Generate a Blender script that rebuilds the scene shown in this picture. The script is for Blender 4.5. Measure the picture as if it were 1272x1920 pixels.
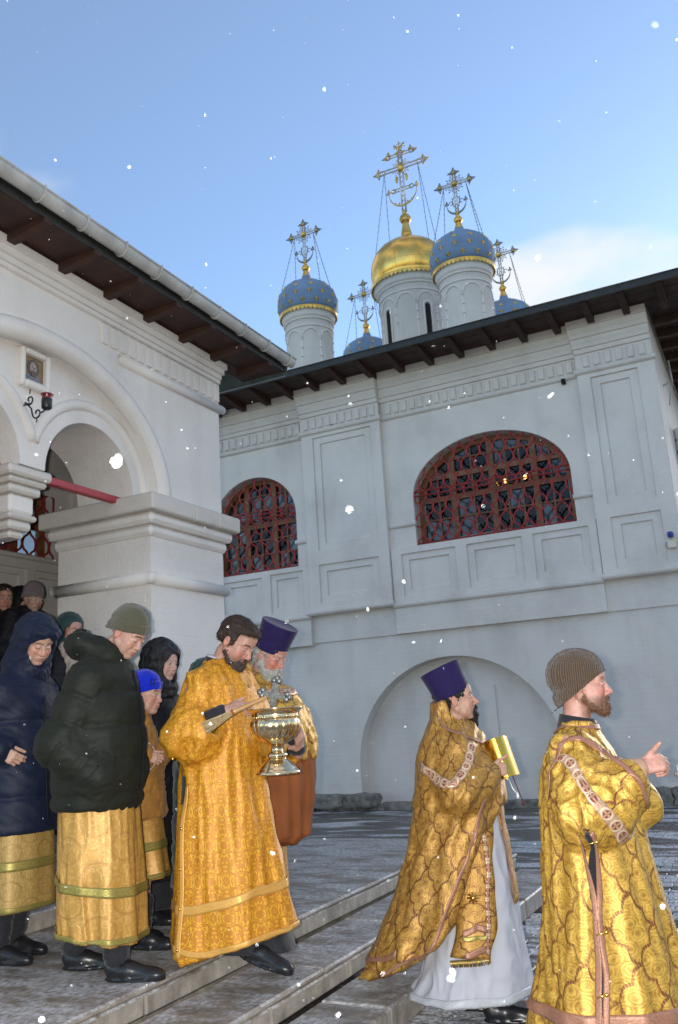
import bpy, bmesh, math, random
import numpy as np
from mathutils import Vector, Matrix
from mathutils.bvhtree import BVHTree

for o in list(bpy.data.objects):
    bpy.data.objects.remove(o, do_unlink=True)
SC = bpy.context.scene
COL = SC.collection
PI = math.pi
R = math.radians
rnd = random.Random(7)

# ------------------------------------------------------------------ camera
cam_d = bpy.data.cameras.new('camera')
cam = bpy.data.objects.new('camera', cam_d)
COL.objects.link(cam)
cam_d.sensor_fit = 'VERTICAL'
cam_d.sensor_height = 24.0
cam_d.sensor_width = 24.0
cam_d.lens = 24.0 * 1625.87 / 1920.0
cam_d.clip_start = 0.05
cam_d.dof.use_dof = True
cam_d.dof.focus_distance = 4.3
cam_d.dof.aperture_fstop = 3.8
cam_d.clip_end = 3000
CAMH = 1.52
_P, _RL, _Y = R(13.586), R(-3.590), R(25.887)
_f0 = Vector((-math.sin(_Y), math.cos(_Y), 0))
_r0 = Vector((math.cos(_Y), math.sin(_Y), 0))
_u0 = Vector((0, 0, 1))
_fw = _f0 * math.cos(_P) + _u0 * math.sin(_P)
_up = -_f0 * math.sin(_P) + _u0 * math.cos(_P)
_r2 = _r0 * math.cos(_RL) + _up * math.sin(_RL)
_u2 = -_r0 * math.sin(_RL) + _up * math.cos(_RL)
cam.matrix_world = Matrix((
    (_r2.x, _u2.x, -_fw.x, 0), (_r2.y, _u2.y, -_fw.y, 0),
    (_r2.z, _u2.z, -_fw.z, CAMH), (0, 0, 0, 1)))
SC.camera = cam

# ------------------------------------------------------------------ sky, sun, flash, exposure
SUN_EL, SUN_ROT = R(13), R(14)
world = bpy.data.worlds.new('World')
SC.world = world
world.use_nodes = True
nt = world.node_tree
for n in list(nt.nodes):
    nt.nodes.remove(n)
L = nt.links.new
out = nt.nodes.new('ShaderNodeOutputWorld')
bg = nt.nodes.new('ShaderNodeBackground')
sky = nt.nodes.new('ShaderNodeTexSky')
sky.sky_type = 'NISHITA'
sky.sun_disc = False
sky.sun_elevation = SUN_EL
sky.sun_rotation = SUN_ROT
sky.air_density = 1.0
sky.dust_density = 0.3
sky.ozone_density = 3.6
tc = nt.nodes.new('ShaderNodeTexCoord')
# broken soft cloud all over the sky
mp = nt.nodes.new('ShaderNodeMapping')
mp.inputs['Scale'].default_value = (1.0, 1.0, 2.0)
nz = nt.nodes.new('ShaderNodeTexNoise')
nz.noise_dimensions = '4D'
nz.inputs['W'].default_value = 8.8
nz.inputs['Scale'].default_value = 1.7
nz.inputs['Detail'].default_value = 5
nz.inputs['Roughness'].default_value = 0.5
rp = nt.nodes.new('ShaderNodeValToRGB')
rp.color_ramp.interpolation = 'EASE'
rp.color_ramp.elements[0].position = 0.50
rp.color_ramp.elements[0].color = (0.115, 0.115, 0.115, 1)
rp.color_ramp.elements[1].position = 0.605
rp.color_ramp.elements[1].color = (0.9, 0.9, 0.9, 1)
mixc = nt.nodes.new('ShaderNodeMix'); mixc.data_type = 'RGBA'
mixc.inputs['B'].default_value = (3.3, 3.25, 3.12, 1)
bg.inputs['Strength'].default_value = 0.15
L(tc.outputs['Generated'], mp.inputs['Vector'])
L(mp.outputs['Vector'], nz.inputs['Vector'])
L(nz.outputs['Fac'], rp.inputs['Fac'])
L(rp.outputs['Color'], mixc.inputs['Factor'])
L(sky.outputs['Color'], mixc.inputs['A'])
L(mixc.outputs['Result'], bg.inputs['Color'])
L(bg.outputs['Background'], out.inputs['Surface'])

sun_d = bpy.data.lights.new('sun', 'SUN')
sun_d.energy = 0.5
sun_d.angle = R(14)
sun_d.color = (1.0, 0.95, 0.88)
sun = bpy.data.objects.new('sun', sun_d)
COL.objects.link(sun)
_sd = Vector((math.sin(SUN_ROT) * math.cos(SUN_EL), math.cos(SUN_ROT) * math.cos(SUN_EL), math.sin(SUN_EL)))
sun.rotation_euler = (-_sd).to_track_quat('-Z', 'Y').to_euler()

# the photographer's flash, on the camera body just left of the lens (its hard shadows show in the photograph)
fl_d = bpy.data.lights.new('camera_flash', 'SPOT')
fl_d.energy = 425
fl_d.spot_size = R(110)
fl_d.spot_blend = 0.6
fl_d.shadow_soft_size = 0.018
fl_d.color = (1.0, 0.965, 0.91)
fl = bpy.data.objects.new('camera_flash', fl_d)
COL.objects.link(fl)
fl.location = Vector((0, 0, CAMH)) - _r2 * 0.065 + _u2 * 0.02
fl.rotation_euler = cam.matrix_world.to_euler()

SC.view_settings.view_transform = 'Standard'
SC.view_settings.look = 'None'
SC.view_settings.exposure = 1.02
SC.view_settings.gamma = 1.0
SC.view_settings.use_curve_mapping = False
SC.cycles.use_denoising = True
SC.cycles.max_bounces = 6
SC.cycles.caustics_reflective = False
SC.cycles.caustics_refractive = False
SC.cycles.sample_clamp_indirect = 4.0

# ------------------------------------------------------------------ helpers
def tag(o, label=None, cat=None, group=None, kind=None):
    if label: o['label'] = label
    if cat: o['category'] = cat
    if group: o['group'] = group
    if kind: o['kind'] = kind
    return o

def thing(name, label, cat, loc=(0, 0, 0), rz=0.0, group=None):
    o = bpy.data.objects.new(name, None)
    o.empty_display_size = 0.1
    COL.objects.link(o)
    o.location = loc
    o.rotation_euler = (0, 0, rz)
    return tag(o, label, cat, group)

def mesh_np(name, V, F, uv=None, smooth=True, col=None):
    """mesh from an (n,3) array and an (m,4) or (m,3) array, or lists of polygons"""
    me = bpy.data.meshes.new(name)
    if isinstance(F, np.ndarray) and len(F):
        n, k = F.shape
        me.vertices.add(len(V)); me.loops.add(n * k); me.polygons.add(n)
        me.vertices.foreach_set('co', np.asarray(V, np.float32).ravel())
        me.loops.foreach_set('vertex_index', F.astype(np.int32).ravel())
        me.polygons.foreach_set('loop_start', np.arange(0, n * k, k, dtype=np.int32))
        me.update(calc_edges=True)
    else:
        me.from_pydata([tuple(v) for v in V], [], [tuple(f) for f in F])
    if smooth:
        me.polygons.foreach_set('use_smooth', np.ones(len(me.polygons), bool))
    if uv is not None:
        l = me.uv_layers.new(name='UVMap')
        l.data.foreach_set('uv', np.asarray(uv, np.float32).ravel())
    if col is not None:
        a = me.color_attributes.new('tint', 'FLOAT_COLOR', 'POINT')
        a.data.foreach_set('color', np.asarray(col, np.float32).ravel())
    me.validate()
    me.update()
    return me

def link(name, me, mats, parent=None):
    o = bpy.data.objects.new(name, me)
    COL.objects.link(o)
    for m in (mats if isinstance(mats, (list, tuple)) else [mats]):
        if m is not None and len(me.materials) < (len(mats) if isinstance(mats, (list, tuple)) else 1):
            me.materials.append(m)
    if parent is not None:
        o.parent = parent
    return o

class MB:
    """collects simple shapes, then links them as one mesh object"""
    def __init__(self):
        self.v = []; self.f = []; self.s = []; self.keep = False
    def add(self, vs, fs, smooth=False):
        b = len(self.v)
        self.v += [tuple(p) for p in vs]
        self.f += [tuple(b + i for i in q) for q in fs]
        self.s += [smooth] * len(fs)
        return self
    def box(self, x0, x1, y0, y1, z0, z1, c=0.0):
        """axis box, with small chamfers of width c"""
        if c <= 0:
            vs = [(x, y, z) for z in (z0, z1) for y in (y0, y1) for x in (x0, x1)]
            return self.add(vs, [(0, 2, 3, 1), (4, 5, 7, 6), (0, 1, 5, 4), (2, 6, 7, 3), (0, 4, 6, 2), (1, 3, 7, 5)])
        bm = bmesh.new()
        bmesh.ops.create_cube(bm, size=1)
        for v in bm.verts:
            v.co = Vector(((x0 + x1) / 2 + v.co.x * (x1 - x0), (y0 + y1) / 2 + v.co.y * (y1 - y0), (z0 + z1) / 2 + v.co.z * (z1 - z0)))
        bmesh.ops.bevel(bm, geom=list(bm.edges), offset=c, segments=1, affect='EDGES')
        bm.verts.index_update()
        self.add([v.co[:] for v in bm.verts], [[v.index for v in f.verts] for f in bm.faces])
        bm.free()
        return self
    def tube(self, pts, r, n=8, closed=False, caps=True, rr=None):
        pts = [Vector(p) for p in pts]
        N = len(pts); vs = []; ref = None
        for i, p in enumerate(pts):
            a = pts[(i - 1) % N] if (closed or i > 0) else pts[i]
            b = pts[(i + 1) % N] if (closed or i < N - 1) else pts[i]
            t = (b - a).normalized()
            if ref is None:
                ref = Vector((0, 0, 1)) if abs(t.z) < 0.9 else Vector((1, 0, 0))
            u = (ref - t * ref.dot(t))
            if u.length < 1e-6: u = t.orthogonal()
            u.normalize(); ref = u
            w = t.cross(u)
            q = r if rr is None else rr[i]
            for k in range(n):
                an = 2 * PI * k / n
                vs.append(p + u * (q * math.cos(an)) + w * (q * math.sin(an)))
        fs = []
        for i in range(N if closed else N - 1):
            j = (i + 1) % N
            for k in range(n):
                l = (k + 1) % n
                fs.append((i * n + k, i * n + l, j * n + l, j * n + k))
        if caps and not closed:
            fs.append(tuple(range(n - 1, -1, -1))); fs.append(tuple((N - 1) * n + k for k in range(n)))
        return self.add(vs, fs, True)
    def lathe(self, prof, n=32, c=(0, 0, 0), M=None, caps=True):
        vs = []
        for r_, z in prof:
            for k in range(n):
                a = 2 * PI * k / n
                p = Vector((r_ * math.cos(a), r_ * math.sin(a), z))
                if M is not None: p = M @ p
                vs.append((p.x + c[0], p.y + c[1], p.z + c[2]))
        fs = []
        for i in range(len(prof) - 1):
            for k in range(n):
                l = (k + 1) % n
                fs.append((i * n + k, i * n + l, (i + 1) * n + l, (i + 1) * n + k))
        if caps:
            fs.append(tuple(range(n - 1, -1, -1))); fs.append(tuple((len(prof) - 1) * n + k for k in range(n)))
        return self.add(vs, fs, True)
    def prism(self, poly, axis_pts, depth_vec):
        """extrude a planar polygon (3-D points) along depth_vec"""
        n = len(poly); d = Vector(depth_vec)
        vs = [Vector(p) for p in poly] + [Vector(p) + d for p in poly]
        fs = [tuple(range(n)), tuple(range(2 * n - 1, n - 1, -1))]
        for i in range(n):
            j = (i + 1) % n
            fs.append((i, n + i, n + j, j))
        return self.add(vs, fs)
    def ball(self, c, r, n=10, m=6, sz=(1, 1, 1)):
        vs = [(c[0], c[1], c[2] - r * sz[2])]; fs = []
        for i in range(1, m):
            t = PI * i / m
            for k in range(n):
                a = 2 * PI * k / n
                vs.append((c[0] + r * sz[0] * math.sin(t) * math.cos(a), c[1] + r * sz[1] * math.sin(t) * math.sin(a), c[2] - r * sz[2] * math.cos(t)))
        vs.append((c[0], c[1], c[2] + r * sz[2])); e = len(vs) - 1
        for k in range(n):
            l = (k + 1) % n
            fs.append((0, 1 + l, 1 + k))
            for i in range(m - 2):
                fs.append((1 + i * n + k, 1 + i * n + l, 1 + (i + 1) * n + l, 1 + (i + 1) * n + k))
            fs.append((e, 1 + (m - 2) * n + k, 1 + (m - 2) * n + l))
        return self.add(vs, fs, True)
    def mesh(self, name):
        me = bpy.data.meshes.new(name)
        me.from_pydata(self.v, [], self.f)
        me.polygons.foreach_set('use_smooth', np.array(self.s, bool))
        bm = bmesh.new(); bm.from_mesh(me)
        if self.keep: bmesh.ops.remove_doubles(bm, verts=bm.verts, dist=1e-5)
        else: bmesh.ops.recalc_face_normals(bm, faces=bm.faces)
        bm.to_mesh(me); bm.free()
        me.update()
        return me
    def build(self, name, mat, parent=None):
        me = self.mesh(name)
        # coordinates are world ones; a parent at p wants them relative to p
        if parent is not None and parent.type == 'EMPTY' and parent.get('_w'):
            off = -Vector(parent.location)
            me.transform(Matrix.Translation(off))
        return link(name, me, mat, parent)

def wthing(name, label, cat, loc=(0, 0, 0), group=None):
    """a thing whose parts are given in world coordinates"""
    o = thing(name, label, cat, loc, 0, group)
    o['_w'] = 1
    return o

# ------------------------------------------------------------------ materials
def newmat(name):
    m = bpy.data.materials.new(name)
    m.use_nodes = True
    t = m.node_tree
    b = t.nodes['Principled BSDF']
    return m, t, b

def nd(t, typ, **kw):
    n = t.nodes.new(typ)
    for k, v in kw.items():
        if hasattr(n, k) and k not in n.inputs:
            setattr(n, k, v)
        else:
            n.inputs[k].default_value = v
    return n

def ramp(t, stops):
    n = t.nodes.new('ShaderNodeValToRGB')
    cr = n.color_ramp
    while len(cr.elements) < len(stops):
        cr.elements.new(0.5)
    for e, (p, c) in zip(cr.elements, stops):
        e.position = p
        e.color = (c, c, c, 1) if not isinstance(c, (tuple, list)) else (*c[:3], 1)
    return n

def simple(name, color, rough=0.6, metal=0.0, var=0.15, nscale=12.0, bump=0.15, bscale=60.0, bdist=0.004, spec=0.5, sheen=0.0, coat=0.0):
    m, t, b = newmat(name)
    tcn = t.nodes.new('ShaderNodeTexCoord')
    n1 = nd(t, 'ShaderNodeTexNoise', Scale=nscale, Detail=5.0)
    c = Vector(color)
    r = ramp(t, [(0.3, tuple(c * (1 - var))), (0.7, tuple(min(1, x) for x in (c * (1 + var))))])
    t.links.new(tcn.outputs['Object'], n1.inputs['Vector'])
    t.links.new(n1.outputs['Fac'], r.inputs['Fac'])
    t.links.new(r.outputs['Color'], b.inputs['Base Color'])
    b.inputs['Roughness'].default_value = rough
    b.inputs['Metallic'].default_value = metal
    b.inputs['Specular IOR Level'].default_value = spec
    if sheen: b.inputs['Sheen Weight'].default_value = sheen
    if coat: b.inputs['Coat Weight'].default_value = coat
    if bump:
        n2 = nd(t, 'ShaderNodeTexNoise', Scale=bscale, Detail=4.0)
        bp = nd(t, 'ShaderNodeBump', Strength=bump, Distance=bdist)
        t.links.new(tcn.outputs['Object'], n2.inputs['Vector'])
        t.links.new(n2.outputs['Fac'], bp.inputs['Height'])
        t.links.new(bp.outputs['Normal'], b.inputs['Normal'])
    return m

def plaster(name, color=(0.715, 0.675, 0.635), brick=0.5, dirt=0.17):
    """whitewash over brickwork: faint courses in the relief, uneven paint"""
    m, t, b = newmat(name)
    lk = t.links.new
    g = t.nodes.new('ShaderNodeNewGeometry')
    sp = t.nodes.new('ShaderNodeSeparateXYZ'); lk(g.outputs['Position'], sp.inputs[0])
    ad = nd(t, 'ShaderNodeMath', operation='ADD'); lk(sp.outputs['X'], ad.inputs[0]); lk(sp.outputs['Y'], ad.inputs[1])
    cb = t.nodes.new('ShaderNodeCombineXYZ'); lk(ad.outputs[0], cb.inputs['X']); lk(sp.outputs['Z'], cb.inputs['Y'])
    dn = nd(t, 'ShaderNodeTexNoise', Scale=2.5, Detail=3.0)
    lk(g.outputs['Position'], dn.inputs['Vector'])
    mv = nd(t, 'ShaderNodeMix', data_type='RGBA', blend_type='LINEAR_LIGHT')
    mv.inputs['Factor'].default_value = 0.012
    lk(cb.outputs[0], mv.inputs['A']); lk(dn.outputs['Color'], mv.inputs['B'])
    br = t.nodes.new('ShaderNodeTexBrick')
    br.inputs['Scale'].default_value = 1.0
    br.inputs['Brick Width'].default_value = 0.27
    br.inputs['Row Height'].default_value = 0.082
    br.inputs['Mortar Size'].default_value = 0.012
    br.inputs['Mortar Smooth'].default_value = 1.0
    br.inputs['Color1'].default_value = (1, 1, 1, 1); br.inputs['Color2'].default_value = (0.75, 0.75, 0.75, 1)
    br.inputs['Mortar'].default_value = (0.3, 0.3, 0.3, 1)
    lk(mv.outputs['Result'], br.inputs['Vector'])
    n1 = nd(t, 'ShaderNodeTexNoise', Scale=1.1, Detail=7.0, Roughness=0.62); lk(g.outputs['Position'], n1.inputs['Vector'])
    n2 = nd(t, 'ShaderNodeTexNoise', Scale=26.0, Detail=5.0); lk(g.outputs['Position'], n2.inputs['Vector'])
    c = Vector(color)
    r = ramp(t, [(0.28, tuple(c * (1 - dirt))), (0.5, tuple(c * 0.97)), (0.72, tuple(c * 1.04))])
    lk(n1.outputs['Fac'], r.inputs['Fac'])
    # stains that run down: noise stretched in z
    mpn = nd(t, 'ShaderNodeMapping', Scale=(3.0, 3.0, 0.5)); lk(g.outputs['Position'], mpn.inputs['Vector'])
    n3 = nd(t, 'ShaderNodeTexNoise', Scale=1.0, Detail=5.0); lk(mpn.outputs[0], n3.inputs['Vector'])
    r3 = ramp(t, [(0.52, 0.0), (0.80, 0.38)]); lk(n3.outputs['Fac'], r3.inputs['Fac'])
    mx = nd(t, 'ShaderNodeMix', data_type='RGBA', blend_type='MULTIPLY')
    lk(r3.outputs['Color'], mx.inputs['Factor']); lk(r.outputs['Color'], mx.inputs['A'])
    mx.inputs['B'].default_value = (0.72, 0.70, 0.67, 1)
    lk(mx.outputs['Result'], b.inputs['Base Color'])
    ma = nd(t, 'ShaderNodeMath', operation='MULTIPLY_ADD'); lk(br.outputs['Color'], ma.inputs[0]); ma.inputs[1].default_value = brick
    lk(n2.outputs['Fac'], ma.inputs[2])
    bp = nd(t, 'ShaderNodeBump', Strength=0.35, Distance=0.012); lk(ma.outputs[0], bp.inputs['Height'])
    bv = nd(t, 'ShaderNodeBevel', samples=3, Radius=0.014); lk(bv.outputs[0], bp.inputs['Normal'])
    lk(bp.outputs['Normal'], b.inputs['Normal'])
    b.inputs['Roughness'].default_value = 0.85
    b.inputs['Specular IOR Level'].default_value = 0.25
    return m

M = {}
M['plaster'] = plaster('whitewash')
M['plaster_smooth'] = plaster('whitewash_smooth', brick=0.1)
M['plaster_far'] = plaster('whitewash_drum', (0.78, 0.75, 0.72), brick=0.2, dirt=0.06)
M['stone_cap'] = plaster('limestone_cap', (0.60, 0.56, 0.51), brick=0.0, dirt=0.22)
M['wood_dark'] = simple('dark_stained_wood', (0.036, 0.0125, 0.006), 0.7, var=0.4, nscale=6, bump=0.3, bscale=20)
M['fascia'] = simple('dark_roof_edge', (0.020, 0.020, 0.018), 0.5, var=0.3)
M['roof_metal'] = simple('roof_sheet', (0.10, 0.13, 0.13), 0.45, metal=0.3, var=0.2)
M['gutter'] = simple('grey_painted_gutter', (0.38, 0.375, 0.355), 0.45, var=0.25, nscale=5, bump=0.1)
M['zinc'] = simple('zinc_flashing', (0.32, 0.36, 0.38), 0.5, metal=0.3, var=0.2, nscale=4)
M['red_paint'] = simple('red_painted_iron', (0.31, 0.022, 0.020), 0.5, var=0.25, nscale=9)
M['beam_red'] = simple('red_painted_beam', (0.36, 0.035, 0.04), 0.45, var=0.15)
M['frame_wood'] = simple('varnished_window_wood', (0.20, 0.075, 0.022), 0.4, var=0.35, nscale=9, bump=0.2)
M['black_iron'] = simple('black_iron', (0.012, 0.012, 0.014), 0.45, var=0.3)
M['gold'] = simple('gilding', (0.83, 0.52, 0.13), 0.27, metal=1.0, var=0.2, nscale=3, bump=0.05, bscale=5, bdist=0.02)
M['gold_old'] = simple('weathered_gilding', (0.60, 0.42, 0.13), 0.38, metal=1.0, var=0.35, nscale=4, bump=0.05)
M['silver'] = simple('weathered_silver_cross', (0.55, 0.55, 0.56), 0.35, metal=0.9, var=0.2, nscale=8)
M['brass'] = simple('polished_brass', (0.78, 0.60, 0.36), 0.16, metal=1.0, var=0.15, nscale=9, bump=0.04, bscale=40, bdist=0.002)
M['goldfoil'] = simple('polished_gold_cover', (0.80, 0.47, 0.08), 0.22, metal=1.0, var=0.1, bump=0.05)
M['pewter'] = simple('dull_silver', (0.22, 0.215, 0.20), 0.45, metal=0.8, var=0.4, nscale=60, bump=0.4, bscale=120)
M['chain'] = simple('chain_iron', (0.10, 0.10, 0.13), 0.5, metal=0.5, var=0.2)
M['blue_dome'] = simple('blue_dome_paint', (0.17, 0.275, 0.43), 0.6, var=0.16, nscale=1.6, bump=0.08, bscale=6, bdist=0.02)
M['cam_white'] = simple('cream_plastic', (0.65, 0.60, 0.48), 0.4, var=0.05)
M['cam_blue'] = simple('blue_lamp_plastic', (0.02, 0.04, 0.30), 0.2, var=0.1)
M['dark_gap'] = simple('dark_interior', (0.012, 0.010, 0.010), 0.9)
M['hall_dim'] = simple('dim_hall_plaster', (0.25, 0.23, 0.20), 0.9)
# ------------------------------------------------------------------ relief walls
def arch_z(h, u):
    _, uc, a, zs, b, zb = h
    q = 1 - ((u - uc) / a) ** 2
    return zs + b * math.sqrt(max(0.0, q))

def hole_edges(h):
    return (h[1], h[2]) if h[0] == 'r' else (h[1] - h[2], h[1] + h[2])

def layer(mb, P, u0, u1, z0, z1, holes=(), d=0.0, back=0.1, sides='lrtb', N=30, sill=True):
    """front face of a wall sheet with rectangular / arched openings, and the returns of its edges and openings"""
    mb.keep = True
    us = {round(u0, 5), round(u1, 5)}
    for h in holes:
        a, b = hole_edges(h)
        us |= {round(a, 5), round(b, 5)}
        if h[0] == 'a':
            us |= {round(h[1] - h[2] * math.cos(PI * i / N), 5) for i in range(N + 1)}
    us = sorted(u for u in us if u0 - 1e-6 <= u <= u1 + 1e-6)
    q = lambda a, b, c, e: mb.add([P(*a), P(*b), P(*c), P(*e)], [(0, 1, 2, 3)])
    for ua, ub in zip(us, us[1:]):
        m = (ua + ub) / 2
        hs = sorted([h for h in holes if hole_edges(h)[0] < m < hole_edges(h)[1]], key=lambda h: h[3] if h[0] == 'r' else h[5])
        la = lb = z0
        for h in hs:
            if h[0] == 'r':
                zl, ha, hb = h[3], h[4], h[4]
            else:
                zl, ha, hb = h[5], arch_z(h, ua), arch_z(h, ub)
            if zl > la + 1e-6 or zl > lb + 1e-6:
                q((ua, la, d), (ub, lb, d), (ub, zl, d), (ua, zl, d))
            q((ua, ha, d - back), (ub, hb, d - back), (ub, hb, d), (ua, ha, d))
            if sill and zl > z0 + 1e-6:
                q((ua, zl, d), (ub, zl, d), (ub, zl, d - back), (ua, zl, d - back))
            la, lb = ha, hb
        if z1 > la + 1e-6 or z1 > lb + 1e-6:
            q((ua, la, d), (ub, lb, d), (ub, z1, d), (ua, z1, d))
    for h in holes:
        for u, sg in zip(hole_edges(h), (1, -1)):
            if u0 < u < u1:
                zl, zh = (h[3], h[4]) if h[0] == 'r' else (h[5], h[3])
                if zh > zl + 1e-6:
                    v4 = ((u, zl, d), (u, zh, d), (u, zh, d - back), (u, zl, d - back))
                    q(*(v4[::-1] if sg > 0 else v4))
    if 'l' in sides: q((u0, z0, d), (u0, z1, d), (u0, z1, d - back), (u0, z0, d - back))
    if 'r' in sides: q((u1, z0, d - back), (u1, z1, d - back), (u1, z1, d), (u1, z0, d))
    if 't' in sides: q((u0, z1, d), (u1, z1, d), (u1, z1, d - back), (u0, z1, d - back))
    if 'b' in sides: q((u0, z0, d - back), (u1, z0, d - back), (u1, z0, d), (u0, z0, d))
    return mb

def panelled(mb, P, u0, u1, z0, z1, panels, d, base, inset=0.15, step=0.034):
    """a flat field with stepped, sunk panels"""
    layer(mb, P, u0, u1, z0, z1, [('r', *p[:1], *p[1:2], *p[2:]) for p in panels], d, d - base + 0.02)
    for a, b, c, e in panels:
        layer(mb, P, a, b, c, e, [('r', a + inset, b - inset, c + inset * 0.9, e - inset * 0.9)], d - step, step + .01, sides='')
        layer(mb, P, a + inset, b - inset, c + inset * 0.9, e - inset * 0.9, [], d - 2 * step + .005, 0.01, sides='')

# ------------------------------------------------------------------ refectory hall: the long white wall
YW = 14.40
PW = lambda u, z, d: (u, YW - d, z)
hall = wthing('church_hall', 'long white church hall with panelled wall, barred arched windows and dark eaves', 'church hall', (-4.0, YW, 0))
XL, XR = -12.5, -1.05
WA = ('a', -8.88, 0.96, 5.52, 0.88, 4.47)
WB = ('a', -4.04, 1.43, 5.40, 0.97, 4.52)
NI = ('a', -5.07, 1.82, 0.75, 1.76, 0.0)
mb = MB()
layer(mb, PW, XL, XR, 2.97, 7.93, [WA, WB], 0.0, 0.42, sides='')
layer(mb, PW, XL, XR, -0.1, 2.97, [NI], -0.03, 0.34, sides='', sill=False)
layer(mb, PW, -6.95, -3.2, 0.0, 2.6, [], -0.36, .02, sides='')         # back of the blind arch
layer(mb, PW, -5.62, -4.4, 0.0, 1.98, [], -0.325, .04, sides='lrt')     # walled-up doorway in it
# side wall that runs back at the right-hand corner
mb.add([(XR, YW + .03, -0.1), (XR, 32, -0.1), (XR, 32, 7.93), (XR, YW, 7.93), (XR, YW, 2.97), (XR, YW + .03, 2.97)], [(0, 1, 2, 3, 4, 5)])
mb.add([(XL, 20, -.1), (XL, 20, 7.93), (XL, YW, 7.93), (XL, YW, -.1)], [(0, 1, 2, 3)])
mb.build('wall', M['plaster'], hall)
# bands under the windows (between the pilasters), with the small sunk panels
mb = MB(); panelled(mb, PW, -5.96, -2.30, 2.97, 4.50, [(-5.76, -4.74, 3.615, 4.385), (-4.53, -3.555, 3.62, 4.39), (-3.36, -2.435, 3.62, 4.40)], 0.075, 0.0, .13)
mb.build('window_apron', M['plaster'], hall)
mb = MB(); panelled(mb, PW, -9.95, -7.675, 2.93, 4.45, [(-9.75, -8.72, 3.60, 4.33), (-8.52, -7.80, 3.60, 4.36)], 0.075, 0.0, .12)
mb.build('window_apron', M['plaster'], hall)
for (a, b, tall, low) in ((-7.66, -5.975, (-7.41, -6.17, 4.68, 6.91), (-7.42, -6.19, 3.68, 4.405)), (-2.285, XR + .012, (-2.07, -1.31, 4.69, 6.90), (-2.06, -1.285, 3.645, 4.47))):
    mb = MB(); panelled(mb, PW, a, b, 3.49, 7.0, [low, tall], 0.12, 0.0, .145)
    mb.build('pilaster', M['plaster'], hall)
# ledges: slanting shelf and half-round
def ledge(u0, u1, z, d, name='string_course', r=0.045, parent=hall, P=PW, mat='plaster'):
    mb = MB()
    prof = [(d - .02, z + r), (d + r * .5, z + r), (d + r * 1.2, z + r * .55), (d + r * 1.35, z), (d + r * 1.1, z - r * .6), (d + r * .4, z - r), (d - .02, z - r)]
    n = len(prof)
    vs = [P(u0, zz, dd) for dd, zz in prof] + [P(u1, zz, dd) for dd, zz in prof]
    mb.add(vs, [(i, (i + 1) % n, n + (i + 1) % n, n + i) for i in range(n)] + [tuple(range(n)), tuple(range(2 * n - 1, n - 1, -1))])
    return mb.build(name, M[mat], parent)
ledge(-5.975, -2.285, 3.475, 0.075, r=.05)
ledge(-9.9, -7.66, 3.46, 0.075, r=.05)
ledge(-7.70, -5.94, 3.515, 0.12, r=.05)
ledge(-2.31, XR + .05, 3.515, 0.12, r=.05)
for a, b in ((-5.96, -5.44), (-2.62, -2.28), (-7.95, -7.66), (-9.95, -9.83)):
    ledge(a, b, 4.93, 0.0, 'impost', r=.045)
ledge(-5.975, -2.285, 7.03, 0.0, 'roll_moulding', r=.05)
ledge(-10.5, -7.66, 7.02, 0.0, 'roll_moulding', r=.05)
ledge(-7.70, -5.935, 7.03, 0.12, 'roll_moulding', r=.05)
ledge(-2.32, XR + .05, 7.03, 0.12, 'roll_moulding', r=.05)
# frieze: stepped brick courses over a row of upright bricks
for a, b, d0 in ((-10.5, -7.662, 0.0), (-7.66, -5.977, .12), (-5.975, -2.287, 0.0), (-2.285, XR + .012, .12)):
    mb = MB()
    layer(mb, PW, a, b, 7.08, 7.34, [], d0 + .012, .05)
    z = 7.34
    for i, dz in enumerate((.085, .085, .09, .09, .10, .14)):
        layer(mb, PW, a - .012 * i * (d0 > 0), b, z, z + dz, [], d0 + .045 + .014 * i + (.012 if i % 2 else 0), .2, sides='lrtb')
        z += dz
    mb.build('frieze', M['plaster'], hall)
dmb = MB().box(-.052, .052, -.05, 0, 0, .205, .006)
dme = dmb.mesh('dentil')
def dentil_row(us, zf, P, parent, off, rz=0.0, me=dme):
    for u in us:
        o = link('dentil', me, M['plaster'], parent)
        p = Vector(P(u, zf, off)) - Vector(parent.location)
        o.location = p; o.rotation_euler = (0, R(rnd.uniform(-.8, .8)), rz)
for a, b, d0 in ((-9.7, -7.70, 0.0), (-7.60, -6.02, .12), (-5.90, -2.33, 0.0), (-2.2, -1.1, .12)):
    n = int((b - a) / .158)
    dentil_row([a + (b - a) * (i + .5) / n for i in range(n)], 7.095, PW, hall, d0 - .008)
# small dark putlog holes
for u, z in ((-6.96, 7.06), (-2.53, 6.965)):
    MB().box(u - .035, u + .03, YW - .14 if u < -4 else YW - .075, YW - .05 if u < -4 else YW + .0, z - .045, z + .04).build('putlog_hole', M['dark_gap'], hall)

# eaves: soffit boards, rafters, dark edge, roof
EY = 13.40
nb = 6
for k in range(nb):
    y0 = EY + .02 + k * (YW - EY - .02) / nb; y1 = y0 + (YW - EY - .02) / nb - .006
    MB().box(-12.5, 0.0, y0, y1, 7.925 + .004 * (k % 2), 7.955).build('soffit_board', M['wood_dark'], hall)
for k in range(6):
    x0 = XR + .03 + k * .17
    MB().box(x0, x0 + .163, YW - .0, 34, 7.925 + .004 * (k % 2), 7.955).build('soffit_board', M['wood_dark'], hall)
rmb = MB()
rmb.prism([(-.055, 0, 0), (-.055, -.30, 0.0), (-.055, -.86, .075), (-.055, -.86, .125), (-.055, 0, .125)], None, (.11, 0, 0))
rme = rmb.mesh('rafter')
x = -10.1
while x < -.2:
    o = link('rafter', rme, M['wood_dark'], hall)
    o.location = Vector((x, YW - .1, 7.80)) - Vector(hall.location)
    x += .585
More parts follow.
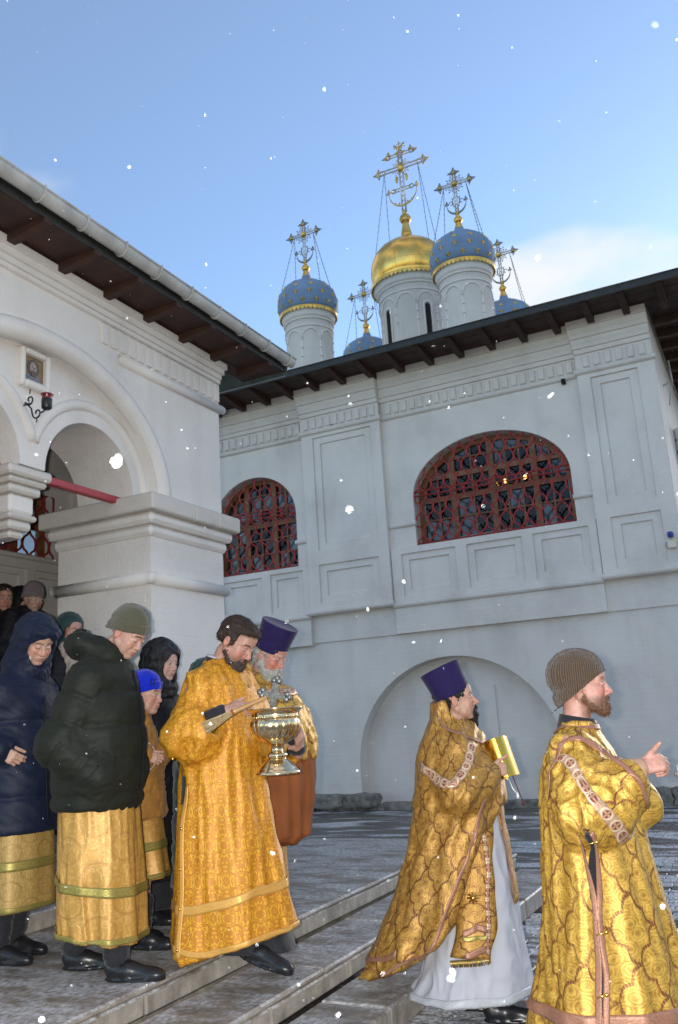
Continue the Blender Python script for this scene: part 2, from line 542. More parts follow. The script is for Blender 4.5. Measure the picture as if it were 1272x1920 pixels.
for k in range(14):
    o = link('rafter', rme, M['wood_dark'], hall)
    o.location = Vector((XR + .05, 14.9 + k * .6, 7.80)) - Vector(hall.location); o.rotation_euler = (0, 0, PI / 2)
mb = MB().box(-12.5, .04, EY - .03, EY + .015, 7.885, 8.0).box(0.0, .04, EY + .017, 34, 7.885, 8.0)
mb.build('eave_board', M['fascia'], hall)
mb = MB()
mb.add([(-12.5, EY - .06, 8.0), (.07, EY - .06, 8.0), (-6.0, 20.5, 10.2), (-12.5, 20.5, 10.2), (.07, 36, 8.0), (-6, 30, 10.2)], [(0, 1, 2, 3), (1, 4, 5, 2)])
mb.build('roof', M['roof_metal'], hall)

# arched windows: wooden frame, panes, red ring grille
def pane_mat(name, col, rough, refl):
    m, t, b = newmat(name)
    lk = t.links.new
    gl = nd(t, 'ShaderNodeBsdfGlossy', Roughness=rough); gl.inputs['Color'].default_value = (.62, .60, .58, 1)
    tr = t.nodes.new('ShaderNodeBsdfTransparent'); tr.inputs['Color'].default_value = (*col, 1)
    fr = nd(t, 'ShaderNodeFresnel', IOR=1.5)
    ad = nd(t, 'ShaderNodeMath', operation='ADD'); ad.use_clamp = True; lk(fr.outputs[0], ad.inputs[0]); ad.inputs[1].default_value = refl
    mx = t.nodes.new('ShaderNodeMixShader'); lk(ad.outputs[0], mx.inputs[0]); lk(tr.outputs[0], mx.inputs[1]); lk(gl.outputs[0], mx.inputs[2])
    o = [n for n in t.nodes if n.type == 'OUTPUT_MATERIAL'][0]
    lk(mx.outputs[0], o.inputs['Surface'])
    return m
M['pane'] = pane_mat('window_glass', (.30, .30, .30), .05, .0)
M['pane_b'] = pane_mat('window_glass_old', (.30, .30, .31), .18, .08)
M['curtain'] = simple('pale_blind', (.42, .44, .45), .8, var=.2)

def arch_window(P, h, parent, depth, gd, mull, trans, s=.120, seed=1, lam=.45):
    rn = random.Random(seed)
    _, uc, a, zs, b, zb = h
    u0, u1 = uc - a, uc + a
    top = lambda u: arch_z(h, u) if u0 < u < u1 else zs
    win = MB()
    def bar(ua, ub, za, zb_, d0, d1):
        # clip against the arch
        n = 7
        us = [ua + (ub - ua) * i / (n - 1) for i in range(n)]
        poly = [(u, za) for u in us] + [(u, min(zb_, max(za + .001, top(u) - .005))) for u in reversed(us)]
        if max(z for _, z in poly) - za < .01: return
        win.prism([P(u, z, d0) for u, z in poly], None, Vector(P(0, 0, d1)) - Vector(P(0, 0, d0)))
    D0, D1 = -depth, -depth - .07
    # arch rim
    ring = [(uc - a * math.cos(PI * i / 24), zs + b * math.sin(PI * i / 24)) for i in range(25)]
    for (ua, za), (ub, zb2) in zip(ring, ring[1:]):
        k = .91
        ia = (uc + (ua - uc) * k, zs + (za - zs) * k); ib = (uc + (ub - uc) * k, zs + (zb2 - zs) * k)
        win.add([P(ua, za, D0 - .003), P(ub, zb2, D0 - .003), P(ib[0], ib[1], D0 - .003), P(ia[0], ia[1], D0 - .003), P(ia[0], ia[1], D1), P(ib[0], ib[1], D1)], [(0, 1, 2, 3), (3, 2, 5, 4)])
    for u in (u0 + .05, u1 - .05):
        bar(u - .05, u + .05, zb, zs + .02, D0, D1)
    for u in mull:
        bar(u - .055, u + .055, zb, zs + b, D0 + .012, D1)
    for z in trans:
        bar(u0, u1, z - .05, z + .05, D0 + .005, D1)
    bar(u0, u1, zb, zb + .09, D0 + .008, D1)
    ucuts = [u0 + .10] + list(mull) + [u1 - .10]
    zr = [zb + .09] + list(trans) + [zs + b]
    cells = []
    for ua, ub in zip(ucuts, ucuts[1:]):
        nu = max(1, round((ub - ua) / .30))
        for i in range(1, nu):
            u = ua + (ub - ua) * i / nu
            bar(u - .014, u + .014, zb + .05, zs + b, D0 - .012, D1 + .012)
        for za, zz in zip(zr, zr[1:]):
            nv = max(1, round((zz - za) / .32))
            for j in range(nv):
                z_ = za + (zz - za) * j / nv
                if j: bar(ua, ub, z_ - .014, z_ + .014, D0 - .014, D1 + .014)
                for i in range(nu):
                    cells.append((ua + (ub - ua) * i / nu, ua + (ub - ua) * (i + 1) / nu, z_, za + (zz - za) * (j + 1) / nv))
    w = win.build('window', M['frame_wood'], parent)
    off = -Vector(parent.location)
    def sub(mbx, name, mat):
        me = mbx.mesh(name); me.transform(Matrix.Translation(off)); return link(name, me, mat, w)
    for ua, ub, za, zz in cells:
        us = [ua + (ub - ua) * i / 6 for i in range(7)]
        tp = [min(zz, top(u) - .01) for u in us]
        if max(tp) - za < .03: continue
        tx, tz = rn.uniform(-.02, .02), rn.uniform(-.02, .02)
        um, zm = (ua + ub) / 2, (za + zz) / 2
        pl = [(us[0], za), (us[-1], za)] + [(u, max(t_, za + .002)) for u, t_ in zip(reversed(us), reversed(tp))]
        mp_ = MB().add([P(u, z, D0 - .045 + tx * (u - um) + tz * (z - zm)) for u, z in pl], [tuple(range(len(pl)))])
        sub(mp_, 'pane', M['pane_b'] if rn.random() < .42 else M['pane'])
        # white putty bead round some panes
        if rn.random() < .55 and min(tp) >= zz - .001:
            e = .017
            pb = MB()
            for (p_, q_, r_, s_) in ((ua, ub, za, za + e), (ua, ua + e, za, zz), (ub - e, ub, za, zz)):
                c_ = P(p_, r_, D0 - .030); d_ = P(q_, s_, D0 - .040)
                pb.box(min(c_[0], d_[0]), max(c_[0], d_[0]), min(c_[1], d_[1]), max(c_[1], d_[1]), min(c_[2], d_[2]), max(c_[2], d_[2]))
            sub(pb, 'putty_bead', M['gutter'])
    # grille of mirrored wavy bars that touch and make rings
    nbar = int((u1 - u0 - .04) / s)
    st = u0 + .02 + ((u1 - u0 - .04) - nbar * s) / 2
    for i in range(nbar + 1):
        ub_ = st + i * s
        zt = top(min(max(ub_, u0 + .02), u1 - .02)) - .02
        pts = []
        n = max(6, int((zt - zb - .02) / .024))
        for k in range(n + 1):
            z = zb + .015 + (zt - zb - .015) * k / n
            cw = math.cos(2 * PI * (z - zb) / lam)
            uu = ub_ + (s * .5 - .004) * math.copysign(abs(cw) ** .55, cw) * (1 if i % 2 else -1)
            uu = min(max(uu, u0 + .012), u1 - .012)
            if z > zs and abs(uu - uc) < a: z = min(z, top(uu) - .004)
            pts.append(P(uu, z, gd))
        sub(MB().tube(pts, .0150, 5), 'grille_bar', M['red_paint'])
    for z in (zb + .03, zs + .03, zs + .11):
        hw = a - .01 if z <= zs else a * math.sqrt(max(0, 1 - ((z - zs) / b) ** 2))
        sub(MB().tube([P(uc - hw, z, gd + .012), P(uc + hw, z, gd + .012)], .014, 6), 'grille_bar', M['red_paint'])
    return w

arch_window(PW, WB, hall, .27, -.06, (-4.78, -4.04, -3.27), (5.36, 5.78), seed=3)
arch_window(PW, WA, hall, .27, -.06, (-9.2, -8.56), (5.46, ), seed=9)
# thin white strokes on the glass at the right-hand end
sc_ = MB(); rn_ = random.Random(4)
for k in range(9):
    u = -3.02 + .034 * k; z = 4.83 + .015 * math.sin(k * 1.7)
    sc_.tube([PW(u + rn_.uniform(-.01, .01), z + rn_.uniform(-.02, .05), -.30), PW(u + rn_.uniform(0, .02), z + rn_.uniform(.06, .13), -.30), PW(u + rn_.uniform(.01, .03), z + rn_.uniform(-.02, .05), -.30)], .004, 4)
sc_.build('glass_strokes', M['gutter'], hall)['kind'] = 'stuff'
# dim room behind the windows
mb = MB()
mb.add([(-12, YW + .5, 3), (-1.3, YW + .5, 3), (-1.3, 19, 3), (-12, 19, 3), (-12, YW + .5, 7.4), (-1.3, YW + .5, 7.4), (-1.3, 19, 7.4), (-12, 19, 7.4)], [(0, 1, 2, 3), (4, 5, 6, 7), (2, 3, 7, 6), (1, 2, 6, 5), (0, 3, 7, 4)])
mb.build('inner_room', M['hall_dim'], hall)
def emis(name, c, s):
    m, t, b = newmat(name)
    b.inputs['Base Color'].default_value = (*c, 1)
    b.inputs['Emission Color'].default_value = (*c, 1)
    b.inputs['Emission Strength'].default_value = s
    return m
M['lamp_glow'] = emis('warm_lamp_glow', (1.0, .55, .14), 9)
cl = wthing('hanging_lamp', 'small warm chandelier glowing behind the large barred arched window', 'chandelier', (-4.0, 15.3, 5.5))
MB().tube([(-4.0, 15.3, 7.4), (-4.0, 15.3, 5.62)], .012, 6).tube([(-4.45, 15.3, 5.58), (-3.45, 15.3, 5.62)], .014, 6).build('lamp_frame', M['brass'], cl)
for dx in (-.16, .02, .40):
    MB().ball((-4.0 + dx, 15.3, 5.66 + .02 * dx), .032, 8, 6, (1, 1, 1.2)).build('bulb', M['lamp_glow'], cl)

# little things at the right-hand corner
sb = wthing('wall_sensor', 'cream sensor box with small blue lamp fixed to the white pilaster', 'sensor', (-1.17, YW - .16, 4.0))
MB().box(-1.255, -1.115, YW - .20, YW - .122, 3.83, 3.96, .012).build('housing', M['cam_white'], sb)
MB().box(-1.235, -1.145, YW - .21, YW - .135, 4.0, 4.09, .015).ball((-1.19, YW - .215, 4.045), .022).build('blue_lamp', M['cam_blue'], sb)
MB().tube([(-1.26, YW - .13, 3.95), (-1.285, YW - .135, 3.90), (-1.26, YW - .13, 3.84)], .008, 6).tube([(-1.11, YW - .13, 3.9), (-1.08, YW - .1, 3.89)], .008, 6).tube([(-1.19, YW - .16, 3.955), (-1.19, YW - .17, 4.005)], .012, 6).build('cable', M['gutter'], sb)
br = wthing('wall_bracket', 'thin pale metal pipe bracket on the side wall under the eaves', 'bracket', (XR, 15.6, 6.9))
MB().tube([(XR - .0, 15.6, 6.95), (XR + .17, 15.55, 6.98), (XR + .16, 15.5, 7.35)], .014, 6).build('pipe', M['gutter'], br)
MB().tube([(XR + .165, 15.55, 6.97), (XR + .05, 15.7, 6.6)], .01, 6).build('brace', M['zinc'], br)
rubble = wthing('corner_block', 'worn stone bracket block sticking out of the side wall at right', 'stone block', (XR + .1, 17, 6.0))
for k in range(3):
    MB().box(XR + .005, XR + .16 + .05 * k, 16.4, 17.0, 5.7 + .23 * k, 5.92 + .23 * k, .03).build('stone', M['stone_cap'], rubble)

# ------------------------------------------------------------------ ground
def ground_mat():
    m, t, b = newmat('wet_courtyard')
    lk = t.links.new
    g = t.nodes.new('ShaderNodeNewGeometry')
    n1 = nd(t, 'ShaderNodeTexNoise', Scale=55.0, Detail=5.0); lk(g.outputs['Position'], n1.inputs['Vector'])
    n2 = nd(t, 'ShaderNodeTexNoise', Scale=2.0, Detail=5.0); lk(g.outputs['Position'], n2.inputs['Vector'])
    r1 = ramp(t, [(.35, (.040, .034, .031)), (.55, (.085, .074, .066)), (.75, (.19, .17, .155))]); lk(n1.outputs['Fac'], r1.inputs['Fac'])
    # snow blown into strips along the courses
    mp_ = nd(t, 'ShaderNodeMapping', Scale=(.75, 2.6, 1.0)); lk(g.outputs['Position'], mp_.inputs['Vector'])
    n3 = nd(t, 'ShaderNodeTexNoise', Scale=1.1, Detail=7.0, Roughness=.62, Distortion=.3); lk(mp_.outputs[0], n3.inputs['Vector'])
    r3 = ramp(t, [(.51, 0), (.58, .90)]); lk(n3.outputs['Fac'], r3.inputs['Fac'])
    n4 = nd(t, 'ShaderNodeTexNoise', Scale=40.0, Detail=5.0); lk(g.outputs['Position'], n4.inputs['Vector'])
    r4 = ramp(t, [(.36, .25), (.58, 1.0)]); lk(n4.outputs['Fac'], r4.inputs['Fac'])
    mu = nd(t, 'ShaderNodeMath', operation='MULTIPLY'); lk(r3.outputs['Color'], mu.inputs[0]); lk(r4.outputs['Color'], mu.inputs[1])
    mx = nd(t, 'ShaderNodeMix', data_type='RGBA'); lk(mu.outputs[0], mx.inputs['Factor']); lk(r1.outputs['Color'], mx.inputs['A']); mx.inputs['B'].default_value = (.72, .74, .78, 1)
    lk(mx.outputs['Result'], b.inputs['Base Color'])
    rr = nd(t, 'ShaderNodeMapRange'); lk(mu.outputs[0], rr.inputs['Value']); rr.inputs['To Min'].default_value = .38; rr.inputs['To Max'].default_value = .9
    lk(rr.outputs[0], b.inputs['Roughness'])
    bp = nd(t, 'ShaderNodeBump', Strength=.7, Distance=.008); lk(n1.outputs['Fac'], bp.inputs['Height']); lk(bp.outputs[0], b.inputs['Normal'])
    return m
def paver_mat():
    m = ground_mat(); m.name = 'snowy_paver'
    t = m.node_tree
    rs = [n for n in t.nodes if n.type == 'VALTORGB']
    rs[1].color_ramp.elements[0].position = .46; rs[1].color_ramp.elements[1].position = .54
    for e, c in zip(rs[0].color_ramp.elements, ((.05, .038, .032), (.09, .068, .058), (.13, .10, .086))):
        e.color = (*c, 1)
    return m
M['ground'] = ground_mat()
M['paver'] = paver_mat()
gme = mesh_np('ground', [(-60, -30, -.05), (60, -30, -.05), (60, 80, -.05), (-60, 80, -.05)], [(0, 1, 2, 3)], smooth=False)
ground = tag(link('ground', gme, M['ground']), kind='structure')
asp = MB()
for a_, b_, c_, d_ in ((-60, 60, -30, 5.6), (-60, -2.0, 5.6, 60), (2.4, 60, 5.6, 60)):
    asp.add([(a_, c_, -.004), (b_, c_, -.004), (b_, d_, -.004), (a_, d_, -.004)], [(0, 1, 2, 3)])
tag(asp.build('courtyard', M['ground'], None), kind='structure')
pav = tag(link('pavement', mesh_np('pavement', [(-2.2, 5.6, -.022), (2.4, 5.6, -.022), (2.4, 14.6, -.022), (-2.2, 14.6, -.022)], [(0, 1, 2, 3)], smooth=False), M['ground']), kind='structure')
pmb = MB().box(-.098, .098, -.046, .046, -.03, .0, .006)
pme = pmb.mesh('paver')
rest = MB(); cnt = 0
for j in range(88):
    y = 5.65 + j * .1
    for i in range(21):
        x = -1.92 + i * .205 + (.1 if j % 2 else 0)
        px = x * _r0.x + y * _r0.y; py = x * _f0.x + y * _f0.y
        vis = -0.02 < px / py < .42
        if vis and cnt < 300 and y < 9.2:
            o = link('paver', pme, M['paver'], pav); o.location = (x, y, .0 + rnd.uniform(-.003, .003)); o.rotation_euler = (R(rnd.uniform(-.8, .8)), R(rnd.uniform(-.6, .6)), R(rnd.uniform(-.8, .8))); cnt += 1
        elif -0.1 < px / py < .5:
            rest.box(x - .098, x + .098, y - .046, y + .046, .01, .0 + rnd.uniform(-.003, .003))
ro = rest.build('paver', M['paver'], None); ro.parent = pav; ro['kind'] = 'stuff'

# rough footing stones along the hall
def rock(x0, x1, y0, y1, z0, z1, seed, amp=.03):
    bm = bmesh.new()
    bmesh.ops.create_cube(bm, size=1)
    bmesh.ops.subdivide_edges(bm, edges=bm.edges[:], cuts=3, use_grid_fill=True)
    rn = random.Random(seed)
    for v in bm.verts:
        c = v.co
        k = 1 - .10 * (abs(c.x) * 2) ** 6 * (abs(c.z) * 2) ** 6
        v.co = Vector(((x0 + x1) / 2 + c.x * (x1 - x0) + rn.uniform(-amp, amp), (y0 + y1) / 2 + c.y * (y1 - y0) * k + rn.uniform(-amp, amp), (z0 + z1) / 2 + c.z * (z1 - z0) * k + rn.uniform(-amp, amp) * .6))
    m = MB(); bm.verts.index_update(); m.add([v.co[:] for v in bm.verts], [[v.index for v in f.verts] for f in bm.faces], True); bm.free()
    return m
M['rubble'] = simple('weathered_footing_stone', (.22, .205, .18), .9, var=.45, nscale=9, bump=.9, bscale=30, bdist=.015)
foot = wthing('footing', 'row of rough weathered footing stones along the base of the white hall', 'stone footing', (-5, YW, 0))
xs = [-9.2, -8.6, -7.95, -7.2, -6.56]
for k, (a, b) in enumerate(zip(xs, xs[1:])):
    rock(a + .006, b - .006, YW - .16, YW + .1, .05, .28, k).build('stone', M['rubble'], foot)
    rock(a + .2, b + .1, YW - .06, YW + .1, -.08, .08, k + 40).build('stone', M['rubble'], foot)
xs = [-2.35, -1.72, -1.25, -.95]
for k, (a, b) in enumerate(zip(xs, xs[1:])):
    rock(a + .006, b - .006, YW - .15, YW + .1, -.03, .27, k + 10).build('stone', M['rubble'], foot)
xs = [-6.5, -5.4, -4.4, -3.3, -2.37]
for k, (a, b) in enumerate(zip(xs, xs[1:])):
    rock(a + .004, b - .004, YW - .03, YW + .1, -.05, .125, k + 20, .006).build('stone', M['rubble'], foot)

# ------------------------------------------------------------------ steps and landing
def step_mat():
    m, t, b = newmat('wet_step_stone')
    lk = t.links.new
    g = t.nodes.new('ShaderNodeNewGeometry')
    n1 = nd(t, 'ShaderNodeTexNoise', Scale=7.0, Detail=8.0, Roughness=.65); lk(g.outputs['Position'], n1.inputs['Vector'])
    r1 = ramp(t, [(.3, (.20, .175, .145)), (.52, (.34, .30, .255)), (.72, (.46, .415, .355))]); lk(n1.outputs['Fac'], r1.inputs['Fac'])
    # streaks on the risers
    mp_ = nd(t, 'ShaderNodeMapping', Scale=(14, 14, 1.2)); lk(g.outputs['Position'], mp_.inputs['Vector'])
    n2 = nd(t, 'ShaderNodeTexNoise', Scale=1.0, Detail=4.0); lk(mp_.outputs[0], n2.inputs['Vector'])
    r2 = ramp(t, [(.38, .78), (.66, 1.08)]); lk(n2.outputs['Fac'], r2.inputs['Fac'])
    mm = nd(t, 'ShaderNodeMix', data_type='RGBA', blend_type='MULTIPLY'); mm.inputs['Factor'].default_value = 1
    lk(r1.outputs['Color'], mm.inputs['A']); lk(r2.outputs['Color'], mm.inputs['B'])
    # a dusting of snow on what faces up
    sn = t.nodes.new('ShaderNodeSeparateXYZ'); lk(g.outputs['Normal'], sn.inputs[0])
    mpp = nd(t, 'ShaderNodeMapping', Scale=(2.6, 6.0, 4.0)); lk(g.outputs['Position'], mpp.inputs['Vector'])
    n3 = nd(t, 'ShaderNodeTexNoise', Scale=1.0, Detail=8.0, Roughness=.68); lk(mpp.outputs[0], n3.inputs['Vector'])
    mps = nd(t, 'ShaderNodeMapping', Scale=(36, 26, 30)); lk(g.outputs['Position'], mps.inputs['Vector'])
    n4 = nd(t, 'ShaderNodeTexNoise', Scale=1.0, Detail=4.0, Roughness=.6); lk(mps.outputs[0], n4.inputs['Vector'])
    r3 = ramp(t, [(.40, .10), (.56, 1.0)]); lk(n3.outputs['Fac'], r3.inputs['Fac'])
    r4 = ramp(t, [(.34, .10), (.62, .85)]); lk(n4.outputs['Fac'], r4.inputs['Fac'])
    mu = nd(t, 'ShaderNodeMath', operation='MULTIPLY'); lk(r3.outputs['Color'], mu.inputs[0]); lk(r4.outputs['Color'], mu.inputs[1])
    gt = nd(t, 'ShaderNodeMath', operation='GREATER_THAN'); lk(sn.outputs['Z'], gt.inputs[0]); gt.inputs[1].default_value = .7
    mu2 = nd(t, 'ShaderNodeMath', operation='MULTIPLY'); lk(mu.outputs[0], mu2.inputs[0]); lk(gt.outputs[0], mu2.inputs[1])
    # treads are darker: they are wet
    dk = nd(t, 'ShaderNodeMix', data_type='RGBA', blend_type='MULTIPLY'); lk(gt.outputs[0], dk.inputs['Factor']); lk(mm.outputs['Result'], dk.inputs['A']); dk.inputs['B'].default_value = (.62, .58, .53, 1)
    mx = nd(t, 'ShaderNodeMix', data_type='RGBA'); lk(mu2.outputs[0], mx.inputs['Factor']); lk(dk.outputs['Result'], mx.inputs['A']); mx.inputs['B'].default_value = (.62, .63, .66, 1)
    lk(mx.outputs['Result'], b.inputs['Base Color'])
    b.inputs['Roughness'].default_value = .48
    n5 = nd(t, 'ShaderNodeTexNoise', Scale=85.0, Detail=4.0); lk(g.outputs['Position'], n5.inputs['Vector'])
    bp = nd(t, 'ShaderNodeBump', Strength=.45, Distance=.006); lk(n5.outputs['Fac'], bp.inputs['Height']); lk(bp.outputs[0], b.inputs['Normal'])
    return m
M['step'] = step_mat()
LZ = .40
steps = wthing('entrance_steps', 'three wide wet grey stone steps with a dusting of snow', 'steps', (-2.6, 4, 0))
steps['kind'] = 'structure'; del steps['category']
def slab_row(xe, ztop, h, width, lens, seed, yend, y0=-.6):
    rn = random.Random(seed)
    y = y0
    while y < yend - .05:
        l = rn.choice(lens) * rn.uniform(.92, 1.08)
        y1 = min(yend, y + l)
        if yend - y1 < .25: y1 = yend
        dz = rn.uniform(-.003, .003); dx = rn.uniform(-.004, .004)
        MB().box(xe - width, xe + dx, y + .003, y1 - .003, ztop - h + .004, ztop + dz, .010).build('slab', M['step'], steps)
        y = y1
slab_row(-2.815, .402, .034, .17, (1.1, 1.4, .9), 1, 8.16)
slab_row(-2.826, .366, .099, .15, (.95, 1.1), 2, 8.155)
slab_row(-2.385, .269, .036, .42, (1.1, 1.3, .95), 3, 8.16)
slab_row(-2.397, .231, .097, .41, (.9, 1.1), 4, 8.155)
slab_row(-1.98, .133, .136, .40, (1.0, .8), 5, 8.16)
lme = MB().box(-12, -2.985, -3, 8.14, 0, .397).mesh('landing')
landing = tag(link('landing', lme, M['step']), kind='structure')
# flight that climbs into the porch
for k in range(10):
    x1 = -4.25 - .27 * k
    MB().box(-9.0, x1, *((3.26, 5.54) if x1 > -5.43 else (2.4, 6.6)), .40 + .11 * k, .40 + .11 * (k + 1), .01).build('tread', M['step'], steps)
# ------------------------------------------------------------------ porch
XF = -4.42
PF = lambda u, z, d: (XF + d, u, z)
YC = 4.40
porch = wthing('porch', 'white church porch with twin arches, hanging pendant and moulded corner pier', 'porch', (-5, 4.4, LZ))
BIG = ('a', YC, 1.25, 3.43, .91, 3.43)
mb = MB()
layer(mb, PF, 2.2, 6.6, 3.43, 4.99, [BIG], 0.0, .16, sides='', sill=False)
mb.add([(XF, 6.6, 3.43), (-5.8, 6.6, 3.43), (-5.8, 6.6, 4.99), (XF, 6.6, 4.99)], [(0, 1, 2, 3)])
mb.build('wall', M['plaster_smooth'], porch)
SUBS = [('a', YC + .61, .49, 3.43, .49, 3.43), ('a', YC - .61, .49, 3.43, .49, 3.43)]
mb = MB()
layer(mb, PF, 3.0, 5.8, 3.43, 4.5, SUBS, -.135, .60, sides='', sill=False)
mb.build('tympanum', M['plaster_smooth'], porch)
def arc_roll(uc, zs, a, b, r, d, n=36, t0=0, t1=PI, sq=.7):
    return [PF(uc - a * math.cos(t0 + (t1 - t0) * i / n), zs + b * math.sin(t0 + (t1 - t0) * i / n), d) for i in range(n + 1)]
MB().tube(arc_roll(YC, 3.43, 1.345, .962, 0, -.030), .082, 10).build('arch_moulding', M['plaster_smooth'], porch)
for s in (1, -1):
    MB().tube(arc_roll(YC + s * .61, 3.43, .635, .635, 0, -.145, t0=.0 if s < 0 else .32, t1=PI - (.32 if s < 0 else 0)), .045, 10).build('arch_moulding', M['plaster_smooth'], porch)
# piers with moulded caps
def stack(name, cx, cy, hx, hy, levels, mat, c=.018, parent=porch):
    for z0, z1, e, mt, cc in levels:
        MB().box(cx - hx - e, cx + hx + e, cy - hy - e, cy + hy + e, z0, z1, cc).build(name, M[mt], parent)
def roll(cx, cy, hx, hy, z, r, e, mat='plaster_smooth', parent=porch, name='roll_moulding'):
    X, Y = hx + e, hy + e
    pts = [(cx - X, cy - Y, z), (cx + X, cy - Y, z), (cx + X, cy + Y, z), (cx - X, cy + Y, z)]
    m = MB()
    for p, q in zip(pts, pts[1:] + pts[:1]):
        m.tube([p, q], r, 10)
        m.ball(p, r, 10, 6)
    return m.build(name, M[mat], parent)
for cy in (6.075, 2.725):
    cx, hx, hy = (XF - 5.42) / 2, .5, .525
    MB().box(cx - hx, cx + hx, cy - hy, cy + hy, LZ, 3.10).build('pier', M['plaster'], porch)
    for z0, z1, e in ((3.095, 3.19, .035), (3.19, 3.285, .075)):
        MB().box(cx - hx - e, cx + hx + e, cy - hy - e, cy + hy + e, z0, z1, .028).build('cap_moulding', M['plaster_smooth'], porch)
    # abacus of separate stones
    A = .125
    ys = [cy - hy - A, cy - .05, cy + .30, cy + hy + A] if cy > 4 else [cy - hy - A, cy + .1, cy + hy + A]
    for a, b in zip(ys, ys[1:]):
        MB().box(cx - hx - A, cx + hx + A, a + .002, b - .002, 3.287, 3.428, .012).build('stone', M['stone_cap'], porch)
    roll(cx, cy, hx, hy, 2.745, .052, .012)
# hanging pendant between the twin arches
px_, lv = XF - .40, []
for z0, z1, h, mt in ((3.352, 3.428, .205, 'stone_cap'), (3.305, 3.35, .180, 'stone_cap'), (3.24, 3.303, .150, 'stone_cap'), (3.10, 3.238, .115, 'plaster_smooth'), (3.055, 3.098, .135, 'stone_cap'), (2.985, 3.053, .105, 'stone_cap'), (2.93, 2.983, .07, 'stone_cap')):
    MB().box(px_ - h - .1, px_ + h + .06, YC - h, YC + h, z0, z1, .018).build('pendant_block', M[mt], porch)
for y0, y1 in ((YC + .18, 5.56), (3.24, YC - .18)):
    MB().box(-4.73, -4.67, y0, y1, 3.39, 3.448, .006).build('tie_beam', M['beam_red'], porch)
# cornice roll, frieze and dentils above the arch
def froll(u0, u1, z, r=.042):
    m = MB().tube([PF(u0, z, .012), PF(u1, z, .012)], r, 10)
    m.ball(PF(u1, z, .012), r, 10, 6)
    return m.build('roll_moulding', M['plaster_smooth'], porch)
froll(5.16, 6.63, 4.505); froll(2.17, 3.64, 4.505)
mb = MB()
layer(mb, PF, 2.2, 6.6, 4.76, 4.80, [], .03, .05)
z = 4.80
for i, dz in enumerate((.05, .055, .06)):
    layer(mb, PF, 2.2 - .02 * i, 6.6 + .02 * i, z, z + dz, [], .045 + .022 * i, .2); z += dz
mb.build('frieze', M['plaster'], porch)
dm2 = MB().box(0, .030, -.036, .036, 0, .175, .005).mesh('dentil')
us = [u for u in [2.3 + .112 * i for i in range(39)]]
for u in us:
    if abs(u - YC) < .50: continue
    o = link('dentil', dm2, M['plaster'], porch)
    o.location = Vector(PF(u, 4.575, -.010)) - Vector(porch.location)
    o.rotation_euler = (R(rnd.uniform(-1, 1)), 0, 0)
# gallery behind: back wall with barred window, vault, end wall
PB = lambda u, z, d: (-8.0 + d, u, z)
WG = ('a', 7.62, .52, 4.55, .42, 3.70)
mb = MB()
layer(mb, PB, 1.0, 8.4, .4, 5.2, [WG], 0.0, .35, sides='')
mb.add([(-8.0, 8.4, .4), (-5.75, 8.4, .4), (-5.75, 8.4, 5.0), (-8.0, 8.4, 5.0)], [(0, 1, 2, 3)])
mb.add([(-5.75, 8.4, .4), (-5.75, 6.58, .4), (-5.75, 6.58, 5.0), (-5.75, 8.4, 5.0)], [(0, 1, 2, 3)])
mb.add([(-8.0, 2.2, .4), (XF, 2.2, .4), (XF, 2.2, 5.0), (-8, 2.2, 5.0)], [(0, 1, 2, 3)])
n = 16
va = [(-6.88 + 1.12 * math.cos(PI * i / n), 4.55 + .42 * math.sin(PI * i / n)) for i in range(n + 1)]
for (xa, za), (xb, zb_) in zip(va, va[1:]):
    mb.add([(xa, 2.2, za), (xb, 2.2, zb_), (xb, 8.4, zb_), (xa, 8.4, za)], [(0, 1, 2, 3)], True)
mb.add([(-5.76, 2.2, 4.62), (XF - .1, 2.2, 4.62), (XF - .1, 6.58, 4.62), (-5.76, 6.58, 4.62)], [(0, 1, 2, 3)])
mb.add([(-5.42, 6.57, 3.2), (-5.42, 6.0, 3.2), (-5.42, 6.0, 4.9), (-5.42, 6.57, 4.9)], [(0, 1, 2, 3)])
mb.add([(-5.43, 6.565, 3.2), (XF - .2, 6.565, 3.2), (XF - .2, 6.565, 4.9), (-5.43, 6.565, 4.9)], [(0, 1, 2, 3)])
mb.build('gallery', M['plaster_smooth'], porch)
arch_window(PB, WG, porch, .18, -.03, (7.62,), (4.5,), seed=21, s=.110, lam=.38)
mb = MB(); panelled(mb, PB, 7.0, 8.38, 2.5, 3.66, [(7.08, 7.62, 2.75, 3.55), (7.75, 8.3, 2.75, 3.55)], .06, 0, .09, .03)
mb.build('window_apron', M['plaster_smooth'], porch)
MB().box(-7.95, -7.90, 7.0, 8.38, 3.665, 3.72, .01).build('window_sill', M['plaster_smooth'], porch)
# eaves of the porch
EX = -3.99
for k in range(3):
    x0 = XF - .05 + k * .158
    MB().box(x0, x0 + .154, 0.6, 7.14, 4.985 + .003 * (k % 2), 5.01).build('soffit_board', M['wood_dark'], porch)
rm2 = MB().prism([(0, -.04, .01), (.10, -.04, .01), (.38, -.04, .05), (.38, -.04, .08), (0, -.04, .08)], None, (0, .07, 0)).mesh('rafter')
for k in range(13):
    o = link('rafter', rm2, M['wood_dark'], porch)
    o.location = Vector((XF + .06, 1.0 + .49 * k, 4.905)) - Vector(porch.location)
MB().box(EX - .005, EX + .012, .6, 7.16, 4.985, 5.12).build('eave_board', M['fascia'], porch)
mb = MB()
mb.add([(EX + .06, .6, 5.125), (EX + .06, 7.18, 5.125), (-6.4, 7.18, 6.1), (-6.4, .6, 6.1)], [(0, 1, 2, 3)])
mb.add([(-6.4, 7.18, 6.1), (-6.4, .6, 6.1), (-8.6, .6, 5.2), (-8.6, 7.18, 5.2)], [(0, 1, 2, 3)])
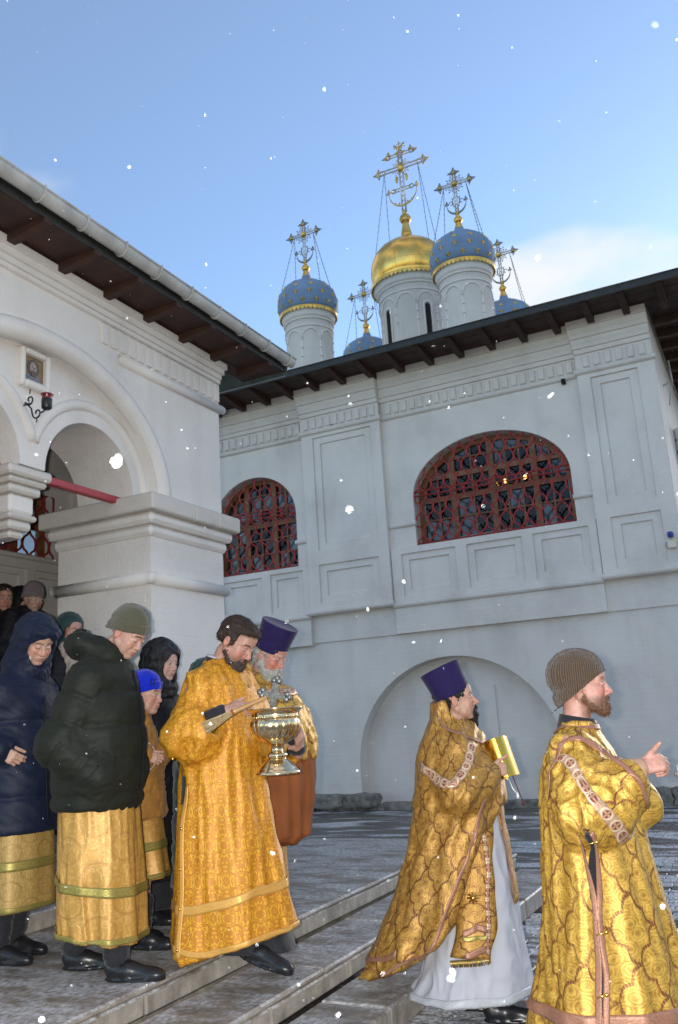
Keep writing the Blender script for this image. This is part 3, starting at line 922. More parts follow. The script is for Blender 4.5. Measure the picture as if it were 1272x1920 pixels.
mb.add([(EX + .06, 7.165, 5.12), (-6.4, 7.165, 6.09), (-8.6, 7.165, 5.19), (-8.6, 7.165, 4.95), (EX + .02, 7.165, 4.95)], [(0, 1, 2, 3, 4)])
mb.build('roof', M['roof_metal'], porch)
MB().box(-5.4, EX - .01, 7.17, 7.19, 4.95, 5.02).build('end_flashing', M['zinc'], porch)
# half-round gutter with straps
gu = wthing('gutter', 'grey half-round roof gutter with pale straps along the porch eave', 'gutter', (-3.93, 4, 5.06))
g = MB(); n = 10; prof = []
for i in range(n + 1):
    t = PI + PI * i / n
    prof.append((-3.925 + .055 * math.cos(t), 5.105 + .078 * math.sin(t)))
prof2 = [(x + (.004 if x > -3.925 else -.004) * -1, z + .004) for x, z in reversed(prof)]
pp = prof + prof2; k = len(pp)
vs = [(x, .6, z) for x, z in pp] + [(x, 7.20, z) for x, z in pp]
g.add(vs, [(i, (i + 1) % k, k + (i + 1) % k, k + i) for i in range(k)], True)
g.add([(x, 7.20, z) for x, z in prof], [tuple(range(n + 1))])
g.tube([(-3.870, .6, 5.108), (-3.870, 7.2, 5.108)], .009, 6)
g.build('trough', M['gutter'], gu)
for j in range(16):
    y = .9 + j * .413
    pts = [(-3.925 + .060 * math.cos(PI + PI * i / 10), y, 5.105 + .083 * math.sin(PI + PI * i / 10)) for i in range(11)]
    s = MB().tube(pts + [(-3.866, y, 5.122)], .0085, 6).build('strap', M['gutter'], gu)
# mosaic icon in its raised frame
def icon_mat(name, c1, c2, sc=70):
    m, t, b = newmat(name)
    tcn = t.nodes.new('ShaderNodeTexCoord')
    v = nd(t, 'ShaderNodeTexVoronoi', Scale=float(sc)); t.links.new(tcn.outputs['Object'], v.inputs['Vector'])
    r = t.nodes.new('ShaderNodeMix'); r.data_type = 'RGBA'
    r.inputs['A'].default_value = (*c1, 1); r.inputs['B'].default_value = (*c2, 1)
    s = t.nodes.new('ShaderNodeSeparateColor'); t.links.new(v.outputs['Color'], s.inputs[0]); t.links.new(s.outputs[0], r.inputs['Factor'])
    t.links.new(r.outputs['Result'], b.inputs['Base Color']); b.inputs['Roughness'].default_value = .4
    return m
ic = wthing('mosaic_icon', 'small square mosaic icon of a bearded face on gold above the hanging pendant', 'mosaic', (XF - .13, 4.37, 4.17))
xi = XF - .135 + .012
yc, zc, hs = 4.372, 4.165, .098
for (a, b, c, d_) in ((-.145, -hs - .002, -.16, .145), (hs + .002, .145, -.16, .145), (-hs - .002, hs + .002, -.16, -hs - .002), (-hs - .002, hs + .002, hs + .002, .145)):
    MB().box(xi - .05, xi + .045, yc + a, yc + b, zc + c, zc + d_, .014).build('frame', M['plaster_smooth'], ic)
MB().box(xi - .02, xi, yc - hs, yc + hs, zc - hs, zc + hs).build('gold_ground', icon_mat('gold_tesserae', (.25, .165, .06), (.13, .09, .045)), ic)
def disc(name, cy, cz, ry, rz, dx, mat, pts=None):
    n = 20
    poly = [(xi + .001, cy + ry * math.cos(2 * PI * i / n), cz + rz * math.sin(2 * PI * i / n)) for i in range(n)] if pts is None else [(xi + .001, y, z) for y, z in pts]
    MB().prism(poly, None, (dx, 0, 0)).build(name, mat, ic)
m_h = icon_mat('brown_tesserae', (.05, .035, .03), (.12, .08, .06), 90)
m_f = icon_mat('flesh_tesserae', (.24, .18, .14), (.36, .28, .23), 90)
m_b = icon_mat('robe_tesserae', (.05, .06, .08), (.20, .19, .19), 80)
disc('robe', 0, 0, 0, 0, .002, m_b, [(yc - .085, zc - hs), (yc + .09, zc - hs), (yc + .085, zc - .062), (yc + .03, zc - .035), (yc - .03, zc - .035), (yc - .08, zc - .06)])
disc('hair', yc - .002, zc + .012, .054, .066, .004, m_h)
disc('face', yc - .003, zc + .010, .032, .050, .006, m_f)
disc('beard', 0, 0, 0, 0, .008, m_h, [(yc - .028, zc - .012), (yc + .024, zc - .012), (yc + .018, zc - .045), (yc - .002, zc - .058), (yc - .02, zc - .045)])
for dy in (-.014, .010):
    disc('eye', yc + dy, zc + .016, .006, .003, .008, m_h)
disc('nose', yc - .002, zc + .0, .003, .014, .008, m_h)
# iron bracket lamp with red glass
la = wthing('bracket_lamp', 'black scrolled iron bracket holding a small red glass lamp cup', 'lamp', (-4.45, 4.3, 3.85))
cx_, cy_, cz_ = -4.33, 4.30, 3.85
def spiral(c, r0, r1, t0, t1, n=14):
    return [(cx_ - .10 + (c[0]) * 1.0 + (r0 + (r1 - r0) * i / n) * math.cos(t0 + (t1 - t0) * i / n), cy_ - .035, c[1] + (r0 + (r1 - r0) * i / n) * math.sin(t0 + (t1 - t0) * i / n)) for i in range(n + 1)]
s1 = spiral((-.03, cz_ + .03), .045, .008, -PI * .9, PI * 1.3)
s2 = spiral((.045, cz_ - .085), .045, .010, PI, PI * 3.1)
MB().tube(s1, .006, 6).tube(s2, .006, 6).tube([(cx_ - .185, cy_ - .035, cz_ + .0), (cx_ - .13, cy_ - .035, cz_ + .005)], .007, 6).tube([(cx_ - .17, cy_ - .035, cz_ + .02), (cx_ - .11, cy_ - .035, cz_ - .04), (cx_ - .10, cy_ - .035, cz_ - .085)], .006, 6).tube([(cx_ - .02, cy_ - .03, cz_ - .09), (cx_, cy_, cz_ - .055)], .006, 6).tube([(cx_ - .055, cy_ - .035, cz_ - .13), (cx_ - .058, cy_ - .035, cz_ - .155)], .004, 6).tube([(cx_ - .13, cy_ - .035, cz_ + .075), (cx_ - .125, cy_ - .035, cz_ + .11)], .004, 6).build('scroll', M['black_iron'], la)
MB().lathe([(0, -.0), (.018, .0), (.018, .012), (.004, .014)], 14, (XF - .13 + .0, cy_ - .035, cz_ + .0), Matrix.Rotation(PI / 2, 4, 'Y')).build('wall_plate', M['brass'], la)
m, t, b = newmat('red_glass'); b.inputs['Base Color'].default_value = (.16, .006, .012, 1); b.inputs['Roughness'].default_value = .12; b.inputs['Coat Weight'].default_value = .5
M['red_glass'] = m
MB().lathe([(.0, -.055), (.026, -.053), (.030, -.045), (.033, .02), (.034, .035), (.045, .05), (.045, .053), (.036, .052), (.033, .04), (.030, .02), (0, -.03)], 20, (cx_, cy_, cz_), caps=False).build('glass_cup', M['red_glass'], la)
MB().lathe([(.0, -.062), (.024, -.06), (.036, -.05), (.0365, .018), (.035, .02), (.034, -.045), (.0, -.05)], 16, (cx_, cy_, cz_), caps=False).build('cup_holder', M['black_iron'], la)
# ------------------------------------------------------------------ five-domed church behind
church = wthing('domed_church', 'white five-domed church behind the hall, one gold dome and four starry blue ones', 'church', (-10.94, 30.2, 0))
mb = MB()
x0, x1, y0, y1, zt = -16.6, -5.3, 24.9, 35.5, 13.2
mb.add([(x0, y0, 0), (x1, y0, 0), (x1, y1, 0), (x0, y1, 0), (x0, y0, zt), (x1, y0, zt), (x1, y1, zt), (x0, y1, zt)], [(0, 1, 5, 4), (1, 2, 6, 5), (2, 3, 7, 6), (3, 0, 4, 7)])
mb.build('wall', M['plaster_far'], church)
MB().add([(x0 - .4, y0 - .4, zt), (x1 + .4, y0 - .4, zt), (x1 + .4, y1 + .4, zt), (x0 - .4, y1 + .4, zt), (-10.94, 30.2, zt + 1.4)], [(0, 1, 4), (1, 2, 4), (2, 3, 4), (3, 0, 4)]).build('roof', M['roof_metal'], church)

def onion(rmax, h, neck, n=26):
    """profile (r, z) of an onion dome: bulge, then a hollow curve up to a thin neck"""
    P_ = [(.88, 0), (.955, .08), (.992, .17), (1.0, .27), (.985, .38), (.945, .48), (.872, .58), (.755, .67), (.60, .745), (.445, .80), (.325, .84), (.245, .875), (.19, .91), (.155, .95), (.14, 1.0)]
    return [(r * rmax if i < 12 else max(r * rmax, neck), z * h) for i, (r, z) in enumerate(P_)]

def prof_at(prof, z):
    for (ra, za), (rb, zb) in zip(prof, prof[1:]):
        if za <= z <= zb:
            t = (z - za) / (zb - za); r = ra + (rb - ra) * t
            return r, math.atan2(rb - ra, zb - za)
    return prof[-1][0], 0

def star_mesh(r):
    n = 16; vs = [(0, 0, .03)]; fs = []
    for i in range(n):
        q = r if i % 2 == 0 else r * .45
        vs.append((q * math.cos(2 * PI * i / n), q * math.sin(2 * PI * i / n), 0.006))
    for i in range(n): fs.append((0, 1 + i, 1 + (i + 1) % n))
    return MB().add(vs, fs).mesh('star')
starme = star_mesh(.112)

def subm(mbx, name, mat, par):
    me = mbx.mesh(name); me.transform(Matrix.Translation(-Vector(church.location)))
    return link(name, me, mat, par)

def finial(mb, p, d, u, s, r):
    """open arrow head pointing along d (u: in-plane side vector)"""
    p, d, u = Vector(p), Vector(d), Vector(u)
    tip = p + d * s
    a, b = p + u * s * .42, p - u * s * .42
    q = p + d * s * .25
    mb.tube([a, tip, b, q, a], r, 5)
    mb.tube([p - d * s * .3, tip], r * .9, 5)

def cross_small(c, z0, ht, yaw, rich, par):
    """ornate cross: c = axis (x, y), bottom z0, height ht"""
    ca, sa = math.cos(yaw), math.sin(yaw)
    W = lambda u, z: Vector((c[0] + u * ca, c[1] + u * sa, z0 + z))
    U = Vector((ca, sa, 0)); Z = Vector((0, 0, 1))
    mb = MB(); r = .030 if not rich else .038
    k = ht / 2.05
    zc = 1.30 * k if not rich else 2.15 * ht / 3.4
    arm = .56 * k if not rich else 1.0
    e = .045 if not rich else .075
    # double rails of the shaft and arms
    top = ht - (.30 if not rich else .55)
    for s in (-1, 1):
        mb.tube([W(s * e, 0), W(s * e, top)], r, 6)
        mb.tube([W(-arm, zc + s * e), W(arm, zc + s * e)], r, 6)
    for z in np.arange(.12, top, .16 if not rich else .22):
        mb.tube([W(-e, z), W(e, z + .05)], r * .7, 5)
    body = subm(mb, 'cross', M['silver'], par)
    g = MB()
    g.ball(W(0, zc), .125 if not rich else .17, 12, 8, (1, 1, 1) if not rich else (.9, .9, 1.35))
    if not rich:
        for p in (W(-arm, zc), W(arm, zc), W(0, top), W(0, .10)): subm(MB().ball(p, .07, 10, 7), 'cross_boss', M['gold_old'], par)
    bosses = subm(g, 'cross_boss', M['gold_old'], par)
    f = MB(); fr = .019 if not rich else .024
    def tri(u, z, d):
        D = U * d[0] + Z * d[1]; V = Vector(U * -d[1] + Z * d[0])
        p = W(u, z)
        s = .17 if not rich else .20
        finial(f, p + D * .06, D, V, s, fr)
        finial(f, p + V * .06, V, D, s, fr)
        finial(f, p - V * .06, -V, D, s, fr)
    tri(-arm, zc, (-1, 0)); tri(arm, zc, (1, 0)); tri(0, top, (0, 1))
    # rays
    R0 = .13 if not rich else .2; R1 = .36 if not rich else .40
    for i in range(24):
        a = 2 * PI * i / 24 + .13
        if min(abs(math.cos(a)), abs(math.sin(a))) < .2: continue
        q = R1 if i % 2 else R1 * .78
        f.tube([W(R0 * math.cos(a), zc + R0 * math.sin(a)), W(q * math.cos(a), zc + q * math.sin(a))], fr * .6, 4)
        f.ball(W(q * math.cos(a), zc + q * math.sin(a)), .028, 6, 4)
    # crescent
    cr = .36 * k if not rich else .62; cz = .48 * k if not rich else 1.02
    pts = [W(cr * math.cos(t), cz + cr * 1.05 * math.sin(t)) for t in np.linspace(PI * 1.02, PI * 1.98, 22)]
    rr = [.010 + .034 * math.sin(PI * i / 21) for i in range(22)]
    f.tube(pts, .03, 6, rr=rr)
    for s in (-1, 1):
        finial(f, W(s * cr, cz + .03), Z, U, .17 if not rich else .22, fr)
        # S scrolls above the crescent
        if not rich:
            f.tube([W(s * (.07 + .08 * math.sin(t)), cz - .12 + .13 * t) for t in np.linspace(0, 3.6, 14)], fr * .8, 5)
            f.tube([W(s * (.20 + .07 * math.cos(t)), cz + .08 + .07 * math.sin(t)) for t in np.linspace(0, 5, 12)], fr * .8, 5)
            f.tube([W(s * (.10 + .02 * t), cz - .1 + .16 * t) for t in np.linspace(0, 2.4, 6)], fr * .7, 5)
    if rich:
        # upper bar, lower bar, end plates with three lobes each
        for zz, hw in ((zc + .62, .52), (zc - 1.02, .40)):
            for s in (-1, 1):
                f.tube([W(-hw, zz + s * .06), W(hw, zz + s * .06)], .024, 6)
                for q in (-1, 1):
                    f.tube([W(s * hw + .085 * math.cos(t), zz + .10 * math.sin(t)) for t in np.linspace(0, 2 * PI, 10)], .022, 5)
        for s in (-1, 1):
            finial(f, W(s * .60, zc + .62), U * s, Z, .2, fr); finial(f, W(s * .5, zc + .70), Z, U, .2, fr)
            finial(f, W(s * .12, zc + .95), (U * s * .6 + Z).normalized(), U, .22, fr)
            f.tube([W(s * arm * .82 + .10 * math.cos(t), zc + .12 * math.sin(t)) for t in np.linspace(0, 2 * PI, 10)], .022, 5)
            f.tube([W(.10 * math.cos(t), top - .1 + .12 * math.sin(t)) for t in np.linspace(0, 2 * PI, 10)], .022, 5)
            for q in (-.5, .5, -.25, .25):
                f.ball(W(s * q * cr * 1.2, cz - cr * (.93 - abs(q) * .3)), .04, 6, 4)
        # crown of the tip
        f.tube([W(0, top + .2), W(0, ht)], .02, 6); f.tube([W(-.09, ht - .12), W(.09, ht - .12)], .02, 6)
        f.tube([W(.12 * math.cos(t), top + .22 + .10 * math.sin(t)) for t in np.linspace(0, 2 * PI, 10)], .02, 5)
    subm(f, 'cross_ornament', M['gold_old'] if rich else M['pewter'], par)['kind'] = 'stuff'
    if rich:
        a = MB()
        for s in (-1, 1): subm(MB().ball(W(s * .22, zc - .52), .10, 8, 6, (.7, .5, 1.7)), 'cross_figure', M['gold_old'], par)
    # chains down to the dome
    return W, zc, arm

def dome(c, zb, rmax, h, ball_z, cross_z, cross_top, drum_r, z_drum, kind):
    rich = kind == 'gold'
    C = (c[0], c[1], 0)
    n = 64
    dm = MB()
    dm.lathe([(drum_r * 1.02, z_drum), (drum_r, z_drum + .3), (drum_r, zb - .62), (drum_r * 1.02, zb - .60), (drum_r * 1.02, zb - .36), (drum_r * 1.10, zb - .34), (drum_r * 1.10, zb - .26), (drum_r * 1.16, zb - .10), (drum_r * 1.2, zb)], n, C, caps=False)
    drum = dm.build('drum', M['plaster_far'], church)
    # mouldings: two rings, arcade of blind arches on small shafts
    rg = MB()
    for z, r_, q in ((zb - .42, 1.03, .045), (zb - .72, 1.01, .035)):
        pts = [(c[0] + drum_r * r_ * math.cos(2 * PI * i / 48), c[1] + drum_r * r_ * math.sin(2 * PI * i / 48), z) for i in range(48)]
        rg.tube(pts, q, 6, closed=True)
    subm(rg, 'drum_ring', M['plaster_far'], drum)
    na = 8 if not rich else 10
    for k in range(na):
        t0 = 2 * PI * k / na + .15; w = 2 * PI / na
        ar = MB(); pts = []
        hh = w * drum_r * .5
        for i in range(15):
            a = PI * i / 14
            th = t0 + w / 2 - w * .46 * math.cos(a)
            pts.append((c[0] + drum_r * 1.01 * math.cos(th), c[1] + drum_r * 1.01 * math.sin(th), zb - .86 - hh + hh * 1.0 * math.sin(a)))
        ar.tube(pts, .030, 6)
        th = t0
        cxx, cyy = c[0] + drum_r * 1.01 * math.cos(th), c[1] + drum_r * 1.01 * math.sin(th)
        ar.tube([(cxx, cyy, zb - .86 - hh), (cxx, cyy, z_drum)], .030, 6)
        for zz in (zb - .9 - hh, zb - 1.25 - hh, zb - 1.6 - hh):
            ar.ball((cxx, cyy, zz), .066, 8, 5, (1, 1, .55))
        subm(ar, 'blind_arch', M['plaster_far'], drum)
    if rich:
        for k in range(0, na, 2):
            th = 2 * PI * k / na + .15 + PI / na
            q = Matrix.Translation((c[0], c[1], 0)) @ Matrix.Rotation(th, 4, 'Z')
            s = MB()
            pl = [(drum_r + .02, -.10, z_drum + .3)] + [(drum_r + .02, -.10 * math.cos(PI * i / 8), zb - 1.45 + .1 * math.sin(PI * i / 8)) for i in range(9)] + [(drum_r + .02, .10, z_drum + .3)]
            s.prism([q @ Vector(p) for p in pl], None, (q.to_3x3() @ Vector((-.1, 0, 0))))
            subm(s, 'slit_window', M['dark_gap'], drum)
            s = MB().tube([q @ Vector((drum_r + .02, y, z)) for y, z in [(-.16, z_drum)] + [(-.16 * math.cos(PI * i / 8), zb - 1.42 + .14 * math.sin(PI * i / 8)) for i in range(9)] + [(.16, z_drum)]], .04, 6)
            subm(s, 'window_surround', M['plaster_far'], drum)
    # dome
    prof = onion(rmax, h, .10 if not rich else .17)
    d = MB(); base = [(drum_r * 1.0, -.02), (drum_r * 1.14, .0)]
    d.lathe(base + prof, n, (c[0], c[1], zb), caps=False)
    dm_ = d.build('dome', M['gold'] if rich else M['blue_dome'], church)
    # neck and ball
    nz0 = zb + h
    s = MB().lathe([(prof[-1][0] * 1.05, nz0 - .02), (prof[-1][0] * .72, nz0 + (ball_z - nz0) * .45), (prof[-1][0] * .55, ball_z - .1)], 20, C, caps=False)
    br_ = .155 if not rich else .235
    s.ball((c[0], c[1], ball_z), br_, 20, 12)
    s.lathe([(br_ * 1.04, ball_z - .02), (br_ * 1.04, ball_z + .02)], 20, C)
    s.tube([(c[0], c[1], ball_z + br_ * .9), (c[0], c[1], cross_z + .05)], .06 if not rich else .09, 10)
    subm(s, 'neck_and_ball', M['gold'] if not rich else M['gold_old'], dm_)
    # gilded scalloped fringe
    fr = MB(); nf = 44 if not rich else 56
    pts = [(c[0] + drum_r * 1.21 * math.cos(2 * PI * i / 48), c[1] + drum_r * 1.21 * math.sin(2 * PI * i / 48), zb + .005) for i in range(48)]
    fr.tube(pts, .035, 6, closed=True)
    rF = drum_r * 1.22
    for i in range(nf):
        t = 2 * PI * i / nf; w = PI / nf
        pl = [(-w, 0), (-w, -.07), (-w * .6, -.12), (0, -.15), (w * .6, -.12), (w, -.07), (w, 0)]
        vs = [(c[0] + rF * math.cos(t + a), c[1] + rF * math.sin(t + a), zb + z) for a, z in pl] + [(c[0] + (rF + .015) * math.cos(t + a * .8), c[1] + (rF + .015) * math.sin(t + a * .8), zb + z) for a, z in pl]
        k = len(pl)
        fr.add(vs, [tuple(range(k)), tuple(range(2 * k - 1, k - 1, -1))] + [(j, (j + 1) % k, k + (j + 1) % k, k + j) for j in range(k)])
    subm(fr, 'gilded_fringe', M['gold'], dm_)
    if rich:
        for i in range(12):            # seams of the gilded sheets
            a = 2 * PI * i / 12
            sm = MB().tube([(c[0] + (r_ + .001) * math.cos(a), c[1] + (r_ + .001) * math.sin(a), zb + z) for r_, z in prof[1:12]], .008, 4)
            subm(sm, 'seam', M['gold_old'], dm_)
        for zf in (.24, .56):
            r_, _ = prof_at(prof, zf * h)
            sm = MB().tube([(c[0] + (r_ + .002) * math.cos(2 * PI * i / 40), c[1] + (r_ + .002) * math.sin(2 * PI * i / 40), zb + zf * h) for i in range(40)], .007, 4, closed=True)
            subm(sm, 'seam', M['gold_old'], dm_)
    else:
        for row, (zf, ns) in enumerate(((.13, 14), (.33, 14), (.52, 12), (.67, 9), (.78, 6))):
            r_, sl = prof_at(prof, zf * h)
            for i in range(ns):
                t = 2 * PI * (i + .5 * (row % 2)) / ns + .1
                o = link('star', starme, M['gold_old'], dm_)
                nrm = Vector((math.cos(t) * math.cos(-sl), math.sin(t) * math.cos(-sl), math.sin(-sl)))
                p = Vector((c[0] + (r_ + .004) * math.cos(t), c[1] + (r_ + .004) * math.sin(t), zb + zf * h)) - Vector(church.location)
                q = nrm.to_track_quat('Z', 'Y')
                s_ = 1.0 if row < 3 else .75
                o.matrix_local = Matrix.Translation(p) @ q.to_matrix().to_4x4() @ Matrix.Scale(s_, 4)
    W, zc, arm = cross_small(c, cross_z, cross_top - cross_z, 0.0, rich, dm_)
    for s in (-1, 1):
        for dy in (-.6, .75):
            a = W(s * arm * .75, zc - .05)
            dirv = Vector((s, dy, 0)).normalized()
            r_, _ = prof_at(prof, h * .60)
            b = Vector((c[0], c[1], zb + h * .60)) + dirv * (r_ + .01)
            m = (a + b) / 2 - Vector((0, 0, .06))
            pts = [a * (1 - t) ** 2 + m * 2 * t * (1 - t) + b * t * t for t in np.linspace(0, 1, 8)]
            chn = MB().tube(pts, .010, 4)
            for i in range(1, 14):
                t = i / 14; p = a * (1 - t) ** 2 + m * 2 * t * (1 - t) + b * t * t
                chn.ball(p, .022, 5, 4)
            subm(chn, 'chain', M['chain'], dm_)
ZB = 16.75
for c in ((-14.09, 27.41), (-7.79, 27.41), (-14.09, 33.01), (-7.79, 33.01)):
    q = .22 if c[1] > 30 else 0
    dome(c, ZB - q, 1.175, 1.76, 18.86 - q, 19.04 - q, 21.1 - q * .3, .90, 12.8, 'blue')
dome((-10.80, 30.21), 18.32, 1.58, 2.42, 21.42, 21.72, 25.1, 1.32, 12.8, 'gold')
# ------------------------------------------------------------------ people: one implicit surface per body / garment, meshed on a grid
def rot(yaw=0, pitch=0, roll=0):
    """columns = local x (forward), y (left), z (up); pitch > 0 looks down"""
    return np.array(Matrix.Rotation(yaw, 3, 'Z') @ Matrix.Rotation(pitch, 3, 'Y') @ Matrix.Rotation(roll, 3, 'X'))

def smin(a, b, k):
    h = np.maximum(k - np.abs(a - b), 0) / k
    return np.minimum(a, b) - h * h * (k * .25)

def smax(a, b, k):
    h = np.maximum(k - np.abs(a - b), 0) / k
    return np.maximum(a, b) + h * h * (k * .25)

def axis_steps(lo, hi, coarse, fines):
    """grid lines from lo to hi, fine inside the given (a, b, step) spans"""
    xs = [lo]
    while xs[-1] < hi:
        x = xs[-1]; st = coarse
        for a, b, s in fines:
            if a - 1e-6 <= x < b: st = min(st, s)
            elif x < a < x + st: st = min(st, max(s, a - x))
        xs.append(x + st)
    return np.array(xs, np.float32)

class Field:
    def __init__(self, xs, ys, zs):
        self.xs, self.ys, self.zs = xs, ys, zs
        self.F = np.full((len(xs), len(ys), len(zs)), .4, np.float32)
    def sl(self, lo, hi):
        out = []
        for ax, a, b in zip((self.xs, self.ys, self.zs), lo, hi):
            i = max(0, int(np.searchsorted(ax, a)) - 2); j = min(len(ax), int(np.searchsorted(ax, b)) + 2)
            out.append(slice(i, max(i, j)))
        return tuple(out)
    def grid(self, s):
        return self.xs[s[0]][:, None, None], self.ys[s[1]][None, :, None], self.zs[s[2]][None, None, :]
    def put(self, lo, hi, fn, k=.02, op='u'):
        s = self.sl(np.array(lo) - k - .01, np.array(hi) + k + .01)
        if min(x.stop - x.start for x in s) <= 0: return self
        d = fn(*self.grid(s))
        if op == 'u': self.F[s] = smin(self.F[s], d, k)
        else: self.F[s] = smax(self.F[s], -d, k)
        return self
    def cap(self, a, b, r1, r2=None, k=.03, op='u'):
        r2 = r1 if r2 is None else r2
        a = np.array(a, np.float32); b = np.array(b, np.float32); ba = b - a; L2 = float(ba @ ba) + 1e-9
        m = max(r1, r2)
        def fn(X, Y, Z):
            h = np.clip(((X - a[0]) * ba[0] + (Y - a[1]) * ba[1] + (Z - a[2]) * ba[2]) / L2, 0, 1)
            return np.sqrt((X - a[0] - ba[0] * h) ** 2 + (Y - a[1] - ba[1] * h) ** 2 + (Z - a[2] - ba[2] * h) ** 2) - (r1 + (r2 - r1) * h)
        return self.put(np.minimum(a, b) - m, np.maximum(a, b) + m, fn, k, op)
    def chain(self, pts, rs, k=.04, op='u'):
        for p, q, r, t in zip(pts, pts[1:], rs, rs[1:]): self.cap(p, q, r, t, k, op)
        return self
    def ell(self, c, r, Rm=None, k=.03, op='u'):
        c = np.array(c, np.float32); r = np.array(r, np.float32); m = float(r.max()); mn = float(r.min())
        def fn(X, Y, Z):
            dx, dy, dz = X - c[0], Y - c[1], Z - c[2]
            if Rm is not None:
                dx, dy, dz = (dx * Rm[0, i] + dy * Rm[1, i] + dz * Rm[2, i] for i in range(3))
            q = np.sqrt((dx / r[0]) ** 2 + (dy / r[1]) ** 2 + (dz / r[2]) ** 2)
            g = np.sqrt((dx / r[0] ** 2) ** 2 + (dy / r[1] ** 2) ** 2 + (dz / r[2] ** 2) ** 2) + 1e-6
            return np.where(q > 1e-4, q * (q - 1) / g, -mn)
        return self.put(c - m, c + m, fn, k, op)
    def loft(self, tab, fold=None, k=.05, zlow=None, ztop=None, op='u', scale=.8, grow=0.0):
        """stack of ellipses: rows (z, cx, cy, ax, ay)"""
        t = np.array(sorted(tab), np.float32)
        z0, z1 = t[0, 0], t[-1, 0]
        mx = float(t[:, 3:].max()) * 1.35
        lo = (t[:, 1].min() - mx, t[:, 2].min() - mx, z0); hi = (t[:, 1].max() + mx, t[:, 2].max() + mx, z1)
        def fn(X, Y, Z):
            zz = Z.ravel()
            cx, cy, ax, ay = (np.interp(zz, t[:, 0], t[:, i]).astype(np.float32)[None, None, :] for i in (1, 2, 3, 4))
            ax = ax + grow; ay = ay + grow
            u, v = (X - cx) / ax, (Y - cy) / ay
            q = np.sqrt(u * u + v * v)
            if fold is not None: q = q - fold(np.arctan2(v, u), Z)
            d = (q - 1) * np.minimum(ax, ay) * scale
            zl = z0 if zlow is None else zlow(X, Y)
            d = np.maximum(d, zl - Z)
            return np.maximum(d, Z - z1)
        return self.put(lo, hi, fn, k, op)

def surface_nets(fld):
    F = fld.F; xs, ys, zs = fld.xs, fld.ys, fld.zs
    S = F < 0
    c = S[:-1, :-1, :-1].astype(np.int8)
    tot = c.copy()
    for i, j, k in ((1, 0, 0), (0, 1, 0), (0, 0, 1), (1, 1, 0), (1, 0, 1), (0, 1, 1), (1, 1, 1)):
        tot += S[i:S.shape[0] - 1 + i, j:S.shape[1] - 1 + j, k:S.shape[2] - 1 + k]
    act = (tot > 0) & (tot < 8)
    I, J, K = np.nonzero(act)
    vid = np.full(act.shape, -1, np.int32); vid[I, J, K] = np.arange(len(I))
    P = np.zeros((len(I), 3)); W = np.zeros(len(I))
    ax = (xs, ys, zs)
    corners = [(i, j, k) for i in (0, 1) for j in (0, 1) for k in (0, 1)]
    val = {cn: F[I + cn[0], J + cn[1], K + cn[2]] for cn in corners}
    for cn in corners:
        for d in range(3):
            if cn[d]: continue
            c2 = list(cn); c2[d] = 1; c2 = tuple(c2)
            a, b = val[cn], val[c2]
            m = (a < 0) != (b < 0)
            t = np.where(m, a / np.where(m, a - b, 1), 0)
            pos = np.stack([ax[e][(I, J, K)[e] + cn[e]] for e in range(3)], 1).astype(float)
            pos[:, d] += t * (ax[d][(I, J, K)[d] + 1] - ax[d][(I, J, K)[d]])
            P += pos * m[:, None]; W += m
    P /= W[:, None]
    Q = []
    for d in range(3):
        e, f = (d + 1) % 3, (d + 2) % 3
        n = [slice(None)] * 3; n2 = [slice(None)] * 3
        n[d] = slice(0, -1); n2[d] = slice(1, None)
        A, B = S[tuple(n)], S[tuple(n2)]
        ed = A != B
        idx = np.array(np.nonzero(ed))
        ok = (idx[e] > 0) & (idx[f] > 0) & (idx[e] < S.shape[e] - 1) & (idx[f] < S.shape[f] - 1)
        idx = idx[:, ok]
        def v(de, df):
            q = idx.copy(); q[e] -= de; q[f] -= df
            return vid[q[0], q[1], q[2]]
        quad = np.stack([v(1, 1), v(0, 1), v(0, 0), v(1, 0)], 1)
        ins = A[idx[0], idx[1], idx[2]]
        quad[~ins] = quad[~ins][:, ::-1]
        Q.append(quad)
    Q = np.concatenate(Q)
    Q = Q[(Q >= 0).all(1)]
    return P, Q

def vnormals(V, F):
    n = np.cross(V[F[:, 2]] - V[F[:, 0]], V[F[:, 3]] - V[F[:, 1]])
    N = np.zeros_like(V)
    for i in range(4): np.add.at(N, F[:, i], n)
    return N / (np.linalg.norm(N, axis=1, keepdims=True) + 1e-9)

def relax(V, F, it=1, w=.5):
    for _ in range(it):
        A = np.zeros_like(V); c = np.zeros(len(V))
        for i in range(4):
            for j in (1, 3):
                np.add.at(A, F[:, i], V[F[:, (i + j) % 4]]); np.add.at(c, F[:, i], 1)
        V = V * (1 - w) + w * A / np.maximum(c, 1)[:, None]
    return V

def wr(p, f, seed, n=5):
    """smooth pseudo-noise in about -1..1 at a frequency (3-vector, 1/m)"""
    rs = np.random.RandomState(seed)
    f = np.array(f) * 2 * PI
    o = np.zeros(len(p))
    for _ in range(n):
        k = rs.normal(size=3) * f; k2 = rs.normal(size=3) * f * .5
        o += np.sin(p @ k + rs.rand() * 7 + 1.3 * np.sin(p @ k2 + rs.rand() * 7))
    return o / n * 1.5

def ridged(p, f, seed, n=4):
    return 1 - 2 * np.abs(np.clip(wr(p, f, seed, n), -1, 1))

# ---- head
def at_px(x, y, t):
    """the point seen at photo pixel (x, y) at optical depth t: a calculator for where held things and hands are"""
    d = _fw * 1625.87 + _r2 * (x - 636) - _u2 * (y - 960)
    return Vector((0, 0, CAMH)) + d * (t / 1625.87)

def local(p, loc, yaw):
    v = Matrix.Rotation(-yaw, 3, 'Z') @ (Vector(p) - Vector(loc))
    return np.array(v)

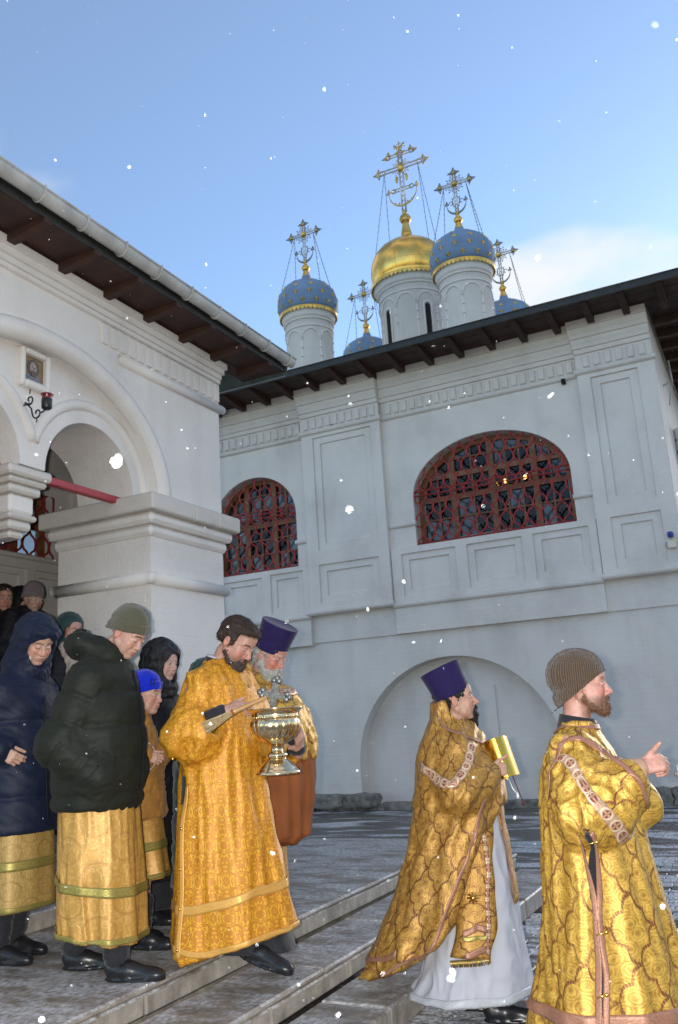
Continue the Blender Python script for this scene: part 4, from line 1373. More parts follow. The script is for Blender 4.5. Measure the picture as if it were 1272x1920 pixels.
HEAD = {}
def head_ops(fld, c, Rm, s, o):
    """adds a head to the field; local frame x forward, z up, origin between the ears at eye height"""
    c = np.array(c, np.float32); rad = .175 * s
    blk_s = fld.sl(c - rad, c + rad)
    X, Y, Z = fld.grid(blk_s)
    dx, dy, dz = X - c[0], Y - c[1], Z - c[2]
    lx, ly, lz = ((dx * Rm[0, i] + dy * Rm[1, i] + dz * Rm[2, i]) / s for i in range(3))
    ay = np.abs(ly)
    def E(cx, cy, cz, rx, ry, rz, mir=True):
        y = ay if mir else ly
        q = np.sqrt(((lx - cx) / rx) ** 2 + ((y - cy) / ry) ** 2 + ((lz - cz) / rz) ** 2)
        g = np.sqrt(((lx - cx) / rx ** 2) ** 2 + ((y - cy) / ry ** 2) ** 2 + ((lz - cz) / rz ** 2) ** 2) + 1e-6
        return q * (q - 1) / g
    def Cp(a, b, r1, r2):
        a = np.array(a); b = np.array(b); ba = b - a
        h = np.clip(((lx - a[0]) * ba[0] + (ay - a[1]) * ba[1] + (lz - a[2]) * ba[2]) / (ba @ ba), 0, 1)
        return np.sqrt((lx - a[0] - ba[0] * h) ** 2 + (ay - a[1] - ba[1] * h) ** 2 + (lz - a[2] - ba[2] * h) ** 2) - (r1 + (r2 - r1) * h)
    ch = o.get('cheek', 0.0); nl = o.get('nose', 0.0); jw = o.get('jaw', 0.0)
    d = E(-.014, 0, .032, .100, .077, .086)
    d = smin(d, E(.030, 0, -.030, .060, .060 + jw * .5, .080), .03)
    d = smin(d, Cp((-.002, .050 + jw, -.052), (.058, .014, -.100), .022, .017), .03)
    d = smin(d, E(.070, 0, -.101, .019, .022, .016), .018)                     # chin
    d = smin(d, E(.058, .040, -.030, .026, .024 + ch, .026), .022)              # cheekbones
    d = smin(d, E(.046, .040, -.062, .026, .022 + ch * 1.2, .030), .022)
    d = smin(d, Cp((.080, .012, .020), (.070, .046, .022), .013, .010), .016)   # brow
    d = smin(d, E(.066, 0, .050, .030, .052, .034), .02)                        # forehead
    d = smax(d, -E(.099, .032, .000, .020, .017, .012), .012)                   # sockets
    # nose
    d = smin(d, Cp((.085, 0, .010), (.103 + nl, 0, -.032), .0085, .0115), .012)
    d = smin(d, E(.1035 + nl, 0, -.0365, .0125, .0125, .0112), .007)
    d = smin(d, E(.096 + nl * .7, .0125, -.040, .0105, .008, .0085), .006)
    d = smax(d, -E(.103 + nl * .7, .0065, -.050, .005, .0035, .006), .003)
    # mouth
    d = smin(d, E(.080, 0, -.068, .020, .030, .020), .014)
    d = smin(d, Cp((.097, .004, -.0625), (.087, .021, -.0675), .0055, .003), .006)
    d = smin(d, Cp((.096, .0, -.0755), (.087, .020, -.0695), .0068, .003), .006)
    d = smax(d, -Cp((.106, 0, -.0688), (.091, .023, -.0685), .0022, .0015), .002)
    d = smax(d, -E(.100, 0, -.087, .008, .02, .004), .008)
    # eyelids over the balls
    op = o.get('eyes', 0.0)
    d = smin(d, E(.0795, .0320, .0000, .0150, .0155, .0125), .005)
    if op > 0:
        d = smax(d, -E(.0975, .0325, .0005, .012, .0135, .0030 + .003 * op), .002)
    # ears
    if o.get('ears', True):
        e = E(-.010, .079, -.008, .017, .010, .030)
        e = smax(e, -E(-.004, .090, -.004, .010, .008, .019), .006)
        d = smin(d, e, .008)
    if o.get('old'):
        d = d + .0012 * np.sin(lz * 330 + 2 * np.sin(ay * 60)) * (lz > .03) + .002 * np.exp(-((lx - .085) ** 2 + (ay - .03) ** 2 + (lz + .02) ** 2) / .0002)
    fld.F[blk_s] = smin(fld.F[blk_s], (d * s).astype(np.float32), .012)

def head_tint(V, c, Rm, s, o):
    """skin, lips, brows, stubble as albedo, from head coordinates"""
    L_ = ((V - np.array(c)) @ Rm) / s
    x, y, z = L_[:, 0], np.abs(L_[:, 1]), L_[:, 2]
    base = np.array(o.get('skin', (.50, .27, .19)))
    col = np.tile(base, (len(V), 1))
    def mix(m, c2):
        nonlocal col
        m = np.clip(m, 0, 1)[:, None]
        col = col * (1 - m) + np.array(c2) * m
    near = (np.linalg.norm(L_, axis=1) < .2)
    g = lambda cx, cy, cz, r: np.exp(-((x - cx) ** 2 + (y - cy) ** 2 + (z - cz) ** 2) / r ** 2) * near
    red = base * np.array((1.12, .72, .68))
    mix(.75 * g(.075, .042, -.032, .026) * o.get('blush', 1), red)
    mix(.7 * g(.115, 0, -.038, .018) * o.get('blush', 1), red)
    mix(.6 * g(-.01, .085, -.01, .03), red)
    lip = near & (x > .07)
    lm = np.exp(-((z + .0690) / .0085) ** 4) * np.exp(-(y / .021) ** 4) * lip
    mix(.85 * lm, base * np.array((.95, .50, .48)))
    mix(np.exp(-((z + .0688) / .0022) ** 2) * (y < .024) * lip * .8, base * .25)
    hair = np.array(o.get('hair', (.06, .04, .03)))
    by = .022 + .004 * np.sin(np.clip((y - .012) / .036, 0, 1) * PI)
    mix(o.get('brow', .9) * np.exp(-((z - by) / .0042) ** 4) * (y > .011) * (y < .050) * (x > .05) * near, hair)
    # lash line; a little dark in the inner corner
    if o.get('eyes', 0) <= 0:
        mix(.85 * np.exp(-((z + .0055) / .0022) ** 2) * (y > .019) * (y < .046) * (x > .07) * near, hair * .5)
    else:
        mix(.8 * np.exp(-((z - .0065) / .0018) ** 2) * (y > .019) * (y < .046) * (x > .07) * near, hair * .5)
    st = o.get('stubble', 0)
    if st:
        m = near & (x > -.01)
        jaw = np.clip((-.045 - z + .25 * np.clip(x - .06, 0, 1)) / .02, 0, 1) * np.clip((x + .02) / .03, 0, 1) * np.clip((y - .02 + (z < -.078) * .1 + (z > -.060) * (z < -.050) * .1) / .012, 0, 1)
        mix(st * jaw * m * (1 - .8 * lm), hair)
    return np.concatenate([np.clip(col, 0, 1), np.ones((len(V), 1))], 1)

def hand_ops(fld, p, Rm, s=1.0, curl=(20, 25, 15), thumb=((.6, .7, -.35), (.85, .35, -.4)), spread=.06, curls=None, mir=1):
    """p = wrist; columns of Rm: towards the fingers, towards the thumb, back of the hand"""
    W = lambda q: np.array(p) + Rm @ (np.array(q, float) * s)
    k = .010 * s
    fld.cap(W((-.06, 0, 0)), W((.012, 0, 0)), .026 * s, .024 * s, k)
    for y in (.026, .009, -.009, -.026):
        fld.cap(W((.010, y * .6, -.001)), W((.082 - abs(y - .006) * .25, y, 0)), .0150 * s, .0120 * s, .014 * s)
    L3 = ((.043, .026, .021), (.047, .030, .022), (.043, .028, .021), (.034, .021, .019))
    R3 = (.0092, .0095, .0090, .0080)
    for i, y in enumerate((.027, .009, -.010, -.028)):
        cu = curls[i] if curls else tuple(c * (1 + .08 * i) for c in curl)
        a = 0; q = np.array((.086 - abs(y - .006) * .25, y, 0.0)); sp = spread * (1.5 - i) * .8
        r = R3[i]
        for l, c in zip(L3[i], cu):
            a += R(c)
            n = q + np.array((math.cos(a), sp * math.cos(a), -math.sin(a))) * l
            fld.cap(W(q), W(n), r * s, r * .9 * s, .004 * s); q = n; r *= .9
    q = np.array((.016, .024, -.010))
    n = q + np.array(thumb[0]) / np.linalg.norm(thumb[0]) * .046
    fld.cap(W(q), W(n), .0145 * s, .0115 * s, .012 * s)
    for l, d, r in ((.032, thumb[1], .0108), (.026, thumb[-1], .0095)):
        m = n + np.array(d) / np.linalg.norm(d) * l
        fld.cap(W(n), W(m), r * s, r * .88 * s, .004 * s); n = m

def frame(x, z):
    """right-handed-ish frame with first column along x and third near z"""
    x = np.array(x, float); x /= np.linalg.norm(x)
    z = np.array(z, float); z -= x * (z @ x); z /= np.linalg.norm(z)
    return np.stack([x, np.cross(z, x), z], 1)

def skin_mat():
    m, t, b = newmat('skin')
    a = nd(t, 'ShaderNodeVertexColor', layer_name='tint')
    g = t.nodes.new('ShaderNodeTexCoord')
    n = nd(t, 'ShaderNodeTexNoise', Scale=55.0, Detail=4.0); t.links.new(g.outputs['Object'], n.inputs['Vector'])
    r = ramp(t, [(.3, .78), (.7, 1.12)]); t.links.new(n.outputs['Fac'], r.inputs['Fac'])
    mx = nd(t, 'ShaderNodeMix', data_type='RGBA', blend_type='MULTIPLY'); mx.inputs['Factor'].default_value = 1
    t.links.new(a.outputs['Color'], mx.inputs['A']); t.links.new(r.outputs['Color'], mx.inputs['B'])
    t.links.new(mx.outputs['Result'], b.inputs['Base Color'])
    b.inputs['Roughness'].default_value = .56
    b.inputs['Subsurface Weight'].default_value = .06
    b.inputs['Subsurface Radius'].default_value = (.012, .005, .003)
    b.inputs['Subsurface Scale'].default_value = .5
    n2 = nd(t, 'ShaderNodeTexNoise', Scale=260.0, Detail=2.0); t.links.new(g.outputs['Object'], n2.inputs['Vector'])
    bp = nd(t, 'ShaderNodeBump', Strength=.3, Distance=.002); t.links.new(n2.outputs['Fac'], bp.inputs['Height']); t.links.new(bp.outputs[0], b.inputs['Normal'])
    return m
M['skin'] = skin_mat()
M['eye_white'] = simple('eye_white', (.62, .58, .55), .25, var=.03, bump=0)
M['iris'] = simple('iris', (.035, .03, .028), .12, var=.1, bump=0)

class Person:
    """an Empty at the feet with a body mesh; garments are added as children"""
    def __init__(self, label, loc, yaw, Hh=1.76, group=None, lean=0.0, neck=None, hyaw=0, hpitch=0, hroll=0, s=1.0, head=None, arms=None, hands=(), legs=None, feet=None, res=.0034):
        self.e = thing('person', label, 'person', loc, yaw, group)
        k = Hh / 1.78; self.k = k; self.s = s
        self.neck = np.array(neck if neck is not None else (lean * 1.0, 0, 1.485 * k))
        self.R = rot(hyaw, hpitch, hroll)
        piv = self.neck
        self.hc = piv + self.R @ np.array((.030, 0, .165)) * s
        self.o = head or {}
        self.arms = arms or {}
        nk = self.neck
        # grid: fine round the head and the hands
        fx = [(self.hc[0] - .15, self.hc[0] + .15, res)]; fy = [(self.hc[1] - .12, self.hc[1] + .12, res)]; fz = [(self.hc[2] - .15, self.hc[2] + .135, res)]
        for h in hands:
            p = np.array(h['p']); c = p + h['R'][:, 0] * .07 * s
            for f, i in ((fx, 0), (fy, 1), (fz, 2)): f.append((c[i] - .125 * s, c[i] + .125 * s, .0046))
        lo = np.array((-.35, -.45, .05)); hi = np.array((.40, .45, 1.95 * k))
        for h in hands:
            p = np.array(h['p']); lo = np.minimum(lo, p - .25); hi = np.maximum(hi, p + .25)
        fld = Field(axis_steps(lo[0], hi[0], .022, fx), axis_steps(lo[1], hi[1], .022, fy), axis_steps(lo[2], hi[2], .022, fz))
        # trunk and limbs
        sh = nk[0] - .02
        fld.ell((0, 0, .95 * k), (.11, .15, .13), k=.05)
        fld.cap((0, 0, .98 * k), (sh * .6, 0, 1.25 * k), .115, .125, .06)
        fld.cap((sh, -.11, 1.37 * k), (sh, .11, 1.37 * k), .075, .075, .05)
        fld.cap((nk[0] - .015, 0, nk[2] - .06), self.hc + self.R @ np.array((-.028, 0, -.085)) * s, .062 * s, .056 * s, .03)
        for sd in (-1, 1):
            A = self.arms.get('r' if sd < 0 else 'l') or ((sh, sd * .17, 1.42 * k), (sh - .03, sd * .22, 1.14 * k), (sh + .08, sd * .22, .90 * k))
            fld.chain(A, (.052, .042, .03), .03)
            if feet:
                hx, hy = feet[0 if sd < 0 else 1]
                a, b, c = (0, sd * .09, .9 * k), (hx * .6 + .06, hy * .9, .50 * k), (hx + .045, hy, .10)
            elif legs: a, b, c = legs[0 if sd < 0 else 1]
            else: a, b, c = (0, sd * .09, .9 * k), (.02, sd * .1, .5 * k), (0, sd * .1, .09)
            self.leg = getattr(self, 'leg', []) + [(a, b, c)]
            fld.chain((a, b, c), (.085, .06, .040), .04)
        head_ops(fld, self.hc, self.R, s, self.o)
        for h in hands:
            hand_ops(fld, **{('Rm' if q == 'R' else q): v for q, v in h.items()})
        V, F = surface_nets(fld)
        V = relax(V, F, 1, .35)
        me = mesh_np('body', V, F, col=head_tint(V, self.hc, self.R, s, self.o))
        self.body = link('body', me, M['skin'], self.e)
        if self.o.get('eyes', 0) > 0:
            for sd in (-1, 1):
                b = MB().ball((0, 0, 0), .0127 * s, 14, 10)
                em = b.mesh('eye'); o = link('eye', em, [M['eye_white'], M['iris']], self.body)
                em.materials.clear(); em.materials.append(M['eye_white']); em.materials.append(M['iris'])
                g = np.array(self.o.get('gaze', (1, 0, -.1))); g = g / np.linalg.norm(g)
                for p in em.polygons:
                    if (p.center.normalized() @ Vector(g)) > .88: p.material_index = 1
                o.matrix_local = Matrix.Translation(self.hl((.0795, sd * .032, 0))) @ Matrix(self.R.tolist()).to_4x4()
    def hl(self, q):
        """head coordinates -> person coordinates"""
        return Vector(self.hc + self.R @ (np.array(q, float) * self.s))
    def sdf(self, name, mat, ops, lo, hi, step, disp=None, uv=None, par=None, rel=1, fines=((), (), ())):
        fld = Field(*[axis_steps(lo[i], hi[i], step if np.isscalar(step) else step[i], list(fines[i])) for i in range(3)])
        ops(fld)
        V, F = surface_nets(fld)
        if rel: V = relax(V, F, rel, .4)
        if disp is not None:
            N = vnormals(V, F)
            V = V + N * disp(V)[:, None]
        u = None
        if uv is not None:
            u = uv(V, F)
        me = mesh_np(name, V, F, uv=u)
        o = link(name, me, mat, par or self.e)
        o['_n'] = 0
        del o['_n']
        return o, V, F
    def headsdf(self, name, mat, ops, ext=.2, step=.0048, disp=None, par=None, rel=1, uv=False):
        """garment or hair modelled in head coordinates"""
        e = ext if not np.isscalar(ext) else (-ext, ext, -ext, ext, -ext, ext)
        fld = Field(np.arange(e[0], e[1], step, dtype=np.float32), np.arange(e[2], e[3], step, dtype=np.float32), np.arange(e[4], e[5], step, dtype=np.float32))
        ops(fld)
        V, F = surface_nets(fld)
        if rel: V = relax(V, F, rel, .4)
        if disp is not None:
            V = V + vnormals(V, F) * disp(V)[:, None]
        u = None
        if uv:
            a = np.arctan2(V[:, 1], V[:, 0] + .01); uu = np.stack([a * .09, V[:, 2]], 1)[F]
            w = uu[:, :, 0].max(1) - uu[:, :, 0].min(1) > .25
            q = uu[w]; q[:, :, 0] = np.where(q[:, :, 0] < 0, q[:, :, 0] + 2 * PI * .09, q[:, :, 0]); uu[w] = q
            u = uu
        V = self.hc + (V * self.s) @ self.R.T
        me = mesh_np(name, V, F, uv=u)
        return link(name, me, mat, par or self.e)

def robe_uv(tab, arms=(), rref=.2, aref=.10):
    """metres round the trunk / up; on sleeves metres round the arm / along it"""
    t = np.array(sorted(tab))
    def f(V, F):
        cx = np.interp(V[:, 2], t[:, 0], t[:, 1]); cy = np.interp(V[:, 2], t[:, 0], t[:, 2])
        th = np.arctan2(V[:, 1] - cy, V[:, 0] - cx)
        U = np.stack([th * rref, V[:, 2]], 1)
        best = np.zeros(len(V), int) - 1
        dist = np.full(len(V), 1e9); AU = np.zeros((len(V), 2))
        for ai, (pts, rad) in enumerate(arms):
            pts = [np.array(p, float) for p in pts]; l0 = 0
            for si, (a, b) in enumerate(zip(pts, pts[1:])):
                ba = b - a; L_ = np.linalg.norm(ba); d = ba / L_
                h = np.clip((V - a) @ d, 0, L_)
                q = V - a - h[:, None] * d
                r_ = np.linalg.norm(q, axis=1)
                ref = np.array((0, 0, 1.0)); ref -= d * (ref @ d)
                if np.linalg.norm(ref) < .2: ref = np.array((1.0, 0, 0)); ref -= d * (ref @ d)
                ref /= np.linalg.norm(ref); w = np.cross(d, ref)
                ang = np.arctan2(q @ w, q @ ref)
                m = (r_ < rad) & (r_ < dist) & ((si > 0) | ((V - a) @ d > rad * .3))
                dist[m] = r_[m]; best[m] = ai
                AU[m, 0] = ang[m] * aref; AU[m, 1] = l0 + ((V - a) @ d)[m]
                l0 += L_
        onarm = best[F]
        fa = (onarm >= 0).sum(1) >= 3
        uv = np.where(fa[:, None, None], AU[F] + np.array((7.3, 3.1)), U[F])
        per = np.where(fa, 2 * PI * aref, 2 * PI * rref)
        sp = uv[:, :, 0].max(1) - uv[:, :, 0].min(1)
        w = sp > per * .5
        q = uv[w]; mid = (q[:, :, 0].max(1) + q[:, :, 0].min(1)) / 2
        q[:, :, 0] = np.where(q[:, :, 0] < mid[:, None], q[:, :, 0] + per[w][:, None], q[:, :, 0]); uv[w] = q
        return uv
    return f

def bvh_of(V, F):
    return BVHTree.FromPolygons([tuple(v) for v in V], [tuple(int(i) for i in f) for f in F])

def ribbon(P, name, mat, bvh, pts, width, off=.004, nw=5, par=None, closed=False, end_taper=None, across=None, n=None, smooth=8):
    """a strip of trim laid over a garment along a path near its surface"""
    pts = [Vector(p) for p in pts]
    if n:
        ls = [0]
        for a, b in zip(pts, pts[1:]): ls.append(ls[-1] + (b - a).length)
        out_ = []
        for i in range(n):
            s_ = ls[-1] * i / (n - 1)
            j = max(0, min(len(pts) - 2, next((k for k in range(len(ls) - 1) if ls[k + 1] >= s_), len(pts) - 2)))
            tt = (s_ - ls[j]) / max(1e-9, ls[j + 1] - ls[j])
            out_.append(pts[j].lerp(pts[j + 1], tt))
        pts = out_
    loc = []
    for p in pts:
        q, nn, _, _ = bvh.find_nearest(p)
        loc.append((q, nn if (p - q).dot(nn) > -1e-3 or True else -nn))
    V = []; U = []; NR = []; l = 0
    N = len(pts)
    for i, (q, nn) in enumerate(loc):
        a = loc[(i - 1) % N if closed else max(0, i - 1)][0]; b = loc[(i + 1) % N if closed else min(N - 1, i + 1)][0]
        t = (b - a)
        if t.length < 1e-6: t = Vector((0, 0, 1))
        t.normalize()
        ac = (t.cross(nn)).normalized() if across is None else Vector(across)
        if i: l += (q - loc[i - 1][0]).length
        for j in range(nw):
            w = (j / (nw - 1) - .5) * width
            r_, n2, _, _ = bvh.find_nearest(q + ac * w + nn * .012)
            V.append(tuple(r_ + n2 * off)); NR.append(tuple(n2)); U.append((l, w))
    A = np.array(V).reshape(N, nw, 3); A0 = A.copy(); Nn = np.array(NR).reshape(N, nw, 3)
    for _ in range(smooth):
        B = A.copy()
        if closed: B = (np.roll(A, 1, 0) + np.roll(A, -1, 0)) / 4 + A / 2
        elif N > 2: B[1:-1] = (A[:-2] + A[2:]) / 4 + A[1:-1] / 2
        if nw > 2: B[:, 1:-1] = B[:, 1:-1] * .6 + (B[:, :-2] + B[:, 2:]) * .2
        out_ = ((B - A0) * Nn).sum(2, keepdims=True)     # never sink below the cloth
        A = B - Nn * np.minimum(out_, 0)
    V = A.reshape(-1, 3)
    F = []
    for i in range(N if closed else N - 1):
        k = (i + 1) % N
        for j in range(nw - 1):
            F.append((i * nw + j, i * nw + j + 1, k * nw + j + 1, k * nw + j))
    F = np.array(F)
    uv = np.array(U)[F]
    me = mesh_np(name, np.array(V), F, uv=uv)
    bm = bmesh.new(); bm.from_mesh(me); bmesh.ops.recalc_face_normals(bm, faces=bm.faces); bm.to_mesh(me); bm.free()
    o = link(name, me, mat, par or P.e)
    sm = o.modifiers.new('cloth_thickness', 'SOLIDIFY'); sm.thickness = .003; sm.offset = 1
    return o

def strands(P, obj, mat, n, L_, comb, lift=.004, seed=1, r=.0010, name='strands', where=None):
    """loose hairs over a hair, beard or fur mesh"""
    me = obj.data; m = len(me.vertices)
    co = np.zeros(m * 3, np.float32); no = np.zeros(m * 3, np.float32)
    me.vertices.foreach_get('co', co); me.vertices.foreach_get('normal', no)
    co = co.reshape(-1, 3).astype(float); no = no.reshape(-1, 3).astype(float)
    rs = np.random.RandomState(seed)
    idx = np.arange(m)
    if where is not None:
        hl = ((co - P.hc) @ P.R) / P.s
        idx = idx[where(hl)]
    if not len(idx): return None
    idx = rs.choice(idx, n)
    c = P.R @ np.array(comb, float); c /= np.linalg.norm(c)
    p, nn = co[idx], no[idx]
    d = c + rs.normal(size=(n, 3)) * .28
    t = d - nn * (d * nn).sum(1, keepdims=True); t /= np.linalg.norm(t, axis=1, keepdims=True) + 1e-6
    l = L_ * rs.uniform(.5, 1.3, (n, 1)); lf = lift * rs.uniform(.2, 1.6, (n, 1))
    pts = [p - nn * .002, p + t * l * .5 + nn * lf * .7, p + t * l + nn * lf + c * l * .15]
    u = np.cross(t, nn)
    V = []
    for q, w in zip(pts, (1, .8, .15)):
        for a in range(3):
            V.append(q + (u * math.cos(a * 2.094) + nn * math.sin(a * 2.094)) * r * w)
    V = np.stack(V, 1).reshape(-1, 3)
    f = np.array([[i * 3 + a, i * 3 + (a + 1) % 3, (i + 1) * 3 + (a + 1) % 3, (i + 1) * 3 + a] for i in range(2) for a in range(3)])
    F = (np.arange(n)[:, None, None] * 9 + f[None]).reshape(-1, 4)
    o = link(name, mesh_np(name, V, F), mat, obj); o['kind'] = 'stuff'
    return o

# ---- cloth
def uvnode(t):
    return t.nodes.new('ShaderNodeUVMap')

def brocade(name, ground, motif, line, kind='medallion', size=.13, metal=.45, rough=.36, glit=.35):
    m, t, b = newmat(name)
    lk = t.links.new
    u = uvnode(t)
    # slight wander so that the weave does not look ruled
    nn = nd(t, 'ShaderNodeTexNoise', Scale=6.0, Detail=2.0); lk(u.outputs[0], nn.inputs['Vector'])
    wv = nd(t, 'ShaderNodeMix', data_type='RGBA', blend_type='LINEAR_LIGHT'); wv.inputs['Factor'].default_value = .006 if kind != 'scroll' else .02
    lk(u.outputs[0], wv.inputs['A']); lk(nn.outputs['Color'], wv.inputs['B'])
    mp_ = nd(t, 'ShaderNodeMapping', Rotation=(0, 0, PI / 4), Scale=(1.0 / size, 1.0 / size, 1.0)); lk(wv.outputs['Result'], mp_.inputs['Vector'])
    def vor(scale, feature='F1', rnd_=0.0, vec=None):
        v = nd(t, 'ShaderNodeTexVoronoi', feature=feature, voronoi_dimensions='2D')
        v.inputs['Scale'].default_value = scale; v.inputs['Randomness'].default_value = rnd_
        lk(vec or mp_.outputs[0], v.inputs['Vector'])
        return v
    def math_(op, a, b_=None, c=None):
        n = nd(t, 'ShaderNodeMath', operation=op)
        for i, x in enumerate((a, b_, c)):
            if x is None: continue
            if hasattr(x, 'links'): lk(x, n.inputs[i])
            else: n.inputs[i].default_value = x
        return n.outputs[0]
    def mixc_(f, a, c):
        n = nd(t, 'ShaderNodeMix', data_type='RGBA')
        if hasattr(f, 'links'): lk(f, n.inputs['Factor'])
        else: n.inputs['Factor'].default_value = f
        for s, x in (('A', a), ('B', c)):
            if hasattr(x, 'links'): lk(x, n.inputs[s])
            else: n.inputs[s].default_value = (*x, 1)
        return n.outputs['Result']
    fine = nd(t, 'ShaderNodeTexNoise', Scale=420.0, Detail=2.0); lk(u.outputs[0], fine.inputs['Vector'])
    blot = nd(t, 'ShaderNodeTexNoise', Scale=38.0, Detail=5.0, Roughness=.65); lk(u.outputs[0], blot.inputs['Vector'])
    if kind == 'medallion':
        # scalloped ogee cells: two families of wavy lines, with ringed discs inside and on the joints
        sx = t.nodes.new('ShaderNodeSeparateXYZ'); lk(wv.outputs['Result'], sx.inputs[0])
        au = math_('DIVIDE', sx.outputs['X'], size * 1.05); av = math_('DIVIDE', sx.outputs['Y'], size * 1.75)
        p_ = math_('ADD', au, av); s_ = math_('SUBTRACT', au, av)
        bow = lambda q: math_('MULTIPLY', math_('ABSOLUTE', math_('SINE', math_('MULTIPLY', q, PI * 2))), .11)
        sg = lambda q: math_('MULTIPLY_ADD', math_('SINE', math_('MULTIPLY', q, PI * 2)), 0.0, 0.0)
        p2 = math_('ADD', math_('ADD', p_, bow(s_)), sg(s_)); s2 = math_('ADD', math_('ADD', s_, bow(p_)), sg(p_))
        dl = lambda q: math_('ABSOLUTE', math_('SUBTRACT', math_('FRACT', q), .5))
        dp, ds = dl(p2), dl(s2)
        dd = math_('MINIMUM', dp, ds)
        lf = nd(t, 'ShaderNodeMapRange', interpolation_type='SMOOTHSTEP'); lk(dd, lf.inputs['Value'])
        lf.inputs['From Min'].default_value = .026; lf.inputs['From Max'].default_value = .052; lf.inputs['To Min'].default_value = 1; lf.inputs['To Max'].default_value = 0
        dots = math_('GREATER_THAN', math_('SINE', math_('MULTIPLY', math_('ADD', p_, math_('MULTIPLY', s_, .37)), 75.0)), -.5)
        worn = nd(t, 'ShaderNodeTexNoise', Scale=9.0, Detail=2.0); lk(u.outputs[0], worn.inputs['Vector'])
        wm = nd(t, 'ShaderNodeMapRange'); lk(worn.outputs['Fac'], wm.inputs['Value']); wm.inputs['From Min'].default_value = .35; wm.inputs['From Max'].default_value = .55; wm.inputs['To Min'].default_value = .6
        linef = math_('MULTIPLY', math_('MULTIPLY', lf.outputs[0], math_('MULTIPLY_ADD', dots, .45, .5)), wm.outputs[0])
        v2 = vor(2.35, rnd_=.35); d2 = v2.outputs['Distance']
        rings = math_('SINE', math_('MULTIPLY', d2, 34.0))
        core = math_('LESS_THAN', d2, .085)
        mot = math_('MULTIPLY_ADD', rings, .085, math_('MULTIPLY', blot.outputs['Fac'], 1.0))
        mf = nd(t, 'ShaderNodeMapRange'); lk(mot, mf.inputs['Value']); mf.inputs['From Min'].default_value = .30; mf.inputs['From Max'].default_value = .66
        col = mixc_(mf.outputs[0], ground, motif)
        col = mixc_(math_('MULTIPLY', core, .55), col, line)
        col = mixc_(linef, col, line)
        hgt = math_('SUBTRACT', mf.outputs[0], linef)
    else:
        # damask: scrolls drawn on mirrored, half-dropped repeats
        v1 = vor(1.0)
        sx = t.nodes.new('ShaderNodeSeparateXYZ'); lk(u.outputs[0], sx.inputs[0])
        au = math_('DIVIDE', sx.outputs['X'], size); av = math_('DIVIDE', sx.outputs['Y'], size * 1.35)
        row = math_('FLOOR', av)
        au = math_('ADD', au, math_('MULTIPLY', row, .5))
        fu = math_('MULTIPLY', math_('ABSOLUTE', math_('SUBTRACT', math_('FRACT', au), .5)), size)
        fv = math_('MULTIPLY', math_('ABSOLUTE', math_('SUBTRACT', math_('FRACT', av), .5)), size * 1.35)
        cb = t.nodes.new('ShaderNodeCombineXYZ'); lk(fu, cb.inputs['X']); lk(fv, cb.inputs['Y'])
        nz_ = nd(t, 'ShaderNodeTexNoise', Scale=2.9 / size, Detail=.8, Distortion=1.1); lk(cb.outputs[0], nz_.inputs['Vector'])
        s1 = math_('ABSOLUTE', math_('SINE', math_('MULTIPLY', nz_.outputs['Fac'], 23.0)))
        vine = nd(t, 'ShaderNodeMapRange', interpolation_type='SMOOTHSTEP'); lk(s1, vine.inputs['Value'])
        vine.inputs['From Min'].default_value = .30; vine.inputs['From Max'].default_value = .52; vine.inputs['To Min'].default_value = 1; vine.inputs['To Max'].default_value = 0
        lv_ = nd(t, 'ShaderNodeTexVoronoi', feature='F1', voronoi_dimensions='2D'); lv_.inputs['Scale'].default_value = 6.0 / size; lk(cb.outputs[0], lv_.inputs['Vector'])
        leaf = math_('LESS_THAN', lv_.outputs['Distance'], .22)
        mfac = math_('MAXIMUM', vine.outputs[0], math_('MULTIPLY', leaf, .8))
        mfac = math_('MULTIPLY', mfac, math_('MULTIPLY_ADD', blot.outputs['Fac'], .9, .45))
        col = mixc_(mfac, ground, motif)
        hgt = mfac
        if kind == 'faint':
            d1 = v1.outputs['Distance']
            rg = math_('LESS_THAN', math_('ABSOLUTE', math_('SUBTRACT', d1, .36)), .03)
            col = mixc_(math_('MULTIPLY', rg, .6), col, line)
    gl = nd(t, 'ShaderNodeMapRange'); lk(fine.outputs['Fac'], gl.inputs['Value']); gl.inputs['To Min'].default_value = 1 - glit; gl.inputs['To Max'].default_value = 1 + glit
    fin = nd(t, 'ShaderNodeMix', data_type='RGBA', blend_type='MULTIPLY'); fin.inputs['Factor'].default_value = 1
    cmb = t.nodes.new('ShaderNodeCombineXYZ')
    for i in range(3): lk(gl.outputs[0], cmb.inputs[i])
    if hasattr(col, 'links'): lk(col, fin.inputs['A'])
    lk(cmb.outputs[0], fin.inputs['B'])
    lk(fin.outputs['Result'], b.inputs['Base Color'])
    b.inputs['Metallic'].default_value = metal
    rr = nd(t, 'ShaderNodeMapRange'); lk(blot.outputs['Fac'], rr.inputs['Value']); rr.inputs['To Min'].default_value = rough - .12; rr.inputs['To Max'].default_value = rough + .16
    lk(rr.outputs[0], b.inputs['Roughness'])
    hh = math_('ADD', math_('MULTIPLY', hgt, .6), math_('MULTIPLY', fine.outputs['Fac'], .5))
    bp = nd(t, 'ShaderNodeBump', Strength=.5, Distance=.0025); lk(hh, bp.inputs['Height']); lk(bp.outputs[0], b.inputs['Normal'])
    return m

